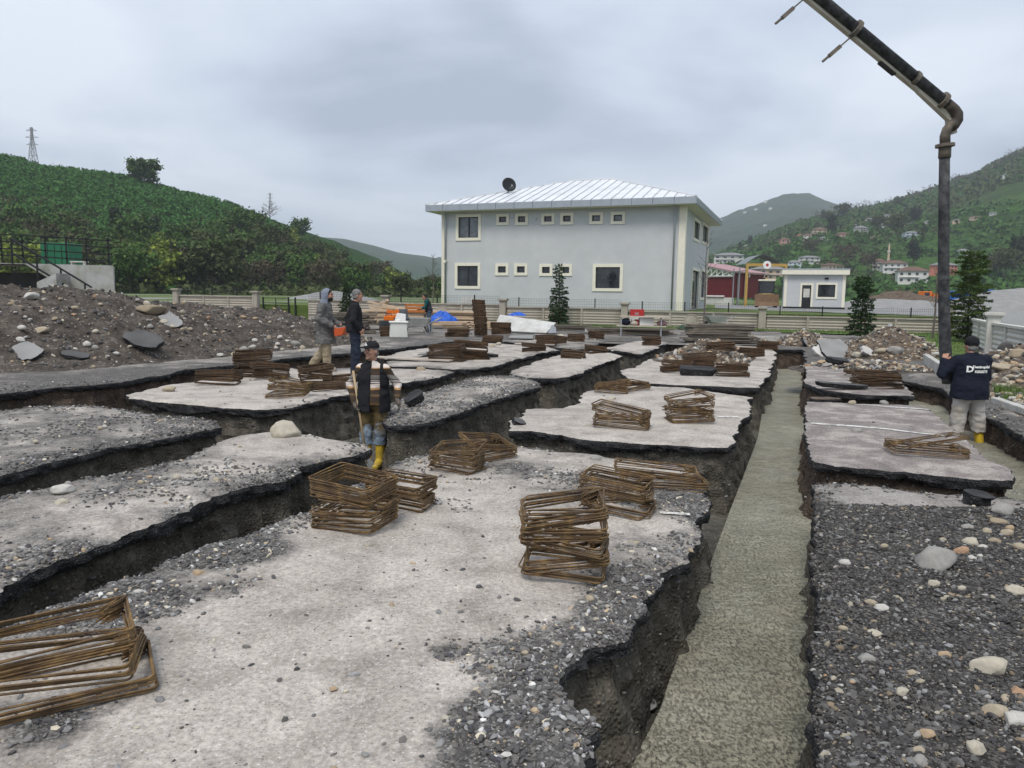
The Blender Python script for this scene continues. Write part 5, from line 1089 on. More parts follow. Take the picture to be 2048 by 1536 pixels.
for x in (.25, .5, .75): m = MB(); xx = x * (q1_.x - q0.x); m.bx(xx - .01, xx + .01, -.012, 0.0, .06, q0.z - zt - .05); m.build('door_seam', MT['black'], gb)
q2 = PY(139, 520, LY + 1); bn = thing('bench', 'low pale bench beside the green cabinet', 'bench', (q2.x, q2.y, zt)); m = MB(); m.bx(0, .62, 0, .3, .12, .17); m.build('seat', MT['castwhite'], bn)
for x in (.03, .53): m = MB(); m.bx(x, x + .06, .02, .28, 0, .119); m.build('leg', MT['castwhite'], bn)
# ================================================================ HILLS
def smooth(s): s = np.clip(s, 0, 1); return s * s * (3 - 2 * s)
def prof(pts, Y):
    q = [PY(u, v, Y) for u, v in pts]; xs = np.array([p.x for p in q]); zs = np.array([p.z - UP for p in q]); return lambda x: np.interp(x, xs, zs)
LR = prof([(-900, 330), (-400, 305), (0, 322), (130, 338), (250, 360), (330, 382), (420, 402), (480, 420), (540, 440), (600, 478), (650, 510), (700, 540), (760, 562), (870, 580), (1000, 590)], 380)
def left_hill(X, Y):
    s = (Y - 165) / (380 - 165); f = smooth(np.clip(s, 0, 1)) * 0.75 + np.clip(s, 0, 1) * 0.25
    q = np.stack([X, Y], -1)
    return LR(X) * np.where(s <= 1, f, 1 - 0.10 * np.clip(s - 1, 0, 3)) + np.clip(s, 0, 1) * fbm(q * 0.02, 5, 4) * 4 + UP - 0.3
RRp = [(1000, 585), (1300, 560), (1430, 515), (1504, 487), (1580, 458), (1653, 436), (1745, 420), (1811, 404), (1875, 382), (1954, 354), (2048, 309), (2300, 250), (2900, 230)]
RR = prof(RRp, 1200)
def right_hill(X, Y):
    s = (Y - 330) / (1200 - 330); a = X * 1200 / np.maximum(Y, 50); q = np.stack([X, Y], -1)
    f = 0.55 * smooth(np.clip(s, 0, 1)) + 0.45 * np.clip(s, 0, 1)
    return RR(a) * np.where(s <= 1, f, 1 + .0 * s) + np.clip(s * 4, 0, 1) * np.clip(4 - 4 * s, 0, 1) * fbm(q * 0.006, 8, 4) * 10 + UP - 0.3
MR = prof([(900, 520), (1200, 470), (1400, 448), (1440, 432), (1500, 410), (1530, 397), (1560, 388), (1590, 384), (1620, 386), (1660, 402), (1720, 416), (1800, 428), (2100, 470)], 3000)
def mountain(X, Y):
    s = (Y - 1500) / 1500; q = np.stack([X, Y], -1)
    return MR(X * 3000 / np.maximum(Y, 100)) * np.where(s < 1, np.clip(s, 0, 1) ** 0.9, 1) * (1 - 0.3 * np.clip(s - 1, 0, 1)) + np.clip(s, 0, 1) * np.clip(1.2 - s, 0, 1) * fbm(q * 0.002, 3, 6) * 90 + np.clip(s * 3, 0, 1) * fbm(q * 0.012, 13, 5) * 20
FRr = prof([(300, 470), (500, 472), (640, 474), (690, 478), (750, 492), (800, 506), (850, 512), (900, 522), (1000, 545), (1100, 570), (1200, 590)], 2600)
def far_left(X, Y):
    s = (Y - 1300) / 1300; q = np.stack([X, Y], -1); return FRr(X * 2600 / np.maximum(Y, 100)) * np.clip(s, 0, 1) + np.clip(s, 0, 1) * np.clip(1.1 - s, 0, 1) * fbm(q * 0.002, 9, 5) * 50
def grid(name, fn, x0, x1, y0, y1, nx, ny, mat):
    X, Y = np.meshgrid(np.linspace(x0, x1, nx), np.linspace(y0, y1, ny)); Z = fn(X, Y); i = np.arange(nx * ny).reshape(ny, nx)
    Q = np.stack([i[:-1, :-1], i[:-1, 1:], i[1:, 1:], i[1:, :-1]], -1).reshape(-1, 4)
    return struct(add(name, mesh_np(name, np.column_stack([X.ravel(), Y.ravel(), Z.ravel()]), Q, [mat], smooth=True)))
def hill_mat(name, a, b, c, soil, sc, bsc):
    t = NT(name); co = t.co(True)
    col = t.ramp(t.noise(co, sc, 10, 0.68, 0.6), [(0.30, a), (0.48, b), (0.66, c)]); col = t.mix(t.ramp(t.noise(co, sc * 0.35, 7, 0.6), [(0.52, 0.0), (0.66, 0.75)]), col, soil)
    v = t.voro(co, bsc); col = t.mix(0.55, col, t.ramp(v.outputs['Distance'], [(0.1, 0.95), (0.7, 0.15)]), 'MULTIPLY')
    return t.done(col, 1.0, t.bump(t.math('SUBTRACT', t.noise(co, bsc * .6, 6, 0.7), v.outputs['Distance']), 1.0, 1.6), 0.05)
MT['hl'] = hill_mat('orchard_ground', (0.020, 0.050, 0.010), (0.036, 0.092, 0.018), (0.055, 0.13, 0.028), (0.028, 0.048, 0.016), 0.03, 0.35)
MT['hr'] = hill_mat('green_hillside', (0.026, 0.058, 0.012), (0.048, 0.115, 0.020), (0.080, 0.165, 0.030), (0.045, 0.060, 0.028), 0.011, 0.14)
MT['hm'] = hill_mat('wooded_mountain', (0.016, 0.040, 0.016), (0.028, 0.066, 0.024), (0.055, 0.11, 0.035), (0.03, 0.045, 0.02), 0.004, 0.05)
grid('hill', left_hill, -700, -8, 150, 700, 220, 180, MT['hl'])
grid('hillside', right_hill, 60, 1700, 320, 1500, 220, 160, MT['hr'])
grid('mountain', mountain, -300, 2600, 1500, 3600, 300, 200, MT['hm'])
grid('far_hill', far_left, -1300, 500, 1300, 3000, 120, 80, MT['hm'])
def hill_hit(u, v, fn, t0, t1, n=4000):
    d = ray(u, v); d = d / d.y; Y = np.linspace(t0, t1, n); X = d.x * Y; Z = CAM.z + d.z * Y; S = fn(X, Y); k = np.argmax(Z <= S)
    if not (Z <= S).any(): k = n - 1
    return Vector((X[k], Y[k], S[k]))

# ================================================================ FOLIAGE
def leaf_quads(C_, s, up=0.3, aspect=1.0):
    n = len(C_); d = rng.normal(size=(n, 3)); d[:, 2] += up; d /= np.linalg.norm(d, axis=1, keepdims=True)
    a = rng.normal(size=(n, 3)); a -= (a * d).sum(1, keepdims=True) * d; a /= np.linalg.norm(a, axis=1, keepdims=True); b = np.cross(d, a)
    s = np.broadcast_to(s, (n,))[:, None] * (0.7 + 0.6 * rng.random((n, 1)))
    V = np.stack([C_ - a * s - b * s * .55 * aspect, C_ + a * s * .2 - b * s * .75 * aspect, C_ + a * s + b * s * .45 * aspect, C_ - a * s * .2 + b * s * .75 * aspect], 1).reshape(-1, 3)
    return V, np.arange(n * 4).reshape(n, 4)
def leaf_mat(name, c, var=0.4):
    t = NT(name); co = t.co(); oi = t.n('ShaderNodeObjectInfo')
    lo = tuple(x * (1 - var) for x in c); hi = tuple(x * (1 + var) for x in c)
    col = t.ramp(t.noise(co, 0.8, 4, 0.6), [(0.35, lo), (0.65, hi)]); col = t.mix(t.math('MULTIPLY', oi.outputs['Random'], .5), col, tuple(x * .55 for x in c))
    t.done(col, 0.75, None, 0.2); t.b.inputs['Subsurface Weight'].default_value = 0.0
    return t.mat
MT['lf_green'] = leaf_mat('leaf_green', (0.065, 0.125, 0.026)); MT['lf_olive'] = leaf_mat('leaf_olive', (0.068, 0.088, 0.028)); MT['lf_spring'] = leaf_mat('leaf_spring', (0.19, 0.24, 0.04)); MT['lf_brown'] = leaf_mat('leaf_brown', (0.085, 0.072, 0.042))
MT['lf_dark'] = leaf_mat('leaf_dark', (0.018, 0.032, 0.012)); MT['lf_orchard'] = leaf_mat('leaf_orchard', (0.062, 0.175, 0.034), .5); MT['lf_hill'] = leaf_mat('leaf_hill', (0.052, 0.125, 0.022), .5)
MT['bark'] = simple('bark', (0.085, 0.07, 0.055), 0.95, 0.35, 6, 0.5, 30); MT['twig'] = simple('bare_twigs', (0.13, 0.115, 0.10), 0.95, 0.25)
MT['needle'] = leaf_mat('conifer_needles', (0.030, 0.066, 0.020), .5); MT['needle_l'] = leaf_mat('light_conifer_needles', (0.062, 0.095, 0.024), .45)
def limb_set(seed, h, r, n, z0=0.25, bare=False):
    rd = random.Random(seed); m = MB(); tips = []
    tr = [(rd.uniform(-.03, .03) * h * k / 5, rd.uniform(-.03, .03) * h * k / 5, h * .78 * k / 5) for k in range(6)]
    m.tube(tr, [h * .022 * (1 - .75 * k / 5) + .01 for k in range(6)], 6)
    for i in range(n):
        t = z0 + (0.95 - z0) * (i + rd.random() * .6) / n; b = Vector((0, 0, h * .78 * t)); a = i * 2.4 + rd.uniform(-.4, .4)
        ln = r * (1.05 - 0.55 * abs(t - .45)) * rd.uniform(.7, 1.05); d = Vector((math.cos(a), math.sin(a), rd.uniform(.25, .8)))
        mid = b + d * ln * .5 + Vector((0, 0, .03 * h)); tip = b + d * ln + Vector((0, 0, .04 * h)); m.tube([b, mid, tip], [h * .010, h * .006, h * .002], 4, caps=False); tips += [tuple(mid), tuple(tip)]
        for k in range(7 if bare else 2):
            f = rd.uniform(.3, 1); s = b + d * ln * f; dd = (d + Vector((rd.uniform(-.8, .8), rd.uniform(-.8, .8), rd.uniform(0, .9)))).normalized() * r * rd.uniform(.25, .45)
            m.tube([s, s + dd * .5, s + dd], [h * .004, h * .003, h * .0012], 3, caps=False); tips.append(tuple(s + dd))
            if bare:
                for _ in range(3):
                    q = s + dd * rd.uniform(.3, .9); e_ = (dd.normalized() + Vector((rd.uniform(-.7, .7), rd.uniform(-.7, .7), rd.uniform(0, .7)))).normalized() * r * .2; m.tube([q, q + e_], [h * .0022, h * .0008], 3, caps=False)
    return m, np.array(tips)
def make_tree(name, seed, h, r, nl, ls, leaf, bare=False, shape=1.0):
    m, tips = limb_set(seed, h, r, 11 if not bare else 12, .22 if nl < 4000 else .02, bare); root = thing(name, 'x', 'tree'); m.build('trunk', MT['twig' if bare else 'bark'], root)
    if nl:
        c = tips[rng.integers(0, len(tips), nl)] + rng.normal(size=(nl, 3)) * np.array([r * .20, r * .20, h * .060]); c[:, 2] = np.clip(c[:, 2], h * (.12 if nl < 4000 else .0), None)
        V, Q = leaf_quads(c, ls); add('crown', mesh_np('crown', V, Q, [MT[leaf]]), root)
    return root
PROTO = {}
for k, (leaf, h_, r_, nl, ls) in {'green': ('lf_green', 10, 4.2, 1500, .42), 'green2': ('lf_green', 8, 4.4, 1300, .42), 'olive': ('lf_olive', 11, 4.0, 1400, .40), 'olive2': ('lf_olive', 9, 3.6, 1100, .40), 'spring': ('lf_spring', 10, 3.2, 800, .38), 'brown': ('lf_brown', 9, 3.8, 700, .34), 'dark': ('lf_dark', 10, 1.6, 900, .35), 'round': ('lf_green', 10, 6.2, 4200, .5)}.items():
    PROTO[k] = make_tree('tree', abs(hash(k)) % 1 + len(k) * 7 + int(h_), h_, r_, nl, ls, leaf)
PROTO['bare'] = make_tree('bare_tree', 77, 9, 4, 0, 0, None, True)
first = {k: True for k in PROTO}
def put_tree(kind, loc, sc, label, group=None, cat='tree', wide=1.0, sh=None):
    if first[kind]: o = PROTO[kind]; first[kind] = False
    else: o = copy_tree(PROTO[kind])
    o.location = loc; o.scale = (sc * wide, sc * wide, sc); o.rotation_euler = (0, 0, random.uniform(0, 6.28)); o['label'] = label; o['category'] = cat
    if group: o['group'] = group
    elif 'group' in o: del o['group']
    return o
random.seed(21)
NAMED = [('round', 285, 369, 1.05, 'large round tree alone on the ridge of the left hill'), ('bare', 540, 440, 1.3, 'bare tree on the falling ridge beside the small pylon'), ('spring', 545, 545, .85, 'bright yellow-green tree at the foot of the left hill'), ('spring', 455, 510, .6, 'small pale green tree in the middle of the left wood'),
         ('green', 600, 480, 1.1, 'leafy green tree at the right end of the ridge'), ('bare', 628, 492, .8, 'thin bare tree right of the leafy tree on the ridge'), ('dark', 233, 470, 1.1, 'dark ivy-covered trunk standing on the orchard slope'), ('dark', 310, 480, .9, 'second dark ivy-covered trunk on the orchard slope'), ('dark', 683, 560, 1.0, 'dark narrow tree at the right end of the left wood'), ('green2', 420, 560, 1.1, 'broad fresh green tree at the foot of the left hill')]
for k, u, v, sc, lab in NAMED: put_tree(k, hill_hit(u, v, left_hill, 150, 420), sc, lab)
KL = {'green': 'mid green tree in the wood at the foot of the left hill', 'green2': 'bushy green tree in the wood at the foot of the left hill', 'olive': 'dull olive tree in the wood at the foot of the left hill', 'olive2': 'small olive tree in the wood at the foot of the left hill', 'brown': 'brownish half-leafed tree in the wood at the foot of the left hill', 'spring': 'pale yellow-green tree in the wood at the foot of the left hill'}
n = 0
for k in range(190):
    v = random.uniform(475, 590); u = random.uniform(-40, 880)
    lim = np.interp(u, [0, 230, 330, 500, 620, 700, 880], [470, 505, 500, 470, 505, 548, 580])
    if v < lim: continue
    p = hill_hit(u, v, left_hill, 155, 420); kd = random.choices(list(KL), [.24, .22, .18, .12, .18, .06])[0]; put_tree(kd, p, random.uniform(.75, 1.25), KL[kd], 'trees of the wood at the foot of the left hill', wide=random.uniform(.9, 1.2)); n += 1
for k in range(34):   # the wood goes on to the right beyond the field
    u = random.uniform(640, 905); Y = random.uniform(190, 330); q = PY(u, 580, Y); kd = random.choices(list(KL), [.25, .25, .2, .1, .15, .05])[0]; put_tree(kd, (q.x, Y, UP), random.uniform(.55, .85) * (1.0 if u < 800 else .8), KL[kd].replace('at the foot of the left hill', 'between the left hill and the house'), 'trees of the wood left of the house', wide=1.1); n += 1
print('trees', n)
def shrubs(name, fn, hits, size, nq, mat, label, squash=.75, qs=.28):
    C_ = []
    for p, s in zip(hits, size):
        d = rng.normal(size=(nq, 3)); d /= np.linalg.norm(d, axis=1, keepdims=True); d[:, 2] = np.abs(d[:, 2]); C_.append(p + d * np.array([s, s, s * squash * 1.6]) * (0.55 + .45 * rng.random((nq, 1))))
    V, Q = leaf_quads(np.concatenate(C_), np.repeat(np.asarray(size) * qs, nq)); return stuff(add(name, mesh_np(name, V, Q, [mat])), label, 'shrubs')
def spread(fn, x0, x1, y0, y1, n, cond):
    q = np.column_stack([x0 + (x1 - x0) * rng.random(n), y0 + (y1 - y0) * rng.random(n)]); z = fn(q[:, 0], q[:, 1]); k = cond(q[:, 0], q[:, 1], z); return np.column_stack([q, z])[k]
h_ = spread(left_hill, -330, -30, 215, 400, 5200, lambda x, y, z: (np.abs(x) < .76 * y) & (z > 9) & (z > 6 + .0 * x) & ((y > 255) | (z > 30)))
shrubs('orchard_shrubs', left_hill, h_, 1.5 + 1.0 * rng.random(len(h_)), 34, MT['lf_orchard'], 'fresh green hazel bushes covering the left hill', .75, .22)
h_ = spread(left_hill, -200, -12, 160, 400, 2200, lambda x, y, z: (np.abs(x) < .76 * y) & ((y < 300) | (x > -130))); shrubs('undergrowth', left_hill, h_, 1.0 + 1.4 * rng.random(len(h_)), 26, MT['lf_olive'], 'dark undergrowth of the wood on the left')
h_ = spread(right_hill, 90, 1000, 340, 1250, 14000, lambda x, y, z: (x / y > .24) & (x / y < .74) & (fbm(np.stack([x, y], -1) * .008, 6, 3) > -.25)); h_ = h_[:9000]
shrubs('hillside_shrubs', right_hill, h_, (1.6 + 2.0 * rng.random(len(h_))) * (0.7 + h_[:, 1] / 1200), 10, MT['lf_hill'], 'green bushes covering the right hillside', .7, .42)
h_ = spread(right_hill, 90, 1000, 340, 1250, 5000, lambda x, y, z: (x / y > .24) & (x / y < .74) & (fbm(np.stack([x, y], -1) * .006, 16, 3) > .05))
shrubs('hillside_thicket', right_hill, h_, (1.8 + 2.2 * rng.random(len(h_))) * (0.7 + h_[:, 1] / 1200), 12, MT['lf_olive'], 'dull brown-green thickets on the right hillside', 1.0, .40)
random.seed(5)
for u, v, k, sc, lab in [(1500, 492, 'dark', 1.5, 'dark cypress beside the white cottage on the right hillside'), (1480, 502, 'dark', 1.3, 'dark cypress left of the white cottage on the hillside'), (1663, 470, 'dark', 2.2, 'tall dark cypress among the village houses'), (1653, 432, 'green', 1.1, 'tree standing out on the ridge left of the grey roof'), (1826, 530, 'dark', 2.0, 'dark cypress right of the minaret'), (1826, 447, 'dark', 1.8, 'dark cypress high on the slope above the minaret'), (1834, 447, 'dark', 1.6, 'second dark cypress high on the slope above the minaret'),
                         (1795, 470, 'olive', 1.8, 'dark broad tree left of the pale blue house'), (1755, 462, 'olive2', 1.6, 'dark tree on the slope left of the broad dark one'), (1690, 538, 'brown', 2.0, 'large half-leafed tree left of the minaret'), (1735, 545, 'brown', 1.6, 'half-leafed tree beside the white house with brown roof'), (2030, 545, 'dark', 2.4, 'dark leaning conifer at the right edge of the valley'), (2010, 560, 'olive', 1.7, 'olive thicket tree behind the gravel pile'), (1990, 552, 'brown', 1.5, 'brownish tree behind the vehicles'), (1550, 555, 'green2', .9, 'green tree between the portal and the booth'), (1560, 520, 'green', 1.2, 'green tree behind the entrance portal'), (1620, 512, 'brown', 1.6, 'brown tree among the lower village houses')]:
    put_tree(k, hill_hit(u, v, right_hill, 325, 1250), sc, lab)
for k in range(26):
    u = np.interp(k, [0, 25], [1640, 2046]) + random.uniform(-6, 6); v = np.interp(u, [p_[0] for p_ in RRp], [p_[1] for p_ in RRp]) + 6
    put_tree('bare' if random.random() < .75 else 'olive2', hill_hit(u, v, right_hill, 330, 1250), random.uniform(1.3, 2.2), 'bare tree on the skyline of the right hill', 'trees on the skyline of the right hill')

# ---------------------------------------------------------------- conifers near the wall
def conifer(u, v, h, r, label, seed, mat='needle', shape='cone', nb=95, loc=None):
    rd = random.Random(seed); p = Vector(loc) if loc else P(u, v); o = thing('conifer', label, 'conifer', p, rd.uniform(0, 6)); m = MB(); m.tube([(0, 0, -.1), (.01, 0, h * .5), (0, .01, h * .98)], [.05, .035, .008], 7); m.build('trunk', MT['bark'], o)
    Vs, Qs, nv = [], [], 0; bm_ = MB()
    for i in range(nb):
        t = (i + rd.random()) / nb; t = t ** 1.35 if shape == 'topiary' else t; z = h * (.06 + .92 * t)
        if shape == 'cone': ln = r * (1.02 - t) ** .75 * rd.uniform(.72, 1.1)
        elif shape == 'topiary': ln = r * (rd.uniform(.85, 1.0) * (.92 - .25 * abs(t - .2)) if t < .60 else rd.uniform(.15, .45) if t < .68 else rd.uniform(.3, 1.0) * (1.55 - t))
        else: ln = r * (rd.uniform(.6, 1) * (1 - .3 * t) if t < .62 else rd.uniform(.25, .4) if t < .72 else rd.uniform(.5, 1.15) * (1.5 - t))
        a = i * 2.39996 + rd.uniform(-.3, .3); dv = Vector((math.cos(a), math.sin(a), rd.uniform(.05, .35) - .25 * (1 - t)))
        b = Vector((0, 0, z)); tip = b + dv * ln; bm_.tube([b, b + dv * ln * .6 + Vector((0, 0, -.02)), tip], [.010, .006, .002], 3, caps=False)
        k = max(16, int(130 * ln / .8)); f = np.sqrt(rng.random(k)); sd = np.array([-math.sin(a), math.cos(a), 0]); wdt = .34 * ln + .03
        c = np.array(b)[None] + np.array(dv * ln)[None] * (.12 + .92 * f)[:, None] + sd[None] * (rng.normal(size=k) * wdt * .55 * (1.1 - f * .8))[:, None] + np.array([0, 0, 1.0])[None] * (rng.normal(size=k) * .025 - .06 * f * f * ln)[:, None]
        V, Q = leaf_quads(c, .042 if h > 2 else .040, 1.0, .5); Vs.append(V); Qs.append(Q + nv); nv += len(V)
    bm_.build('branches', MT['bark'], o); add('needles', mesh_np('needles', np.concatenate(Vs), np.concatenate(Qs), [MT[mat]]), o); return o
p1 = PY(1117, 648, 43.6)
conifer(0, 0, 3.55, .66, 'clipped columnar conifer with loose leaning top before the grey house', 1, 'needle', 'topiary', 150, (p1.x, p1.y, 0))
conifer(1720, 676, 2.75, .72, 'young conifer before the wall left of the tall brown heap', 2, 'needle', 'spruce', 130)
conifer(1932, 686, 3.75, 1.0, 'large young conifer behind the concrete hose', 3, 'needle_l', 'spruce', 190)
p1 = PY(693, 600, 45.5); conifer(0, 0, 2.35, .62, 'dark young conifer behind the man in the black jacket', 4, 'needle', 'cone', 110, (p1.x, p1.y, -.0))
def sapling(u, Y, h, label, seed, z=0.0):
    q = PY(u, 600, Y); rd = random.Random(seed); o = thing('sapling', label, 'sapling', (q.x, Y, z)); m = MB(); m.tube([(0, 0, 0), (.03, 0, h * .4), (-.02, 0, h * .75), (.03, 0, h)], [.05, .04, .025, .008], 6); m.build('trunk', MT['twig'], o); m = MB()
    for i in range(22):
        zz = h * rd.uniform(.42, .97); a = rd.uniform(0, 6.28); l_ = h * .2 * rd.uniform(.5, 1.2) * (1.3 - zz / h); d = Vector((math.cos(a), math.sin(a), rd.uniform(.6, 1.6))); b = Vector((0, 0, zz)); m.tube([b, b + d * l_ * .5, b + d * l_], [.014, .010, .004], 4, caps=False)
        for k in range(3): s = b + d * l_ * rd.uniform(.3, .9); e_ = Vector((rd.uniform(-1, 1), rd.uniform(-1, 1), rd.uniform(.2, 1))) * l_ * .35; m.tube([s, s + e_], [.007, .003], 3, caps=False)
    m.build('twigs', MT['twig'], o)
sapling(1409, 40.6, 4.9, 'bare sapling before the wall at the right corner of the house', 4); sapling(866, 53, 3.6, 'bare sapling at the left corner of the grey house', 6, UP); sapling(1871, 33.5, 3.3, 'thin bare sapling just left of the concrete hose', 8)

# ================================================================ GRASS AND KERBS
MT['grass'] = simple('short_grass', (0.075, 0.14, 0.025), 0.95, 0.4, 3, 0.8, 30, dirt=(0.13, 0.13, 0.055), dscale=1.5, damt=0.7)
def verge(poly, n, bl, z=-.02, seed=1):
    g = struct(sheet('grass_verge', poly, z, MT['grass'], .35, .03, 1.0, seed)); poly = np.array(poly); x0, y0 = poly.min(0); x1, y1 = poly.max(0); q = np.column_stack([x0 + (x1 - x0) * rng.random(n), y0 + (y1 - y0) * rng.random(n)]); q = q[inside(poly, q)]; k = len(q)
    a = rng.random(k) * 6.28; w_ = bl * .10; l_ = bl * (.5 + rng.random(k)); b = np.column_stack([q, np.full(k, z)]); s = np.column_stack([np.cos(a), np.sin(a), np.zeros(k)]) * w_; t_ = np.column_stack([rng.normal(size=k) * .4 * l_, rng.normal(size=k) * .4 * l_, l_])
    V = np.stack([b - s, b + s, b + t_], 1).reshape(-1, 3); return V, np.arange(k * 3).reshape(k, 3)
def strip_poly(u0, u1, back=.12, front=1.7):
    r = []
    for u, off in ((u0, back), (u1, back), (u1, front), (u0, front)):
        uu = (u - 1024) / F; Y = (44.9 + .27 * 2.65) / (1 + .27 * uu) - off; r.append((uu * Y, Y))
    return r
gv = [verge(strip_poly(1090, 1560, .1, 2.0), 6000, .10, .0), verge(strip_poly(1560, 1890, .1, 3.4), 5000, .10, .0, 2),
      verge([(P(1850, 668).x, P(1850, 668).y), (P(1960, 676).x, P(1960, 676).y), (P(1968, 702).x - .2, P(1968, 702).y), (P(1935, 745).x, P(1935, 745).y), (P(1905, 752).x, P(1905, 752).y), (P(1852, 718).x, P(1852, 718).y)], 9000, .09, .05, 3),
      verge([(P(1985, 778).x, P(1985, 778).y), (P(2060, 790).x, P(2060, 790).y), (P(2060, 815).x, P(2060, 815).y), (P(2000, 806).x, P(2000, 806).y)], 2500, .10, .05, 4)]
nv = 0; Vs, Qs = [], []
for V, Q in gv: Vs.append(V); Qs.append(Q + nv); nv += len(V)
stuff(add('grass', mesh_np('grass', np.concatenate(Vs), np.concatenate(Qs), [MT['grass']])), 'short green grass blades on the verges along the wall', 'grass')
MT['kerb'] = simple('kerb_concrete', (0.46, 0.455, 0.43), 0.9, 0.12, 4, 0.3, 50, dirt=(.26, .25, .22), damt=.6)
def kerb(a, b, n, label, hgt=.16, wd=.14, z=0.0):
    a, b = P(*a), P(*b); d = (b - a) / n
    for i in range(n):
        m = MB(); g_ = d.normalized() * .006; m.bar(a + d * i + g_ + Vector((0, 0, z + hgt / 2 - .05)), a + d * (i + 1) - g_ + Vector((0, 0, z + hgt / 2 - .05)), wd, hgt + .1); o = m.build('kerb_stone', MT['kerb'], bevel=.015); tag(o, label, 'kerb stone', label)
kerb((1851, 727), (1912, 772), 5, 'pale kerb stone in the row left of the man at the hose', .26); kerb((1492, 677), (1640, 686), 7, 'kerb stone in the far row before the wall behind the trench end', .14)
kerb((1990, 806), (2080, 838), 4, 'kerb stone in the row at the right edge', .10); kerb((1170, 663), (1340, 668), 8, 'kerb stone in the far row behind the far stirrup stacks', .12)
# ================================================================ PEOPLE (one continuous surface per layer, grown from a distance field)
from mathutils.bvhtree import BVHTree
class Field:
    def __init__(s, lo, hi, h):
        s.lo = np.array(lo, float); s.h = h; s.n = np.ceil((np.array(hi) - s.lo) / h).astype(int) + 1; s.D = np.full(s.n, 0.3, np.float32)
    def _win(s, lo, hi):
        a = np.clip(np.floor((lo - s.lo) / s.h).astype(int), 0, s.n - 1); b = np.clip(np.ceil((hi - s.lo) / s.h).astype(int) + 1, 1, s.n)
        sl = tuple(slice(x, y) for x, y in zip(a, b)); ax = [s.lo[i] + s.h * np.arange(a[i], b[i]) for i in range(3)]
        return sl, np.stack(np.meshgrid(*ax, indexing='ij'), -1)
    def _put(s, sl, d, k):
        o = s.D[sl]; t = np.clip(.5 + .5 * (o - d) / k, 0, 1); s.D[sl] = o + (d - o) * t - k * t * (1 - t)
    def cap(s, a, b, ra, rb=None, k=.02, sq=(1, 1, 1)):
        a, b = np.array(a, float), np.array(b, float); rb = ra if rb is None else rb; m = max(ra, rb) * max(sq) + k + .05
        sl, Pn = s._win(np.minimum(a, b) - m, np.maximum(a, b) + m); q = np.array(sq, float)
        pa, ba = (Pn - a) / q, (b - a) / q; t = np.clip((pa @ ba) / (ba @ ba + 1e-9), 0, 1); d = np.linalg.norm(pa - t[..., None] * ba, axis=-1) - (ra + (rb - ra) * t)
        s._put(sl, d * min(sq), k); return s
    def ell(s, c, r, k=.02, rot=None):
        c, r = np.array(c, float), np.array(r, float); m = r.max() + k + .05; sl, Pn = s._win(c - m, c + m); p = Pn - c
        if rot is not None: p = p @ np.array(rot)
        k0 = np.linalg.norm(p / r, axis=-1); k1 = np.linalg.norm(p / (r * r), axis=-1) + 1e-9; s._put(sl, k0 * (k0 - 1) / k1, k); return s
    def cut(s, c, n):          # remove the half space beyond the plane (point, outward normal)
        n = np.array(n, float); n /= np.linalg.norm(n); ax = [s.lo[i] + s.h * np.arange(s.n[i]) for i in range(3)]; g = np.stack(np.meshgrid(*ax, indexing='ij'), -1)
        s.D = np.maximum(s.D, ((g - np.array(c)) @ n).astype(np.float32)); return s
    def wrinkle(s, amp, fr, seed, st=(1, 1, 1)):
        m = np.abs(s.D) < .05; idx = np.argwhere(m); p = s.lo + idx * s.h; s.D[m] += (amp * fbm(p * fr * np.array(st), seed, 3)).astype(np.float32); return s
    def mesh(s):
        D = s.D; nx, ny, nz = D.shape; S = D < 0; cs = np.zeros((nx - 1, ny - 1, nz - 1), np.int8)
        for i in (0, 1):
            for j in (0, 1):
                for k in (0, 1): cs += S[i:nx - 1 + i, j:ny - 1 + j, k:nz - 1 + k]
        act = (cs > 0) & (cs < 8); id_ = np.full(act.shape, -1, np.int64); A = np.argwhere(act); id_[act] = np.arange(len(A))
        acc = np.zeros((len(A), 3)); cnt = np.zeros(len(A)); co = [(0, 0, 0), (1, 0, 0), (0, 1, 0), (1, 1, 0), (0, 0, 1), (1, 0, 1), (0, 1, 1), (1, 1, 1)]
        for p, q in ((0, 1), (2, 3), (4, 5), (6, 7), (0, 2), (1, 3), (4, 6), (5, 7), (0, 4), (1, 5), (2, 6), (3, 7)):
            cp, cq = np.array(co[p]), np.array(co[q]); a = D[tuple((A + cp).T)]; b = D[tuple((A + cq).T)]; m = (a < 0) != (b < 0)
            t = np.where(m, a / (a - b + 1e-12), 0); pt = cp + (cq - cp) * t[:, None]; acc += pt * m[:, None]; cnt += m
        V = s.lo + (A + acc / cnt[:, None]) * s.h; Q = []
        for ax in range(3):
            u, v = (ax + 1) % 3, (ax + 2) % 3; sh = [slice(None)] * 3; s1 = [slice(None)] * 3; sh[ax] = slice(0, -1); s1[ax] = slice(1, None)
            e_ = np.argwhere(S[tuple(sh)] != S[tuple(s1)]); e_ = e_[(e_[:, u] > 0) & (e_[:, v] > 0) & (e_[:, u] < D.shape[u] - 1) & (e_[:, v] < D.shape[v] - 1)]
            du, dv = np.zeros(3, int), np.zeros(3, int); du[u] = 1; dv[v] = 1
            q = np.stack([id_[tuple((e_ - du - dv).T)], id_[tuple((e_ - dv).T)], id_[tuple(e_.T)], id_[tuple((e_ - du).T)]], 1); fl = S[tuple(e_.T)]; q[~fl] = q[~fl][:, ::-1]; Q.append(q)
        Q = np.concatenate(Q); return V, Q[(Q >= 0).all(1)]
    def build(s, name, mat, parent):
        V, Q = s.mesh(); return add(name, mesh_np(name, V, Q, [mat], smooth=True), parent)
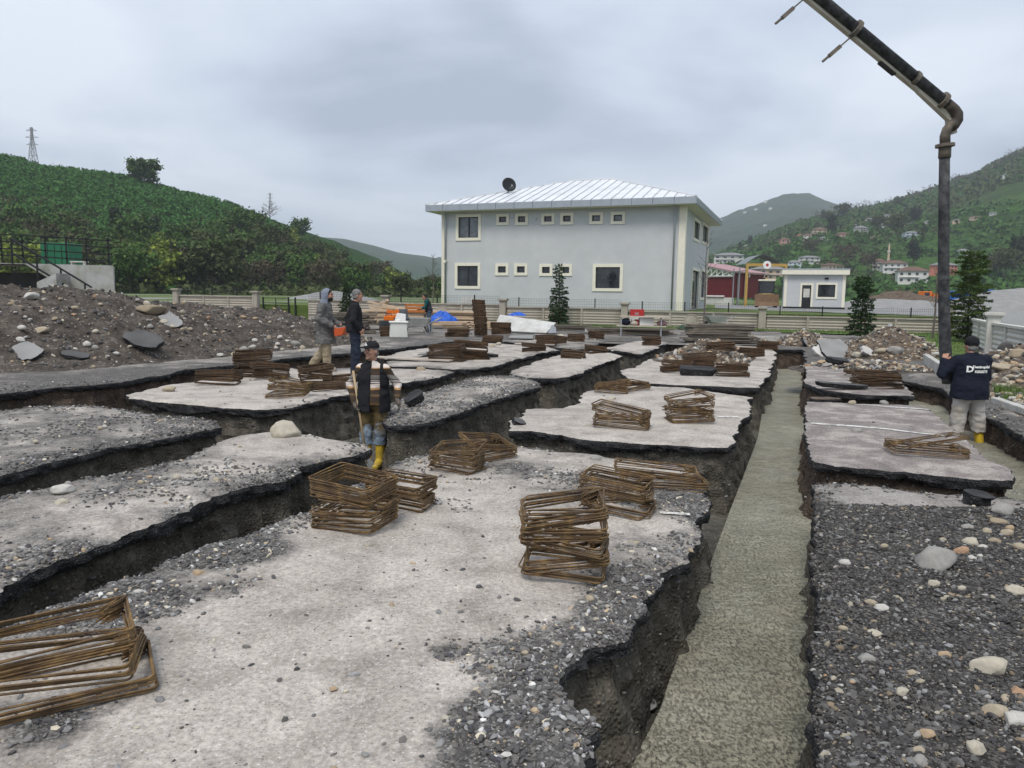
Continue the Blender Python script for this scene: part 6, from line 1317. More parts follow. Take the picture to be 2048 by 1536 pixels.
skin_t = NT('skin'); co_ = skin_t.co(); MT['skin'] = skin_t.done(skin_t.ramp(skin_t.noise(co_, 14, 5, .6), [(.3, (.36, .19, .13)), (.7, (.47, .26, .185))]), .55, None, .35)
def cloth(name, c, var=.18, dirt=None, sc=7): return simple(name, c, .92, var, sc, .35, 180, .15, dirt=dirt, dscale=4, damt=.8)
def hand(f, wr, d, nrm, curl=.6, side=1, r=.0088, grip=None):
    """palm and five fingers: d = direction of the palm, nrm = palm normal the fingers curl towards"""
    wr, d, nrm = Vector(wr), Vector(d).normalized(), Vector(nrm); nrm = (nrm - d * nrm.dot(d)).normalized(); x = d.cross(nrm).normalized() * side; k = wr + d * .085
    f.cap(wr, wr + d * .05, .028, .034, .02); f.cap(wr + d * .04 - x * .018, k - x * .028, .020, .017, .02); f.cap(wr + d * .04 + x * .018, k + x * .026, .020, .017, .02)
    for off, ln in ((-.034, .072), (-.012, .082), (.012, .078), (.032, .062)):
        p = k + x * off * .95; dd = d
        for i, fr_ in enumerate((.45, .32, .25)):
            a = curl * (.55 + .35 * i); dd = (dd * math.cos(a) + nrm * math.sin(a)).normalized(); q = p + dd * ln * fr_; f.cap(p, q, r * (1 - .08 * i), r * (.95 - .1 * i), .005); p = q
    p = wr + d * .03 - x * .032; dd = (d * .7 - x * .75 + nrm * .35).normalized(); q = p + dd * .04; f.cap(p, q, .013, .011, .012); dd = (d * .9 - x * .15 + nrm * .55).normalized(); f.cap(q, q + dd * .035, .0105, .009, .006)
def rotz(a): c, s = math.cos(a), math.sin(a); return np.array([[c, -s, 0], [s, c, 0], [0, 0, 1]])
def person(label, loc, rz, J, o):
    root = thing('person', label, 'person', loc, rz); H = .0092; lo = np.array([-.62, -.62, -.06]); hi = np.array([.62, .62, 1.86]); g = J.get; fat = o.get('fat', 0)
    f = Field(lo, hi, H); hd = np.array(J['head']); ya = J.get('yaw', 0); Rh = rotz(ya)
    P_ = lambda x, y, z: hd + Rh @ np.array([x, y, z])
    # --- body
    f.ell(hd + np.array([0, 0, .02]), (.074, .092, .105), .02, Rh); f.ell(P_(0, -.022, -.055), (.056, .066, .062), .025, Rh)
    f.cap(hd + [0, .015, -.08], J['neck'], .055, .06, .03); f.cap(P_(0, -.086, .02), P_(0, -.112, -.018), .009, .014, .012); f.ell(P_(0, -.080, .038), (.05, .015, .012), .012, Rh)
    f.ell(P_(0, -.092, -.055), (.024, .008, .007), .006, Rh); f.ell(P_(0, -.080, -.092), (.024, .02, .018), .015, Rh)
    for s in (-1, 1): f.ell(P_(s * .077, .012, -.005), (.010, .020, .032), .008, Rh); f.ell(P_(s * .042, -.070, -.018), (.022, .018, .018), .015, Rh)
    f.cap(J['chest'], J['pel'], .14 + fat, .135 + fat, .06, (1.15, .78, 1)); f.cap(J['shA'], J['shB'], .062, .062, .06); f.cap(J['hipA'], J['hipB'], .10, .10, .06)
    for s in 'AB':
        f.cap(J['sh' + s], J['el' + s], .055, .042, .03); f.cap(J['el' + s], J['wr' + s], .042, .028, .02); hd_ = J['hand' + s]; hand(f, J['wr' + s], hd_[0], hd_[1], hd_[2], hd_[3])
        f.cap(J['hip' + s], J['kn' + s], .088, .058, .04); f.cap(J['kn' + s], J['an' + s], .055, .038, .03); f.cap(J['an' + s], J['toe' + s], .042, .034, .03)
    f.build('body', MT['skin'], root)
    for s in (-1, 1):
        m = MB(); c = P_(s * .032, -.083, .022); m.lathe([(.002, -.011), (.009, -.008), (.012, 0), (.009, .008), (.002, .011)], 10, tuple(c)); e_ = m.build('eye', MT['black'], root, True); m = MB(); b0 = P_(s * .014, -.099, .044); b1 = P_(s * .052, -.086, .046); m.bar(tuple(b0), tuple(b1), .014, .009); m.build('eyebrow', o.get('brow', MT['black']), root)
    # --- hair
    if 'hair' in o:
        f = Field(hd - .17, hd + .19, .006); f.ell(hd + np.array([0, .012, .045]), (.086, .098, .095), .01, Rh); f.ell(P_(0, .035, -.03), (.078, .065, .06), .02, Rh); f.cut(P_(0, -.055, .055), Rh @ np.array([0, -.80, -.55])); f.wrinkle(.008, 40, 3); f.build('hair', o['hair'], root)
    if 'beard' in o:
        f = Field(hd - .2, hd + .12, .006); f.ell(P_(0, -.030, -.072), (.066, .074, .062), .015, Rh); f.cut(P_(0, -.09, -.035), Rh @ np.array([0, .15, 1])); f.wrinkle(.006, 45, 5); f.build('beard', o['beard'], root)
    # --- trousers
    f = Field(lo, hi, H * 1.15); f.cap(J['hipA'], J['hipB'], .106 + fat * .7, .106 + fat * .7, .04); f.ell(np.array(J['pel']) + [0, .0, -.03], (.145 + fat, .112 + fat * .8, .09), .04)
    for s in 'AB':
        lw = o.get('leg', .0); f.cap(J['hip' + s], J['kn' + s], .100 + lw, .080 + lw, .04); f.cap(J['kn' + s], J['an' + s], .083 + lw, .068 + lw, .03)
    f.cut(np.array(J['pel']) + [0, 0, .11], (0, 0, 1))
    if 'trouser_cut' in o: f.cut((0, 0, o['trouser_cut']), (0, 0, -1))
    f.wrinkle(.014, 11, 9, (1, 1, 1.8)); f.build('trousers', o['trousers'], root)
    # --- footwear
    for s in 'AB':
        f = Field(np.array(J['an' + s]) - .32, np.array(J['an' + s]) + [.32, .32, .40], .008); an, to = np.array(J['an' + s]), np.array(J['toe' + s]); kn = np.array(J['kn' + s]); hgt = o.get('boot_h', .10)
        he = an + (an - to) * .25; he[2] = to[2] + .012; f.cap(an, to, .056, .046, .03); f.cap(he, to, .045, .045, .02); up_ = an + (kn - an) / np.linalg.norm(kn - an) * hgt; f.cap(an, up_, .058, .072 if hgt > .15 else .06, .02); f.cut((0, 0, to[2] - .045), (0, 0, -1)); f.cut(up_, (kn - an)); f.build('boot' if hgt > .15 else 'shoe', o['shoes'], root)
    # --- top garments
    def top(name, mat, inf, hem, sleeve=1.0, armhole=False, flare=0, seed=5, collar=True, wr=.016, openf=None):
        f = Field(lo, hi, H * 1.15); ch, pl = np.array(J['chest']), np.array(J['pel']); f.cap(ch, pl, .155 + inf + fat, .15 + inf + fat, .06, (1.15, .80, 1)); q7 = .62 if sleeve == 0 else 1.0; f.cap(np.array(J['shA']) * [q7, 1, 1], np.array(J['shB']) * [q7, 1, 1], .070 + inf * q7, .070 + inf * q7, .06)
        he = np.array([pl[0], pl[1], hem]); f.cap(pl, he - [0, 0, .06], .158 + inf + fat, .168 + inf + flare + fat, .05, (1.14, .92, 1)); nk = np.array(J['neck']); f.cap(ch, nk, .10 + inf, .072 + inf * .5, .05)
        if collar: f.cap(nk + [0, .01, -.02], nk + [0, .012, .035], .068 + inf * .4, .070 + inf * .3, .015)
        if sleeve > 0:
            for s in 'AB':
                a, b, c = map(np.array, (J['sh' + s], J['el' + s], J['wr' + s])); f.cap(a, b, .066 + inf, .054 + inf, .02)
                if sleeve > .5: f.cap(b, b + (c - b) * sleeve, .054 + inf, .042 + inf, .015)
        f.cut((0, 0, hem), (0, 0, -1)); f.cut(nk + [0, 0, .05], (0, -.25, 1)); f.wrinkle(wr, 10, seed, (1, 1, 1.6))
        if openf:
            f.D = np.maximum(f.D, -openf(f))
        return f.build(name, mat, root)
    for t_ in o['tops']: top(*t_[0], **t_[1])
    return root, P_, Rh
base = dict(pel=(0, 0, .97), chest=(0, 0, 1.27), neck=(0, .005, 1.47), head=(0, -.015, 1.62), shA=(-.185, 0, 1.40), shB=(.185, 0, 1.40), elA=(-.25, .03, 1.12), elB=(.25, .03, 1.12), wrA=(-.25, -.04, .88), wrB=(.25, -.04, .88), hipA=(-.095, 0, .92), hipB=(.095, 0, .92), knA=(-.105, -.01, .50), knB=(.105, -.01, .50), anA=(-.115, .02, .10), anB=(.115, .02, .10), toeA=(-.13, -.14, .045), toeB=(.13, -.14, .045),
            handA=((0, -.05, -1), (.8, -.3, 0), .35, -1), handB=((0, -.05, -1), (-.8, -.3, 0), .35, 1))
def pose(**k): d = dict(base); d.update(k); return d
MT['c_black'] = cloth('black_fleece', (.018, .018, .021)); MT['c_navy'] = cloth('navy_work_jacket', (.012, .015, .026)); MT['c_coat'] = cloth('grey_wool_coat', (.125, .122, .12), .3, None, 14); MT['c_hood'] = cloth('blue_grey_hoodie', (.20, .225, .28)); MT['c_khaki'] = cloth('khaki_trousers', (.34, .285, .20), .15, (.22, .18, .12)); MT['c_ltgrey'] = cloth('pale_grey_trousers', (.43, .41, .39), .12, (.30, .25, .17)); MT['c_jean'] = cloth('dark_jeans', (.022, .028, .045)); MT['c_jean2'] = cloth('blue_jeans', (.07, .095, .14)); MT['c_teal'] = cloth('teal_sweater', (.012, .085, .085)); MT['c_vest'] = cloth('dark_padded_vest', (.03, .032, .042))
MT['boot_y'] = simple('yellow_rubber', (.62, .43, .03), .45, .1, 6, dirt=(.22, .17, .09), dscale=5, damt=.8); MT['shoe'] = simple('dusty_shoe_leather', (.07, .06, .05), .8, .3); MT['glove'] = cloth('dirty_glove', (.11, .10, .09)); MT['hair_b'] = simple('black_hair', (.012, .010, .009), .7, .3); MT['hair_g'] = simple('grey_hair', (.16, .155, .15), .7, .3); MT['shoe_d'] = simple('pale_dusty_shoe', (.30, .26, .21), .8, .25)
def stripes():
    t = NT('striped_sweater'); co = t.co(); s = t.n('ShaderNodeSeparateXYZ'); t.l(co, s.inputs[0]); z = t.math('ADD', s.outputs[2], t.math('MULTIPLY', t.noise(co, 6, 3), .03)); z = t.math('SUBTRACT', z, .78); z = t.math('DIVIDE', z, .72)
    W_, D_, G_, T_, Nv = (.62, .55, .50), (.055, .040, .030), (.17, .16, .145), (.42, .24, .11), (.02, .022, .035)
    st = [(0, (.15, .085, .035)), (.13, (.11, .065, .03)), (.24, D_), (.36, (.12, .08, .045)), (.40, D_), (.485, T_), (.52, W_), (.60, Nv), (.615, W_), (.63, Nv), (.645, W_), (.66, Nv), (.675, G_), (.76, D_), (.84, D_), (.88, T_), (.90, W_)]
    return t.done(t.ramp(z, st, 'CONSTANT'), .92, t.bump(t.noise(co, 120, 4), .4, .01), .15)
MT['c_stripe'] = stripes()
def muddy():
    t = NT('muddy_jeans'); co = t.co(); s = t.n('ShaderNodeSeparateXYZ'); t.l(co, s.inputs[0]); j = t.ramp(t.noise(co, 9, 6, .65), [(.3, (.10, .15, .22)), (.7, (.30, .38, .46))]); f = t.math('ADD', t.noise(co, 5, 6, .7), t.math('MULTIPLY', t.math('SUBTRACT', s.outputs[2], .55), .75))
    return t.done(t.mix(t.ramp(f, [(.42, 0.), (.58, 1.)]), j, (.105, .075, .035)), .92, t.bump(t.noise(co, 60, 5), .4, .01), .15)
MT['c_muddy'] = muddy()
# worker with striped sweater standing in the trench
lp = P(748, 936, -.72)
def vopen(f):      # the vest is open in front
    ax = [f.lo[i] + f.h * np.arange(f.n[i]) for i in range(3)]; g = np.stack(np.meshgrid(*ax, indexing='ij'), -1); return np.maximum(np.maximum(np.abs(g[..., 0] - .065) - .062 + .05 * np.clip(g[..., 2] - 1.3, 0, 1), g[..., 1] + .02), g[..., 2] - 1.50)
J1 = pose(yaw=R(-28), head=(-.01, -.03, 1.63), shA=(-.172, 0, 1.39), shB=(.172, 0, 1.39), elA=(-.345, .03, 1.15), wrA=(-.235, -.09, .93), elB=(.325, .06, 1.17), wrB=(.36, -.06, .98), handA=((.35, -.15, -.9), (.9, -.2, .3), 1.0, -1), handB=((.4, -.3, -.85), (-.8, -.4, 0), .5, 1), knA=(-.10, -.03, .50), knB=(.10, .0, .50), anA=(-.09, -.02, .10), anB=(.075, .03, .10), toeA=(-.12, -.17, .045), toeB=(.06, -.12, .045))
w1, Pf, Rf = person('older worker in black cap and striped sweater standing in the trench with a shovel', lp, R(-8), J1, dict(fat=.016, leg=.006, trousers=MT['c_muddy'], shoes=MT['boot_y'], boot_h=.38, trouser_cut=.34, hair=MT['hair_g'], brow=MT['hair_g'],
    tops=[(('sweater', MT['c_stripe'], .0, .90), dict(sleeve=.97, collar=False)), (('vest', MT['c_black'], .022, .80), dict(sleeve=0, collar=True, openf=vopen, seed=8))]))
f = Field(np.array(J1['head']) - .2, np.array(J1['head']) + .22, .006); hd = np.array(J1['head']); f.ell(hd + [0, .01, .06], (.098, .112, .088), .01, Rf); f.cut(Pf(0, 0, .052), (0, 0, -1)); cp = f.build('cap', MT['c_black'], w1)
f = Field(np.array(J1['head']) - .3, np.array(J1['head']) + .25, .006); f.ell(Pf(0, -.125, .058), (.078, .075, .014), .01, Rf); f.build('cap_brim', MT['c_black'], cp)
m = MB(); c = Pf(0, -.103, .105); cv = Vector(c); xx = Vector(Rf @ np.array([1, 0, 0])); uu = Vector((0, 0, 1)); nn_ = Vector(Rf @ np.array([0, -1, 0]))
for (a, b, r_) in ((0, 0.012, .010), (0, -.012, .016), (-.018, -.016, .008), (.018, -.016, .008)): m.lathe([(r_, 0), (r_ * .8, .006)], 10, tuple(cv + xx * a + uu * b), M=Matrix((xx, uu, nn_)).transposed())
m.build('cap_emblem', MT['white'], cp)
for s in 'AB': f = Field(np.array(J1['wr' + s]) - .22, np.array(J1['wr' + s]) + .22, .0065); hd_ = J1['hand' + s]; hand(f, J1['wr' + s], *hd_, r=.0125); f.cap(J1['wr' + s], np.array(J1['wr' + s]) + (np.array(J1['el' + s]) - np.array(J1['wr' + s])) * .2, .036, .040, .02); f.build('glove', MT['glove'], w1)
MT['woodh'] = simple('wooden_handle', (.42, .32, .19), .7, .15, 8); sh = thing('shovel', 'long wooden-handled shovel held by the worker in the striped sweater', 'shovel', lp, R(-8))
ha = Vector(J1['wrA']) + Vector(J1['handA'][0]).normalized() * .085 + Vector((.03, .0, 0)); sd_ = Vector((-.16, .05, .98)).normalized(); bot = ha - sd_ * ((ha.z - .10) / sd_.z); m = MB(); m.tube([bot, ha, ha + sd_ * .52], .016, 10); m.build('handle', MT['woodh'], sh, True)
m = MB(); b_ = bot + Vector((0, 0, -.02)); m.add([b_ + Vector(v_) for v_ in ((-.02, 0, .12), (.02, 0, .12), (.10, -.01, .02), (.09, -.02, -.12), (0, -.02, -.18), (-.09, -.02, -.12), (-.10, -.01, .02))], [(0, 1, 2, 3, 4, 5, 6)]); bl = m.build('blade', MT['steel'], sh); sm = bl.modifiers.new('thickness', 'SOLIDIFY'); sm.thickness = .006
# hooded man walking to the right with the remote control
lp = P(652, 742); J2 = pose(yaw=0, head=(0, -.075, 1.63), neck=(0, -.025, 1.47), chest=(0, -.01, 1.27), elA=(-.27, .06, 1.14), elB=(.27, .04, 1.14), wrA=(-.16, -.22, .99), wrB=(.14, -.27, 1.01), handA=((.35, -.8, -.45), (.5, .1, -.6), .7, -1), handB=((-.35, -.8, -.4), (-.5, .1, -.6), .7, 1), knA=(-.10, -.06, .50), anA=(-.10, -.06, .10), toeA=(-.11, -.23, .045), knB=(.10, .05, .50), anB=(.10, .33, .15), toeB=(.10, .20, .045))
w2, Pf, Rf = person('bearded man in grey coat with blue hood up carrying an orange remote control', lp, R(84), J2, dict(leg=.016, trousers=MT['c_khaki'], shoes=MT['shoe_d'], beard=MT['hair_b'], hair=MT['hair_b'], tops=[(('sweatshirt', MT['c_hood'], .0, .86), dict(sleeve=.9)), (('coat', MT['c_coat'], .022, .60), dict(sleeve=.93, flare=.055, collar=False, wr=.026, seed=12))]))
hd = np.array(J2['head']); f = Field(hd - .26, hd + .24, .0065); f.ell(hd + [0, .035, .03], (.108, .118, .132), .02); f.cap(hd + [0, .05, -.06], np.array(J2['neck']) + [0, .02, -.01], .098, .115, .05); f.cut(hd + [0, -.030, .05], (0, -1, -.10)); f.wrinkle(.010, 14, 4); f.build('hood', MT['c_hood'], w2)
MT['orange'] = simple('orange_plastic', (.55, .085, .02), .5, .1, 6, dirt=(.25, .08, .03), damt=.5); rc = thing('remote_control', 'orange pump remote control held by the hooded man', 'remote control', lp, R(84)); m = MB(); m.prism([(-.52, .98), (-.24, .93), (-.26, .76), (-.44, .80)], 'x', -.17, .17); m.build('case', MT['orange'], rc, bevel=.012)
m = MB(); m.prism([(-.525, .986), (-.235, .936), (-.235, .95), (-.525, 1.0)], 'x', -.15, .15); m.build('panel', MT['fascia'], rc)
for x in (-.08, .06): m = MB(); m.tube([(x, -.40, .98), (x, -.41, 1.04)], .012, 8); m.build('joystick', MT['black'], rc)
# man in black jacket
lp = P(711, 749); J3 = pose(yaw=R(4), head=(0, -.055, 1.64), neck=(0, -.01, 1.48), elA=(-.28, .05, 1.14), wrA=(-.235, -.10, .97), elB=(.33, .14, 1.16), wrB=(.20, .12, .96), handA=((.15, -.4, -.9), (.9, .1, 0), .9, -1), handB=((-.7, -.1, -.6), (0, -.9, .2), .5, 1))
person('grey-haired man in black jacket and dark jeans with hands at his hips', lp, R(104), J3, dict(fat=.02, leg=.012, trousers=MT['c_jean'], shoes=MT['shoe'], hair=MT['hair_g'], brow=MT['hair_g'], tops=[(('jacket', MT['c_black'], .014, .88), dict(sleeve=.95, seed=15))]))
# carpenter at the bench in teal sleeves
lp = P(858, 664); J4 = pose(yaw=R(10), head=(0, -.20, 1.56), neck=(0, -.11, 1.43), chest=(0, -.06, 1.25), shA=(-.185, -.09, 1.37), shB=(.185, -.09, 1.37), elA=(-.24, -.20, 1.10), wrA=(-.16, -.42, 1.02), elB=(.24, -.18, 1.10), wrB=(.12, -.42, 1.00), handA=((.2, -1, -.2), (0, -.1, -1), .5, -1), handB=((-.2, -1, -.2), (0, -.1, -1), .5, 1))
person('dark-haired worker in teal sweater and dark vest bending over orange crate', lp, R(-84), J4, dict(leg=.01, trousers=MT['c_jean2'], shoes=MT['shoe'], hair=MT['hair_b'], tops=[(('sweater', MT['c_teal'], .0, .92), dict(sleeve=.96)), (('vest', MT['c_vest'], .022, .88), dict(sleeve=0, seed=3))]))
# man guiding the hose, seen from behind
lp = PY(1930, 886, 11.3); lp.z = -.59; J5 = pose(yaw=R(12), head=(0, -.05, 1.62), neck=(0, -.01, 1.47), shA=(-.205, 0, 1.40), shB=(.205, -.02, 1.40), elB=(.40, -.06, 1.19), wrB=(.365, -.09, 1.38), handB=((-.15, -.1, .95), (-.7, -.65, 0), .8, 1), elA=(-.29, -.10, 1.13), wrA=(-.08, -.32, 1.10), handA=((.8, -.55, .2), (.2, -.6, -.4), .8, -1), hipA=(-.10, 0, .92), hipB=(.10, 0, .92), knA=(-.17, -.02, .50), knB=(.12, -.03, .50), anA=(-.215, .02, .10), anB=(.16, .0, .10), toeA=(-.235, -.14, .045), toeB=(.18, -.16, .045))
w5, Pf, Rf = person('man in navy jacket and black beanie guiding the concrete hose, back turned', lp, R(180), J5, dict(fat=.055, leg=.022, trousers=MT['c_ltgrey'], shoes=MT['boot_y'], boot_h=.36, trouser_cut=.31, hair=MT['hair_g'], tops=[(('jacket', MT['c_navy'], .018, .83), dict(sleeve=.97, seed=19))]))
hd = np.array(J5['head']); f = Field(hd - .2, hd + .22, .006); f.ell(hd + [0, .008, .055], (.096, .110, .100), .01, Rf); f.cut(hd + [0, 0, .015], (0, -.35, -1)); f.wrinkle(.004, 60, 2, (.2, .2, 1)); f.build('beanie', MT['c_black'], w5)
jk = [c for c in w5.children if c.name.startswith('jacket')][0]; bv = BVHTree.FromPolygons([v.co for v in jk.data.vertices], [tuple(p.vertices) for p in jk.data.polygons])
def back_text(txt, size, x, z, bold=0.0):
    cu = bpy.data.curves.new('t', 'FONT'); cu.body = txt; cu.size = size; cu.offset = bold; cu.resolution_u = 2; to = bpy.data.objects.new('t', cu); C.objects.link(to); dg = bpy.context.evaluated_depsgraph_get(); me = bpy.data.meshes.new_from_object(to.evaluated_get(dg)); bpy.data.objects.remove(to)
    bm = bmesh.new(); bm.from_mesh(me); bmesh.ops.triangulate(bm, faces=bm.faces); bmesh.ops.subdivide_edges(bm, edges=[e for e in bm.edges if e.calc_length() > size * .3], cuts=2); 
    for v in bm.verts:
        X, Z = x - v.co.x, z + v.co.y; h_ = bv.ray_cast(Vector((X, 1.0, Z)), Vector((0, -1, 0))); v.co = Vector((X, (h_[0].y if h_[0] else .2) + .006, Z))
    bm.to_mesh(me); bm.free(); me.materials.clear(); me.materials.append(MT['white']); add('printed_lettering', me, jk)
back_text('D', .125, .165, 1.245, .005); back_text('Demirogullari', .052, .085, 1.305, .0022); back_text('KERESTE', .052, .055, 1.235, .0022)
# ================================================================ CONCRETE PUMP BOOM AND HOSE
MT['rubber'] = simple('cement_smeared_rubber', (.030, .032, .036), .75, .4, 9, .4, 60, dirt=(.16, .16, .155), dscale=9, damt=.35); MT['boom'] = simple('cream_boom_paint', (.44, .42, .35), .6, .1, 4, dirt=(.24, .21, .16), damt=.6); MT['flange'] = simple('cement_caked_steel', (.14, .128, .11), .85, .3, 9, .6, 40, dirt=(.12, .09, .06), damt=.7); MT['elbow'] = simple('worn_steel_elbow', (.055, .046, .038), .6, .5, 8, .3, 40, dirt=(.26, .22, .17), damt=.8)
HY = 11.49; KS = .89; hp = lambda u, v, Y=HY: PY(u, v, Y)
bmn = thing('concrete_pump_boom', 'boom tip of a concrete pump with black pipe reaching in from the top', 'pump boom', (0, 0, 0))
m = MB(); pts = [hp(1889, 314), hp(1888, 420), hp(1887, 560), hp(1889, 660), hp(1892, 722), hp(1897, 766)]; m.tube(pts, [x_ * KS for x_ in (.082, .085, .088, .092, .098, .10)], 16); m.build('rubber_hose', MT['rubber'], bmn, True)
m = MB(); m.tube([hp(1890, 294), hp(1889, 316)], .096 * KS, 16); m.build('hose_collar', MT['flange'], bmn, True)
m = MB(); m.tube([hp(1890, 288), hp(1890, 294)], .150 * KS, 14); m.build('flange', MT['flange'], bmn)
m = MB(); m.tube([hp(1890, 290), hp(1890, 272), hp(1894, 260), hp(1903, 250), hp(1912, 243)], .082 * KS, 14); m.build('lower_bend', MT['elbow'], bmn, True)
m = MB(); m.tube([hp(1900, 256), hp(1908, 250), hp(1914, 240), hp(1914, 229), hp(1908, 220), hp(1898, 211), hp(1890, 205)], [x_ * KS for x_ in (.08, .088, .094, .094, .092, .09, .09)], 14); m.build('elbow', MT['elbow'], bmn, True)
a, b = hp(1893, 208), hp(1620, -18, 11.0); dr = (b - a).normalized(); far = a + dr * 7.5; perp = Vector((dr.z, 0, -dr.x)) * (-1 if dr.x < 0 else 1); perp = Vector((-abs(dr.z), 0, -abs(dr.x)))
m = MB(); m.tube([a, far], .096 * KS, 16); m.build('delivery_pipe', MT['rubber'], bmn, True)
for t_ in (.09, 1.84, 4.4, 6.2): m = MB(); m.tube([a + dr * (t_ - .03), a + dr * (t_ + .03)], .125, 14); m.build('flange', MT['flange'], bmn)
m = MB(); m.tube([a + dr * .62, a + dr * .68], .105, 12); m.build('clamp', MT['flange'], bmn)
def beam(t0, t1, h0, h1, off=.10, w_=.10):
    A0, A1 = a + dr * t0 + perp * off + Vector((0, -.02, 0)), a + dr * t1 + perp * off + Vector((0, -.02, 0)); y = Vector((0, w_, 0)); V = [A0, A0 + perp * h0, A1 + perp * h1, A1]; V += [v + y for v in V]; return MB().add(V, [(0, 1, 2, 3), (7, 6, 5, 4), (0, 4, 5, 1), (1, 5, 6, 2), (2, 6, 7, 3), (3, 7, 4, 0)])
beam(-.20, .50, .13, .09, .035).build('boom_nose', MT['boom'], bmn, bevel=.008); beam(.50, 7.5, .085, .095, .035).build('boom_beam', MT['boom'], bmn, bevel=.008)
m = MB(); A0 = a + dr * -.20 + perp * .08 + Vector((0, -.04, 0)); m.bar(A0 + perp * .03 + Vector((0, .07, 0)), A0 + perp * .03 + Vector((.03, .07, -.22)), .13, .10); m.build('gooseneck', MT['boom'], bmn)
m = MB(); q = a + dr * .95 + perp * .17 + Vector((0, .15, 0)); m.bar(q - perp * .04 - Vector((0, .12, 0)), q - perp * .04 - Vector((0, .12, 0)) + dr * .30, .08, .035); m.build('cable_box', MT['black'], bmn)
for t_ in (1.83, 2.72):
    q = a + dr * t_ + perp * .12; d2 = Vector((-.62, 0, -.55)).normalized(); m = MB(); m.tube([q, q + d2 * .22], .012, 6); m.bar(q + d2 * .20, q + d2 * .40, .055); m.tube([q + d2 * .38, q + d2 * .52], .018, 8); m.build('hanger', MT['flange'], bmn)

# ================================================================ TIMBER, SHEETS AND TOOLS
MT['wood_new'] = simple('fresh_sawn_wood', (.55, .42, .29), .85, .15, 3, .3, 30, rand=.25); MT['wood_old'] = simple('weathered_board', (.19, .165, .135), .95, .3, 4, .4, 30, dirt=(.09, .075, .06), damt=.6, rand=.6); MT['wood_pale'] = simple('bleached_board', (.44, .39, .33), .9, .15, 4, .3, 30)
MT['tarp'] = simple('blue_tarpaulin', (.015, .10, .50), .45, .15, 5); MT['plastic_w'] = simple('white_plastic', (.66, .66, .62), .6, .06, 5, dirt=(.4, .38, .33), damt=.4); MT['plastic_g'] = simple('grey_plastic', (.10, .11, .12), .6, .1); MT['galv'] = simple('dull_zinc_tray', (.40, .41, .40), .5, .2, 6, metal=.4, dirt=(.33, .32, .29), damt=.6); MT['sheetw'] = simple('white_dusty_sheet', (.52, .52, .50), .7, .1, 2, dirt=(.30, .28, .25), dscale=1.2, damt=.7)
def plank(p0, p1, wd, th, mat, label, group, roll=0.0):
    p0, p1 = Vector(p0), Vector(p1); o = MB().bar((0, -(p1 - p0).length / 2, 0), (0, (p1 - p0).length / 2, 0), wd, th).build('plank', MT[mat]); d = (p1 - p0).normalized(); o.location = (p0 + p1) / 2; x = d.cross(Vector((0, 0, 1))).normalized(); o.rotation_euler = (Matrix((x, d, x.cross(d))).transposed() @ Matrix.Rotation(roll, 3, 'Y')).to_euler(); return tag(o, label, 'plank', group)
rd = random.Random(9)
def pile(u0, u1, Y, rows, per, dy, mat, label, wd=.15, th=.045, jit=.15, skew=0.0, z0=0.02, yaw=0.0):
    for r_ in range(rows):
        for k in range(per):
            a = PY(u0 + rd.uniform(-8, 8), 600, Y); b = PY(u1 + rd.uniform(-8, 8), 600, Y); y = Y + dy * (k - per / 2) + rd.uniform(-.02, .02); z = z0 + (th + .02) * r_; s_ = rd.uniform(-jit, jit)
            plank((a.x + s_, y + s_ * .3, z), (b.x + s_, y + yaw * (b.x - a.x) + skew * rd.uniform(-1, 1), z + rd.uniform(0, .012)), wd, th, mat, label, label)
pile(735, 960, 41.5, 9, 3, .30, 'wood_new', 'fresh plank in the timber pile behind the carpenter', .24, .07, .5, .25)
pile(880, 1000, 38.2, 4, 3, .24, 'wood_new', 'fresh plank in the low pile below the blue tarp', .20, .075, .25, .05)
for (u0, v0, u1, v1) in ((735, 603, 846, 624), (738, 611, 900, 628), (760, 606, 775, 602), (740, 616, 830, 622), (775, 600, 772, 606)):
    plank(PY(u0, v0, 41.0), PY(u1, v1 + 1, 41.3), .12, .10, 'wood_new', 'loose fresh beam lying slanted on top of the timber pile', 'slanted beams on the timber pile')
pile(655, 745, 33.0, 11, 2, .30, 'wood_old', 'dark weathered board in the pile between the hooded man and black jacket man', .22, .06, .35, .2)
pile(1372, 1500, 29.0, 11, 2, .22, 'wood_old', 'grey weathered board in the long pile beside the tilted wheelbarrow', .18, .045, .15, .1, yaw=-.05)
pile(1185, 1330, 34.5, 4, 3, .30, 'wood_old', 'grey weathered board in the low rows under the trestle table', .18, .05, .6, .4); pile(1095, 1200, 37.5, 4, 2, .30, 'wood_old', 'weathered board in the rows right of the white sheet', .18, .05, .5, .3)
plank(P(738, 717) + Vector((0, 0, .05)), P(903, 725) + Vector((0, 0, .05)), .30, .03, 'wood_pale', 'long pale board lying on the far pavement behind the striped worker', None)
plank(P(1030, 690) + Vector((0, 0, .05)), P(1110, 692) + Vector((0, 0, .05)), .25, .03, 'wood_pale', 'short pale board lying between far stirrup stacks', None)
def panel(pts, label, mat, th=.02, name='sheet', cat='sheet'):
    pts = [Vector(p) for p in pts]; n = (pts[1] - pts[0]).cross(pts[2] - pts[0]).normalized() * th; k = len(pts); o = MB().add(pts + [p + n for p in pts], [tuple(range(k)), tuple(range(k, 2 * k))[::-1]] + [(i, (i + 1) % k, k + (i + 1) % k, k + i) for i in range(k)]).build(name, MT[mat]); return tag(o, label, cat)
pa = P(985, 662); panel([pa + Vector((0, 0, .03)), P(1092, 668) + Vector((0, 0, .03)), PY(1112, 646, P(1092, 668).y + .9), PY(1000, 630, pa.y + .6)], 'large white dusty sheet leaning on the boards near the topiary', 'sheetw')
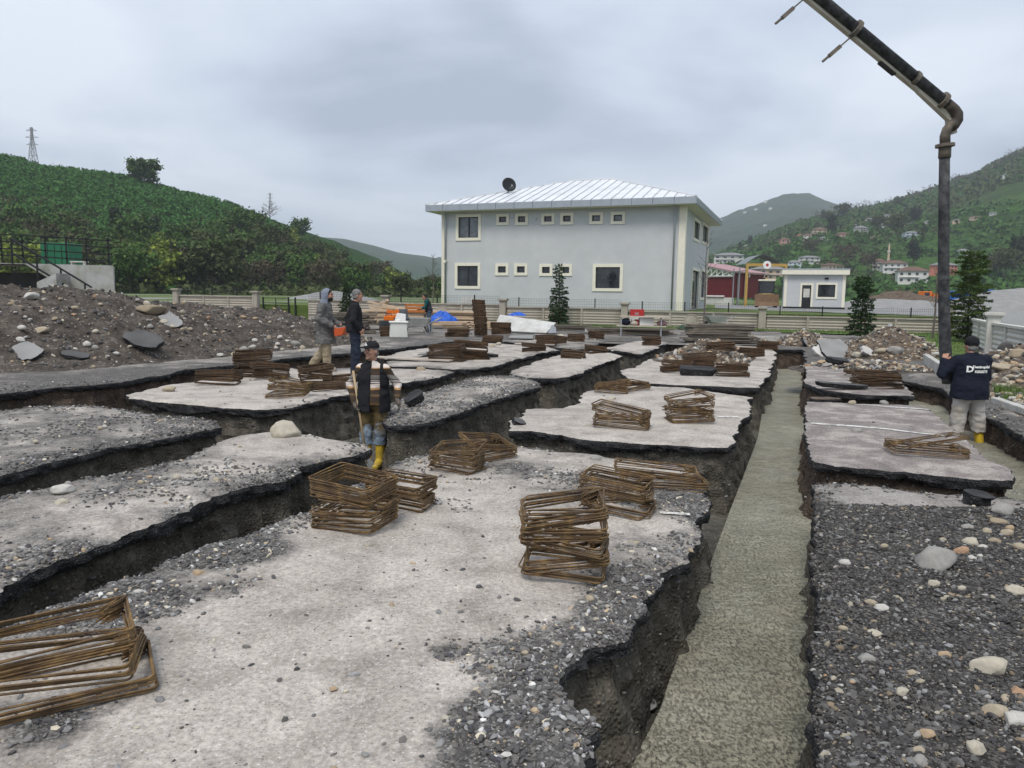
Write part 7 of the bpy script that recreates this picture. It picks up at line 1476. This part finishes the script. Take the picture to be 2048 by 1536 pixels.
panel([P(1096, 668) + Vector((0, 0, .03)), P(1112, 668) + Vector((0, 0, .03)), PY(1112, 656, P(1100, 668).y + .5), PY(1104, 650, P(1100, 668).y + .6)], 'small grey sheet at the right end of the white sheet', 'steel')
for pts, l in (([(835, 715), (868, 713), (870, 707), (855, 708)], 'grey sheet lying left of the large stirrup stack'), ([(1017, 680), (1066, 681), (1066, 674), (1020, 675)], 'grey sheet lying in front of a far stirrup stack')): panel([P(*q) + Vector((0, 0, .06)) for q in pts], l, 'plate_grey', .03)
def tarp(u, v, wd, dp, hgt, label, seed, lift=0.0):
    p = P(u, v); n = 34; X, Y = np.meshgrid(np.linspace(-1, 1, n), np.linspace(-1, 1, n)); r_ = np.clip(1 - (X ** 2 + Y ** 2), 0, 1); q = np.stack([X, Y], -1); Z = hgt * (.35 + .65 * np.abs(fbm(q * 2.2, seed, 3))) * r_ ** .5 + .10 * hgt * fbm(q * 7, seed + 3, 2); Xw = X * wd / 2 * (1 + .15 * fbm(q * 1.5, seed + 5, 2)); Yw = Y * dp / 2; i = np.arange(n * n).reshape(n, n)
    Q = np.stack([i[:-1, :-1], i[:-1, 1:], i[1:, 1:], i[1:, :-1]], -1).reshape(-1, 4); Q = Q[r_.ravel()[Q].max(1) > 0.03]; o = add('tarpaulin', mesh_np('tarpaulin', np.column_stack([Xw.ravel(), Yw.ravel(), Z.ravel()]), Q, [MT['tarp']]), None, (p.x, p.y, lift)); return tag(o, label, 'tarpaulin')
tarp(885, 655, 1.75, 1.2, .75, 'crumpled blue tarpaulin on planks right of the carpenter', 4, .30); tarp(1035, 655, .9, .6, .30, 'small blue tarpaulin behind the white sheet', 8, .62)
def wheelbarrow(label, loc, rz, rx=0.0):
    o = thing('wheelbarrow', label, 'wheelbarrow', loc, rz); o.rotation_euler = (rx, 0, rz); t0 = [(-.42, -.26), (.38, -.22), (.38, .22), (-.42, .26)]; t1 = [(-.68, -.36), (.52, -.30), (.52, .30), (-.68, .36)]
    m = MB(); V = [(x, y, .34) for x, y in t0] + [(x, y, .68) for x, y in t1]; V += [(x * .97, y * .95, .365) for x, y in t0] + [(x * .97, y * .95, .685) for x, y in t1]; m.add(V, [(3, 2, 1, 0), (0, 1, 5, 4), (1, 2, 6, 5), (2, 3, 7, 6), (3, 0, 4, 7), (8, 9, 10, 11), (8, 12, 13, 9), (9, 13, 14, 10), (10, 14, 15, 11), (11, 15, 12, 8), (4, 5, 13, 12), (5, 6, 14, 13), (6, 7, 15, 14), (7, 4, 12, 15)]); m.build('tray', MT['galv'], o)
    for s in (-1, 1):
        m = MB(); m.tube([(-.80, s * .10, .20), (-.30, s * .20, .30), (.40, s * .24, .36), (.72, s * .27, .56), (1.0, s * .28, .72)], .02, 8); m.build('handle', MT['steel'], o, True); m = MB(); m.tube([(.25, s * .23, .34), (.42, s * .25, .02), (.58, s * .25, .02), (.52, s * .25, .40)], .017, 7); m.build('leg', MT['steel'], o, True); m = MB(); m.tube([(-.55, s * .14, .24), (-.58, s * .30, .62)], .014, 6); m.build('brace', MT['steel'], o)
    m = MB(); m.lathe([(.10, -.05), (.17, -.05), (.19, -.02), (.19, .02), (.17, .05), (.10, .05)], 20, (-.62, 0, .19), M=Matrix.Rotation(R(90), 3, 'X')); w_ = m.build('wheel', MT['tyre'], o, True); m = MB(); m.lathe([(.095, -.03), (.095, .03)], 14, (-.62, 0, .19), M=Matrix.Rotation(R(90), 3, 'X')); m.build('rim', MT['steel'], w_); return o
p = P(836, 668); wheelbarrow('grey wheelbarrow with wheel to the left beside the carpenter', p, R(-6)); p = P(1512, 672); wheelbarrow('pale wheelbarrow parked against the boundary wall behind the board pile', (p.x + .2, FX(p.x) - 1.0, .02), R(8))
p = P(797, 675); t_ = thing('white_tub', 'square white plastic tub standing left of the wheelbarrow', 'tub', p, R(12)); m = MB(); m.prism([(-.34, 0), (.34, 0), (.31, .60), (-.31, .60)], 'y', -.30, .30); m.build('body', MT['plastic_w'], t_, bevel=.04); m = MB(); m.bx(-.36, .36, -.34, .34, .57, .63); m.build('rim', MT['plastic_w'], t_, bevel=.02); m = MB(); m.lathe([(.10, 0), (.09, .06), (.03, .09)], 14, (0, 0, .63)); m.build('lid_knob', MT['plastic_w'], t_)
p = P(772, 668); t_ = thing('grey_bin', 'round dark grey bin holding orange tools left of the white tub', 'bin', p); m = MB(); m.lathe([(.26, 0), (.29, .55), (.30, .56), (.27, .56), (.25, .03)], 22); m.build('body', MT['plastic_g'], t_, True); MT['orange2'] = simple('bright_orange_plastic', (.72, .16, .015), .5, .1)
ts = thing('chainsaw', 'orange and black chainsaw lying on the grey bin', 'chainsaw', (p.x + .12, p.y, .56), R(20)); m = MB(); m.bx(-.2, .2, -.1, .1, .0, .2); m.build('body', MT['orange2'], ts, bevel=.03); m = MB(); m.bar((.15, 0, .12), (.6, 0, -.08), .02, .08); m.build('guide_bar', MT['black'], ts); m = MB(); m.tube([(-.15, -.08, .2), (-.1, -.08, .3), (.1, .08, .3), (.15, .08, .2)], .018, 6); m.build('handle', MT['black'], ts)
def crate(label, loc, rz, mat, sx=.5, sy=.32, sz=.36, open_=True):
    o = thing('crate', label, 'crate', loc, rz)
    for k in range(3):
        z = .03 + k * sz * .33
        for s in (-1, 1): m = MB(); m.bx(-sx / 2, sx / 2, s * sy / 2 - .01, s * sy / 2 + .01, z, z + sz * .22); m.build('side_slat', MT[mat], o); m = MB(); m.bx(s * sx / 2 - .01, s * sx / 2 + .01, -sy / 2 + .011, sy / 2 - .011, z, z + sz * .22); m.build('end_slat', MT[mat], o)
    for sx_ in (-1, 1):
        for sy_ in (-1, 1): m = MB(); m.box((sx_ * (sx / 2 - .03), sy_ * (sy / 2 - .032), sz / 2), (.035, .035, sz)); m.build('corner_post', MT[mat], o)
    m = MB(); m.bx(-sx / 2 + .02, sx / 2 - .02, -sy / 2 + .02, sy / 2 - .02, .02, .035); m.build('bottom', MT[mat], o); return o
MT['orange3'] = simple('worn_orange_crate', (.42, .14, .03), .6, .25); p = P(832, 664); wb_ = thing('work_table', 'makeshift wooden work table under the orange crate', 'table', (p.x, p.y + .1, 0), R(4))
m = MB(); m.bx(-.62, .45, -.35, .35, .78, .84); m.build('table_top', MT['wood_old'], wb_)
for x in (-.55, .38):
    for y in (-.28, .28): m = MB(); m.bx(x - .04, x + .04, y - .04, y + .04, 0, .779); m.build('leg', MT['wood_old'], wb_)
crate('orange slatted crate on the work table in front of the carpenter', (p.x - .05, p.y + .1, .84), R(6), 'orange3', .85, .4, .42); crate('bright orange crate on the dark stirrup stack left of the wheelbarrow', (P(777, 668).x + .1, P(777, 668).y + .6, .42), R(20), 'orange2', .45, .4, .6)
p = P(803, 672); fn = thing('grey_hopper', 'dark grey plastic funnel standing on the stirrup stack behind the tub', 'funnel', (p.x, p.y + .5, .62)); m = MB(); m.lathe([(.30, 0), (.22, .12), (.16, .35), (.20, .45), (.18, .45), (.14, .34)], 16); m.build('body', MT['plastic_g'], fn, True)
o = panel([(p.x - .3, p.y + .12, .60), (p.x + .15, p.y + .12, .58), (p.x + .15, p.y + .15, .88), (p.x - .2, p.y + .15, .92)], 'white paper sign hanging over the stirrup stack behind the tub', 'white', .006, 'paper_sign', 'sign')
for u in (931, 947): q = PY(u, 600, 47.0); m = MB(); m.bx(-.18, .18, -.05, .05, .85, 1.52); o = m.build('foam_board', MT['plastic_w'], None, False, (q.x, FX(q.x) + .3, 0)); tag(o, 'white foam board standing behind the wall, ' + ('left' if u < 940 else 'right') + ' one of the pair', 'board')
# red and white board hung on the wall
q = PY(1283, 630, 42.0); sg = thing('notice_board', 'faded red and white board hanging on the boundary wall beside a pillar', 'sign', (q.x, FX(q.x) - .14, 0), R(-15)); 
m = MB(); m.bx(-.40, .40, 0, .03, .52, .98); m.build('red_panel', MT['red'], sg); m = MB(); m.bx(-.40, .40, .001, .031, .14, .518); m.build('white_panel', MT['plate_white'], sg)
for x, w_ in ((-.30, .06), (.16, .06), (.24, .05), (.31, .07)): m = MB(); m.bx(x - w_ / 2, x + w_ / 2, -.004, .0, .28, .40); m.build('faded_letter', MT['plastic_g'], sg)
m = MB(); m.bx(-.12, .10, -.004, 0, .66, .80); m.build('faded_mark', MT['pink'], sg)
# trestle table with bits
q = P(1290, 676); tt = thing('trestle_table', 'trestle table of pale boards loaded with bags before the boundary wall', 'table', (q.x, q.y + 1.4, 0), R(-8))
for z, x0, x1 in ((.42, -1.0, 1.1), (.82, -.85, 1.25)): m = MB(); m.bx(x0, x1, -.3, .3, z, z + .045); m.build('board', MT['wood_pale'], tt)
for x in (-.8, .9):
    for s in (-1, 1): m = MB(); m.bar((x, s * .28, 0), (x, s * .20, .819), .05); m.build('leg', MT['steel'], tt)
tx = q.x; ty = q.y + 1.4
def bag(dx_, z, r_, mat, label, sq=(1, .8, .8), name='bag', cat='bag'):
    v = ICO2[0] * (1 + .22 * fbm(ICO2[0] * 2.2 + dx_ * 5, 3, 3))[:, None] * np.array(sq) * r_; o = add(name, mesh_np(name, v, ICO2[1], [MT[mat]], smooth=True), None, (tx + dx_, ty - .05, z + r_ * sq[2] * .95)); tag(o, label, cat)
bag(-.62, .465, .20, 'c_navy', 'dark navy bag on the trestle table'); bag(-.25, .465, .17, 'wood_pale', 'beige hard hat on the trestle table', (1, 1, .65), 'hard_hat', 'hat'); bag(.95, .465, .19, 'pink', 'pink and white crumpled bag on the trestle table', (1.2, .8, .6))
m = MB(); m.box((0, 0, 0), (.62, .35, .33)); o = m.build('carton', MT['plastic_w'], None, False, (tx + .28, ty, .635), .01); tag(o, 'white carton on the trestle table', 'box'); m = MB(); m.box((0, 0, 0), (.14, .3, .25)); o = m.build('red_box', MT['red'], None, False, (tx - .13, ty + .06, .595)); tag(o, 'small red box beside the white carton', 'box')
tag(tarp(1372, 668, .9, .6, .25, '', 12, .25), 'dark green net heaped before the wall left of the board pile', 'net').data.materials[0] = simple('green_net', (.03, .06, .035), .8, .3)
# ================================================================ FAR MOUNDS, VEHICLES
MT['grit'] = simple('grey_grit', (.25, .25, .245), .95, .12, 1.5, .4, 20, dirt=(.19, .19, .185), damt=.5)
def far_heap(pts, r, label, mat, seed, nz=.15, slope=1.1):
    L_ = [(PY(u, v, Y).x, Y, PY(u, v, Y).z - UP, r) for u, v, Y in pts]; f_ = ridge_fn(L_, slope, seed, nz, .35); xs = [t[0] for t in L_]; ys = [t[1] for t in L_]; o = heap(f_, min(xs) - r, max(xs) + r, min(ys) - r, max(ys) + r, r / 28, MT[mat], label, base=UP); HEAPS.pop(); return o
far_heap([(1985, 580, 58), (2030, 576, 58), (2200, 570, 60)], 5.5, 'large grey grit heap beyond the white wall at the right edge', 'grit', 3, .08); far_heap([(1775, 582, 95), (1800, 578, 95), (1860, 590, 92)], 5, 'brown excavation heap beyond the boundary wall', 'heap_brown', 5, .5); far_heap([(1720, 596, 80), (1850, 600, 78)], 3.5, 'low grey gravel bank behind the boundary wall', 'grit', 7, .12); far_heap([(650, 581, 95), (680, 583, 95)], 5, 'small grey gravel heap in the field behind the hooded man', 'grit', 9, .1)
m = MB(); struct(sheet('gravel_road', [(PY(u, v, Y).x, Y) for u, v, Y in ((1430, 600, 62), (1700, 600, 46), (1900, 600, 41), (1985, 600, 27), (2150, 600, 19), (2500, 600, 30), (2200, 600, 75), (1700, 600, 95), (1430, 600, 90))], UP + .02, MT['grit'], 1.5, .05, .2, 3))
def truck(u, Y, col, label, rz, L_=5.5):
    q = PY(u, 600, Y); o = thing('truck', label, 'truck', (q.x, Y, UP), rz); m = MB(); m.bx(-L_ / 2, L_ / 2, -.9, .9, .75, .95); m.build('chassis', MT['black'], o); m = MB(); m.bx(-L_ / 2, -L_ / 2 + 1.6, -1.1, 1.1, .96, 2.7); m.build('cab', MT[col], o, bevel=.1); m = MB(); m.bx(-L_ / 2 - .02, -L_ / 2 + 1.0, -1.115, -1.10, 1.8, 2.5); m.build('cab_window', MT['glass'], o); m = MB(); m.prism([(-L_ / 2 + 1.8, .96), (L_ / 2, .96), (L_ / 2 + .3, 2.3), (-L_ / 2 + 1.7, 2.3)], 'y', -1.2, 1.2); m.build('tipper_body', MT[col], o)
    for x in (-L_ / 2 + .9, L_ / 2 - 1.8, L_ / 2 - .6):
        for s in (-1, 1): m = MB(); m.lathe([(.25, -.15), (.5, -.15), (.5, .15), (.25, .15)], 14, (x, s * 1.0, .5), M=Matrix.Rotation(R(90), 3, 'X')); m.build('wheel', MT['tyre'], o)
MT['vblue'] = simple('blue_vehicle_paint', (.02, .11, .42), .4, .1); truck(1868, 150, 'orange2', 'orange tipper truck left of the concrete hose in the far yard', R(5)); truck(1925, 140, 'vblue', 'blue truck behind the large conifer in the far yard', R(-4)); truck(1972, 145, 'orange', 'dark orange truck right of the blue one in the far yard', R(170)); truck(1955, 120, 'vblue', 'second blue truck in front of the orange one in the far yard', R(172), 4.4)
# pylons
def pylon(u, v0, v1, Y, label):
    b, t_ = PY(u, v0, Y), PY(u, v1, Y); H_ = t_.z - b.z; o = thing('pylon', label, 'pylon', b); W0, W1 = H_ * .19, H_ * .035; m = MB(); th = H_ * .011; lv = [0, .2, .38, .54, .68, .8, .9, 1.0]; ws = lambda f: W0 + (W1 - W0) * min(1, f / .8); pt = lambda f, i: Vector((ws(f) / 2 * (-1, 1, 1, -1)[i], ws(f) / 2 * (-1, -1, 1, 1)[i], H_ * f))
    for a_, b_ in zip(lv, lv[1:]):
        for i in range(4): m.bar(pt(a_, i), pt(b_, i), th); m.bar(pt(a_, i), pt(b_, (i + 1) % 4), th * .7); m.bar(pt(b_, i), pt(b_, (i + 1) % 4), th * .7)
    m.build('lattice_mast', MT['pyl'], o)
    for f, w_ in ((.62, .27), (.78, .30), (.93, .24)): m = MB(); m.bar((-H_ * w_ / 2, 0, H_ * f), (H_ * w_ / 2, 0, H_ * f), th); m.bar((-H_ * w_ / 2, 0, H_ * f), (0, 0, H_ * (f + .05)), th * .7); m.bar((H_ * w_ / 2, 0, H_ * f), (0, 0, H_ * (f + .05)), th * .7); m.build('cross_arm', MT['pyl'], o)
MT['pyl'] = simple('galvanised_lattice', (.30, .30, .31), .6, .1); pylon(68, 345, 255, 520, 'lattice power pylon on the crest of the left hill'); pylon(541, 432, 386, 520, 'smaller lattice pylon behind the bare tree on the ridge')
# ================================================================ VILLAGE
MT['v_white'] = simple('village_white', (.62, .61, .58), .9, .08, .5); MT['v_cream'] = simple('village_peach', (.55, .42, .31), .9, .08, .5); MT['v_pink'] = simple('village_pink', (.48, .27, .23), .9, .1, .5); MT['v_blue'] = simple('village_pale_blue', (.48, .55, .60), .9, .08, .5); MT['v_grey'] = simple('village_grey', (.40, .40, .39), .9, .1, .5); MT['v_coral'] = simple('village_coral', (.55, .20, .14), .9, .1, .5); MT['r_brown'] = simple('brown_tiles', (.14, .085, .065), .9, .2, .6); MT['r_grey'] = simple('grey_roofing', (.20, .20, .205), .8, .15, .6); MT['r_red'] = simple('red_tiles', (.28, .10, .07), .9, .2, .6)
WMESH = {}
def cottage(u, v, wpx, hpx_, wall, roof, fl, label, Y=None, rz=None, flat=False):
    p = hill_hit(u, v, right_hill, 322, 1250) if Y is None else Vector((PY(u, v, Y).x, Y, UP)); k = p.y / F; w_, h_ = wpx * k, hpx_ * k; d_ = w_ * .75; rz = rd.uniform(-.5, .5) if rz is None else rz; o = thing('cottage' if fl < 3 else 'apartment_house', label, 'house', p, rz); rh = 0 if flat else h_ * .28; hw2 = h_ - rh
    m = MB(); m.bx(-w_ / 2, w_ / 2, -d_ / 2, d_ / 2, -3, hw2); m.build('wall', MT[wall], o); e_ = w_ * .06; m = MB()
    if flat: m.bx(-w_ / 2 - e_, w_ / 2 + e_, -d_ / 2 - e_, d_ / 2 + e_, hw2, hw2 + h_ * .06)
    else: m.add([(-w_ / 2 - e_, -d_ / 2 - e_, hw2), (w_ / 2 + e_, -d_ / 2 - e_, hw2), (w_ / 2 + e_, d_ / 2 + e_, hw2), (-w_ / 2 - e_, d_ / 2 + e_, hw2), (-w_ / 5, 0, hw2 + rh), (w_ / 5, 0, hw2 + rh)], [(0, 1, 5, 4), (1, 2, 5), (2, 3, 4, 5), (3, 0, 4), (3, 2, 1, 0)])
    m.build('roof', MT[roof], o); n = max(2, min(4, int(wpx / 7))); ww, wh = w_ / n * .38, hw2 / fl * .42; key = (round(ww, 2), round(wh, 2))
    if key not in WMESH: WMESH[key] = MB().box((0, 0, 0), (ww, .16, wh)).mesh('window', MT['glass'])
    for f_ in range(fl):
        for i in range(n): add('window', WMESH[key], o, (-w_ / 2 + w_ * (i + .5) / n, -d_ / 2 - .02, hw2 * (f_ + .52) / fl))
    if fl >= 2 and wpx > 20:
        for f_ in range(1, fl): m = MB(); m.bx(-w_ * .45, w_ * .2, -d_ / 2 - 1.0, -d_ / 2 - .001, hw2 * f_ / fl - .12, hw2 * f_ / fl + .05); m.build('balcony', MT['v_white'], o)
for a in [(1427, 513, 9, 15, 'v_white', 'r_grey', 4, 'narrow white block just right of the grey house'), (1493, 497, 13, 7, 'v_white', 'r_grey', 1, 'white cottage between dark cypresses on the hillside'), (1568, 492, 18, 16, 'v_pink', 'r_brown', 2, 'pink hillside house farthest left of the village'), (1601, 481, 12, 13, 'v_pink', 'r_red', 2, 'reddish house left of the bright white one'), (1614, 483, 16, 15, 'v_white', 'r_brown', 3, 'bright white three-storey hillside house'), (1637, 473, 26, 17, 'v_cream', 'r_brown', 3, 'peach apartment house in the hillside village'), (1646, 483, 14, 9, 'v_grey', 'r_grey', 1, 'small grey house below the peach apartment house'), (1684, 478, 22, 13, 'v_pink', 'r_brown', 2, 'house with broad brown roof in mid village'), (1721, 470, 22, 18, 'v_grey', 'r_grey', 4, 'grey-white multi-storey house in the hillside village'), (1710, 456, 14, 8, 'v_white', 'r_grey', 1, 'white house above the grey-white multi-storey one'), (1747, 482, 14, 9, 'v_cream', 'r_brown', 1, 'brown-roofed house right of the multi-storey one'), (1821, 476, 27, 13, 'v_blue', 'r_grey', 2, 'pale blue house alone on the green slope'), (1776, 438, 20, 9, 'v_white', 'r_grey', 1, 'long white house high on the slope'), (1783, 428, 12, 6, 'v_blue', 'r_grey', 1, 'blue-roofed house high on the slope'), (1738, 448, 14, 11, 'v_white', 'r_grey', 2, 'white house on the upper slope left of the cypresses'), (1772, 453, 22, 11, 'v_grey', 'r_brown', 2, 'grey house below the long white one'), (1674, 435, 14, 7, 'v_grey', 'r_grey', 1, 'grey house near the ridge'), (1818, 453, 14, 8, 'v_white', 'r_grey', 1, 'white house left of the high cypresses'), (1857, 448, 14, 7, 'v_white', 'r_grey', 1, 'white house just left of the hose on the upper slope'), (1914, 446, 20, 7, 'v_cream', 'r_grey', 1, 'cream house just right of the hose on the upper slope'), (1951, 439, 18, 7, 'v_cream', 'r_brown', 1, 'cream house with brown roof on the right slope'), (2015, 356, 20, 8, 'v_white', 'r_grey', 1, 'lone white house near the top of the right hill'), (1985, 430, 12, 6, 'v_grey', 'r_grey', 1, 'grey hut on the right slope'), (1925, 512, 18, 14, 'v_blue', 'r_grey', 2, 'pale blue house right of the hose above the vehicles'),
          (1588, 537, 24, 16, 'v_blue', 'r_grey', 2, 'pale blue house above the left end of the guard booth'), (1618, 527, 40, 15, 'v_white', 'r_grey', 2, 'long white house above the guard booth roof'), (1662, 541, 36, 14, 'v_cream', 'r_brown', 1, 'brown-roofed house behind the right end of the booth'), (1757, 540, 22, 22, 'v_white', 'r_brown', 2, 'white house with brown roof left of the mosque'), (1786, 545, 44, 24, 'v_white', 'r_brown', 2, 'white house with wide brown roof below the minaret'), (1822, 567, 54, 33, 'v_white', 'r_brown', 2, 'large white house with dark brown roof and balconies'), (1886, 550, 40, 26, 'v_coral', 'r_grey', 3, 'coral building behind the concrete hose'), (1536, 560, 60, 28, 'v_cream', 'r_grey', 2, 'peach school building behind the entrance portal'), (1458, 528, 56, 22, 'v_white', 'r_grey', 2, 'long white building with dark roof behind the maroon hall')]: cottage(*a)
for u, v in ((1490, 426), (1541, 418), (1531, 405), (1512, 420), (1530, 452)):
    p = hill_hit(u, v, mountain, 1500, 3200); o = thing('cottage', 'tiny white house on the misty mountain', 'house', p, rd.uniform(-.4, .4), 'tiny houses on the misty mountain'); s_ = p.y / F; m = MB(); m.bx(-3 * s_, 3 * s_, -2 * s_, 2 * s_, -4, 2.5 * s_); m.build('wall', MT['v_white'], o); m = MB(); m.prism([(-3.3 * s_, 2.5 * s_), (3.3 * s_, 2.5 * s_), (0, 4 * s_)], 'y', -2.2 * s_, 2.2 * s_); m.build('roof', MT['r_grey'], o)
p = hill_hit(1776, 530, right_hill, 322, 1250); mn = thing('minaret', 'slender cream minaret rising above the village', 'minaret', p); k = p.y / F; m = MB(); m.lathe([(2.6 * k, -3), (2.6 * k, 10 * k), (2.1 * k, 12 * k), (2.1 * k, 26 * k)], 12); m.build('shaft', MT['v_cream'], mn); m = MB(); m.lathe([(2.2 * k, 24 * k), (3.2 * k, 26 * k), (3.2 * k, 28 * k), (1.6 * k, 28 * k)], 12); m.build('balcony', MT['v_white'], mn); m = MB(); m.lathe([(1.6 * k, 28 * k), (1.6 * k, 34 * k), (1.9 * k, 34 * k), (.1 * k, 43 * k)], 12); m.build('spire', MT['v_cream'], mn)
# ================================================================ AIR
t = bpy.data.materials.new('haze_air'); t.use_nodes = True; n_ = t.node_tree; n_.nodes.clear(); vo = n_.nodes.new('ShaderNodeVolumePrincipled'); ou = n_.nodes.new('ShaderNodeOutputMaterial'); n_.links.new(vo.outputs[0], ou.inputs['Volume']); vo.inputs['Color'].default_value = (.88, .94, 1.0, 1); vo.inputs['Density'].default_value = 0.00021; vo.inputs['Anisotropy'].default_value = 0.2
stuff(MB().bx(-3500, 4500, -150, 5200, -2, 450).build('haze', t), 'pale valley haze', 'haze')
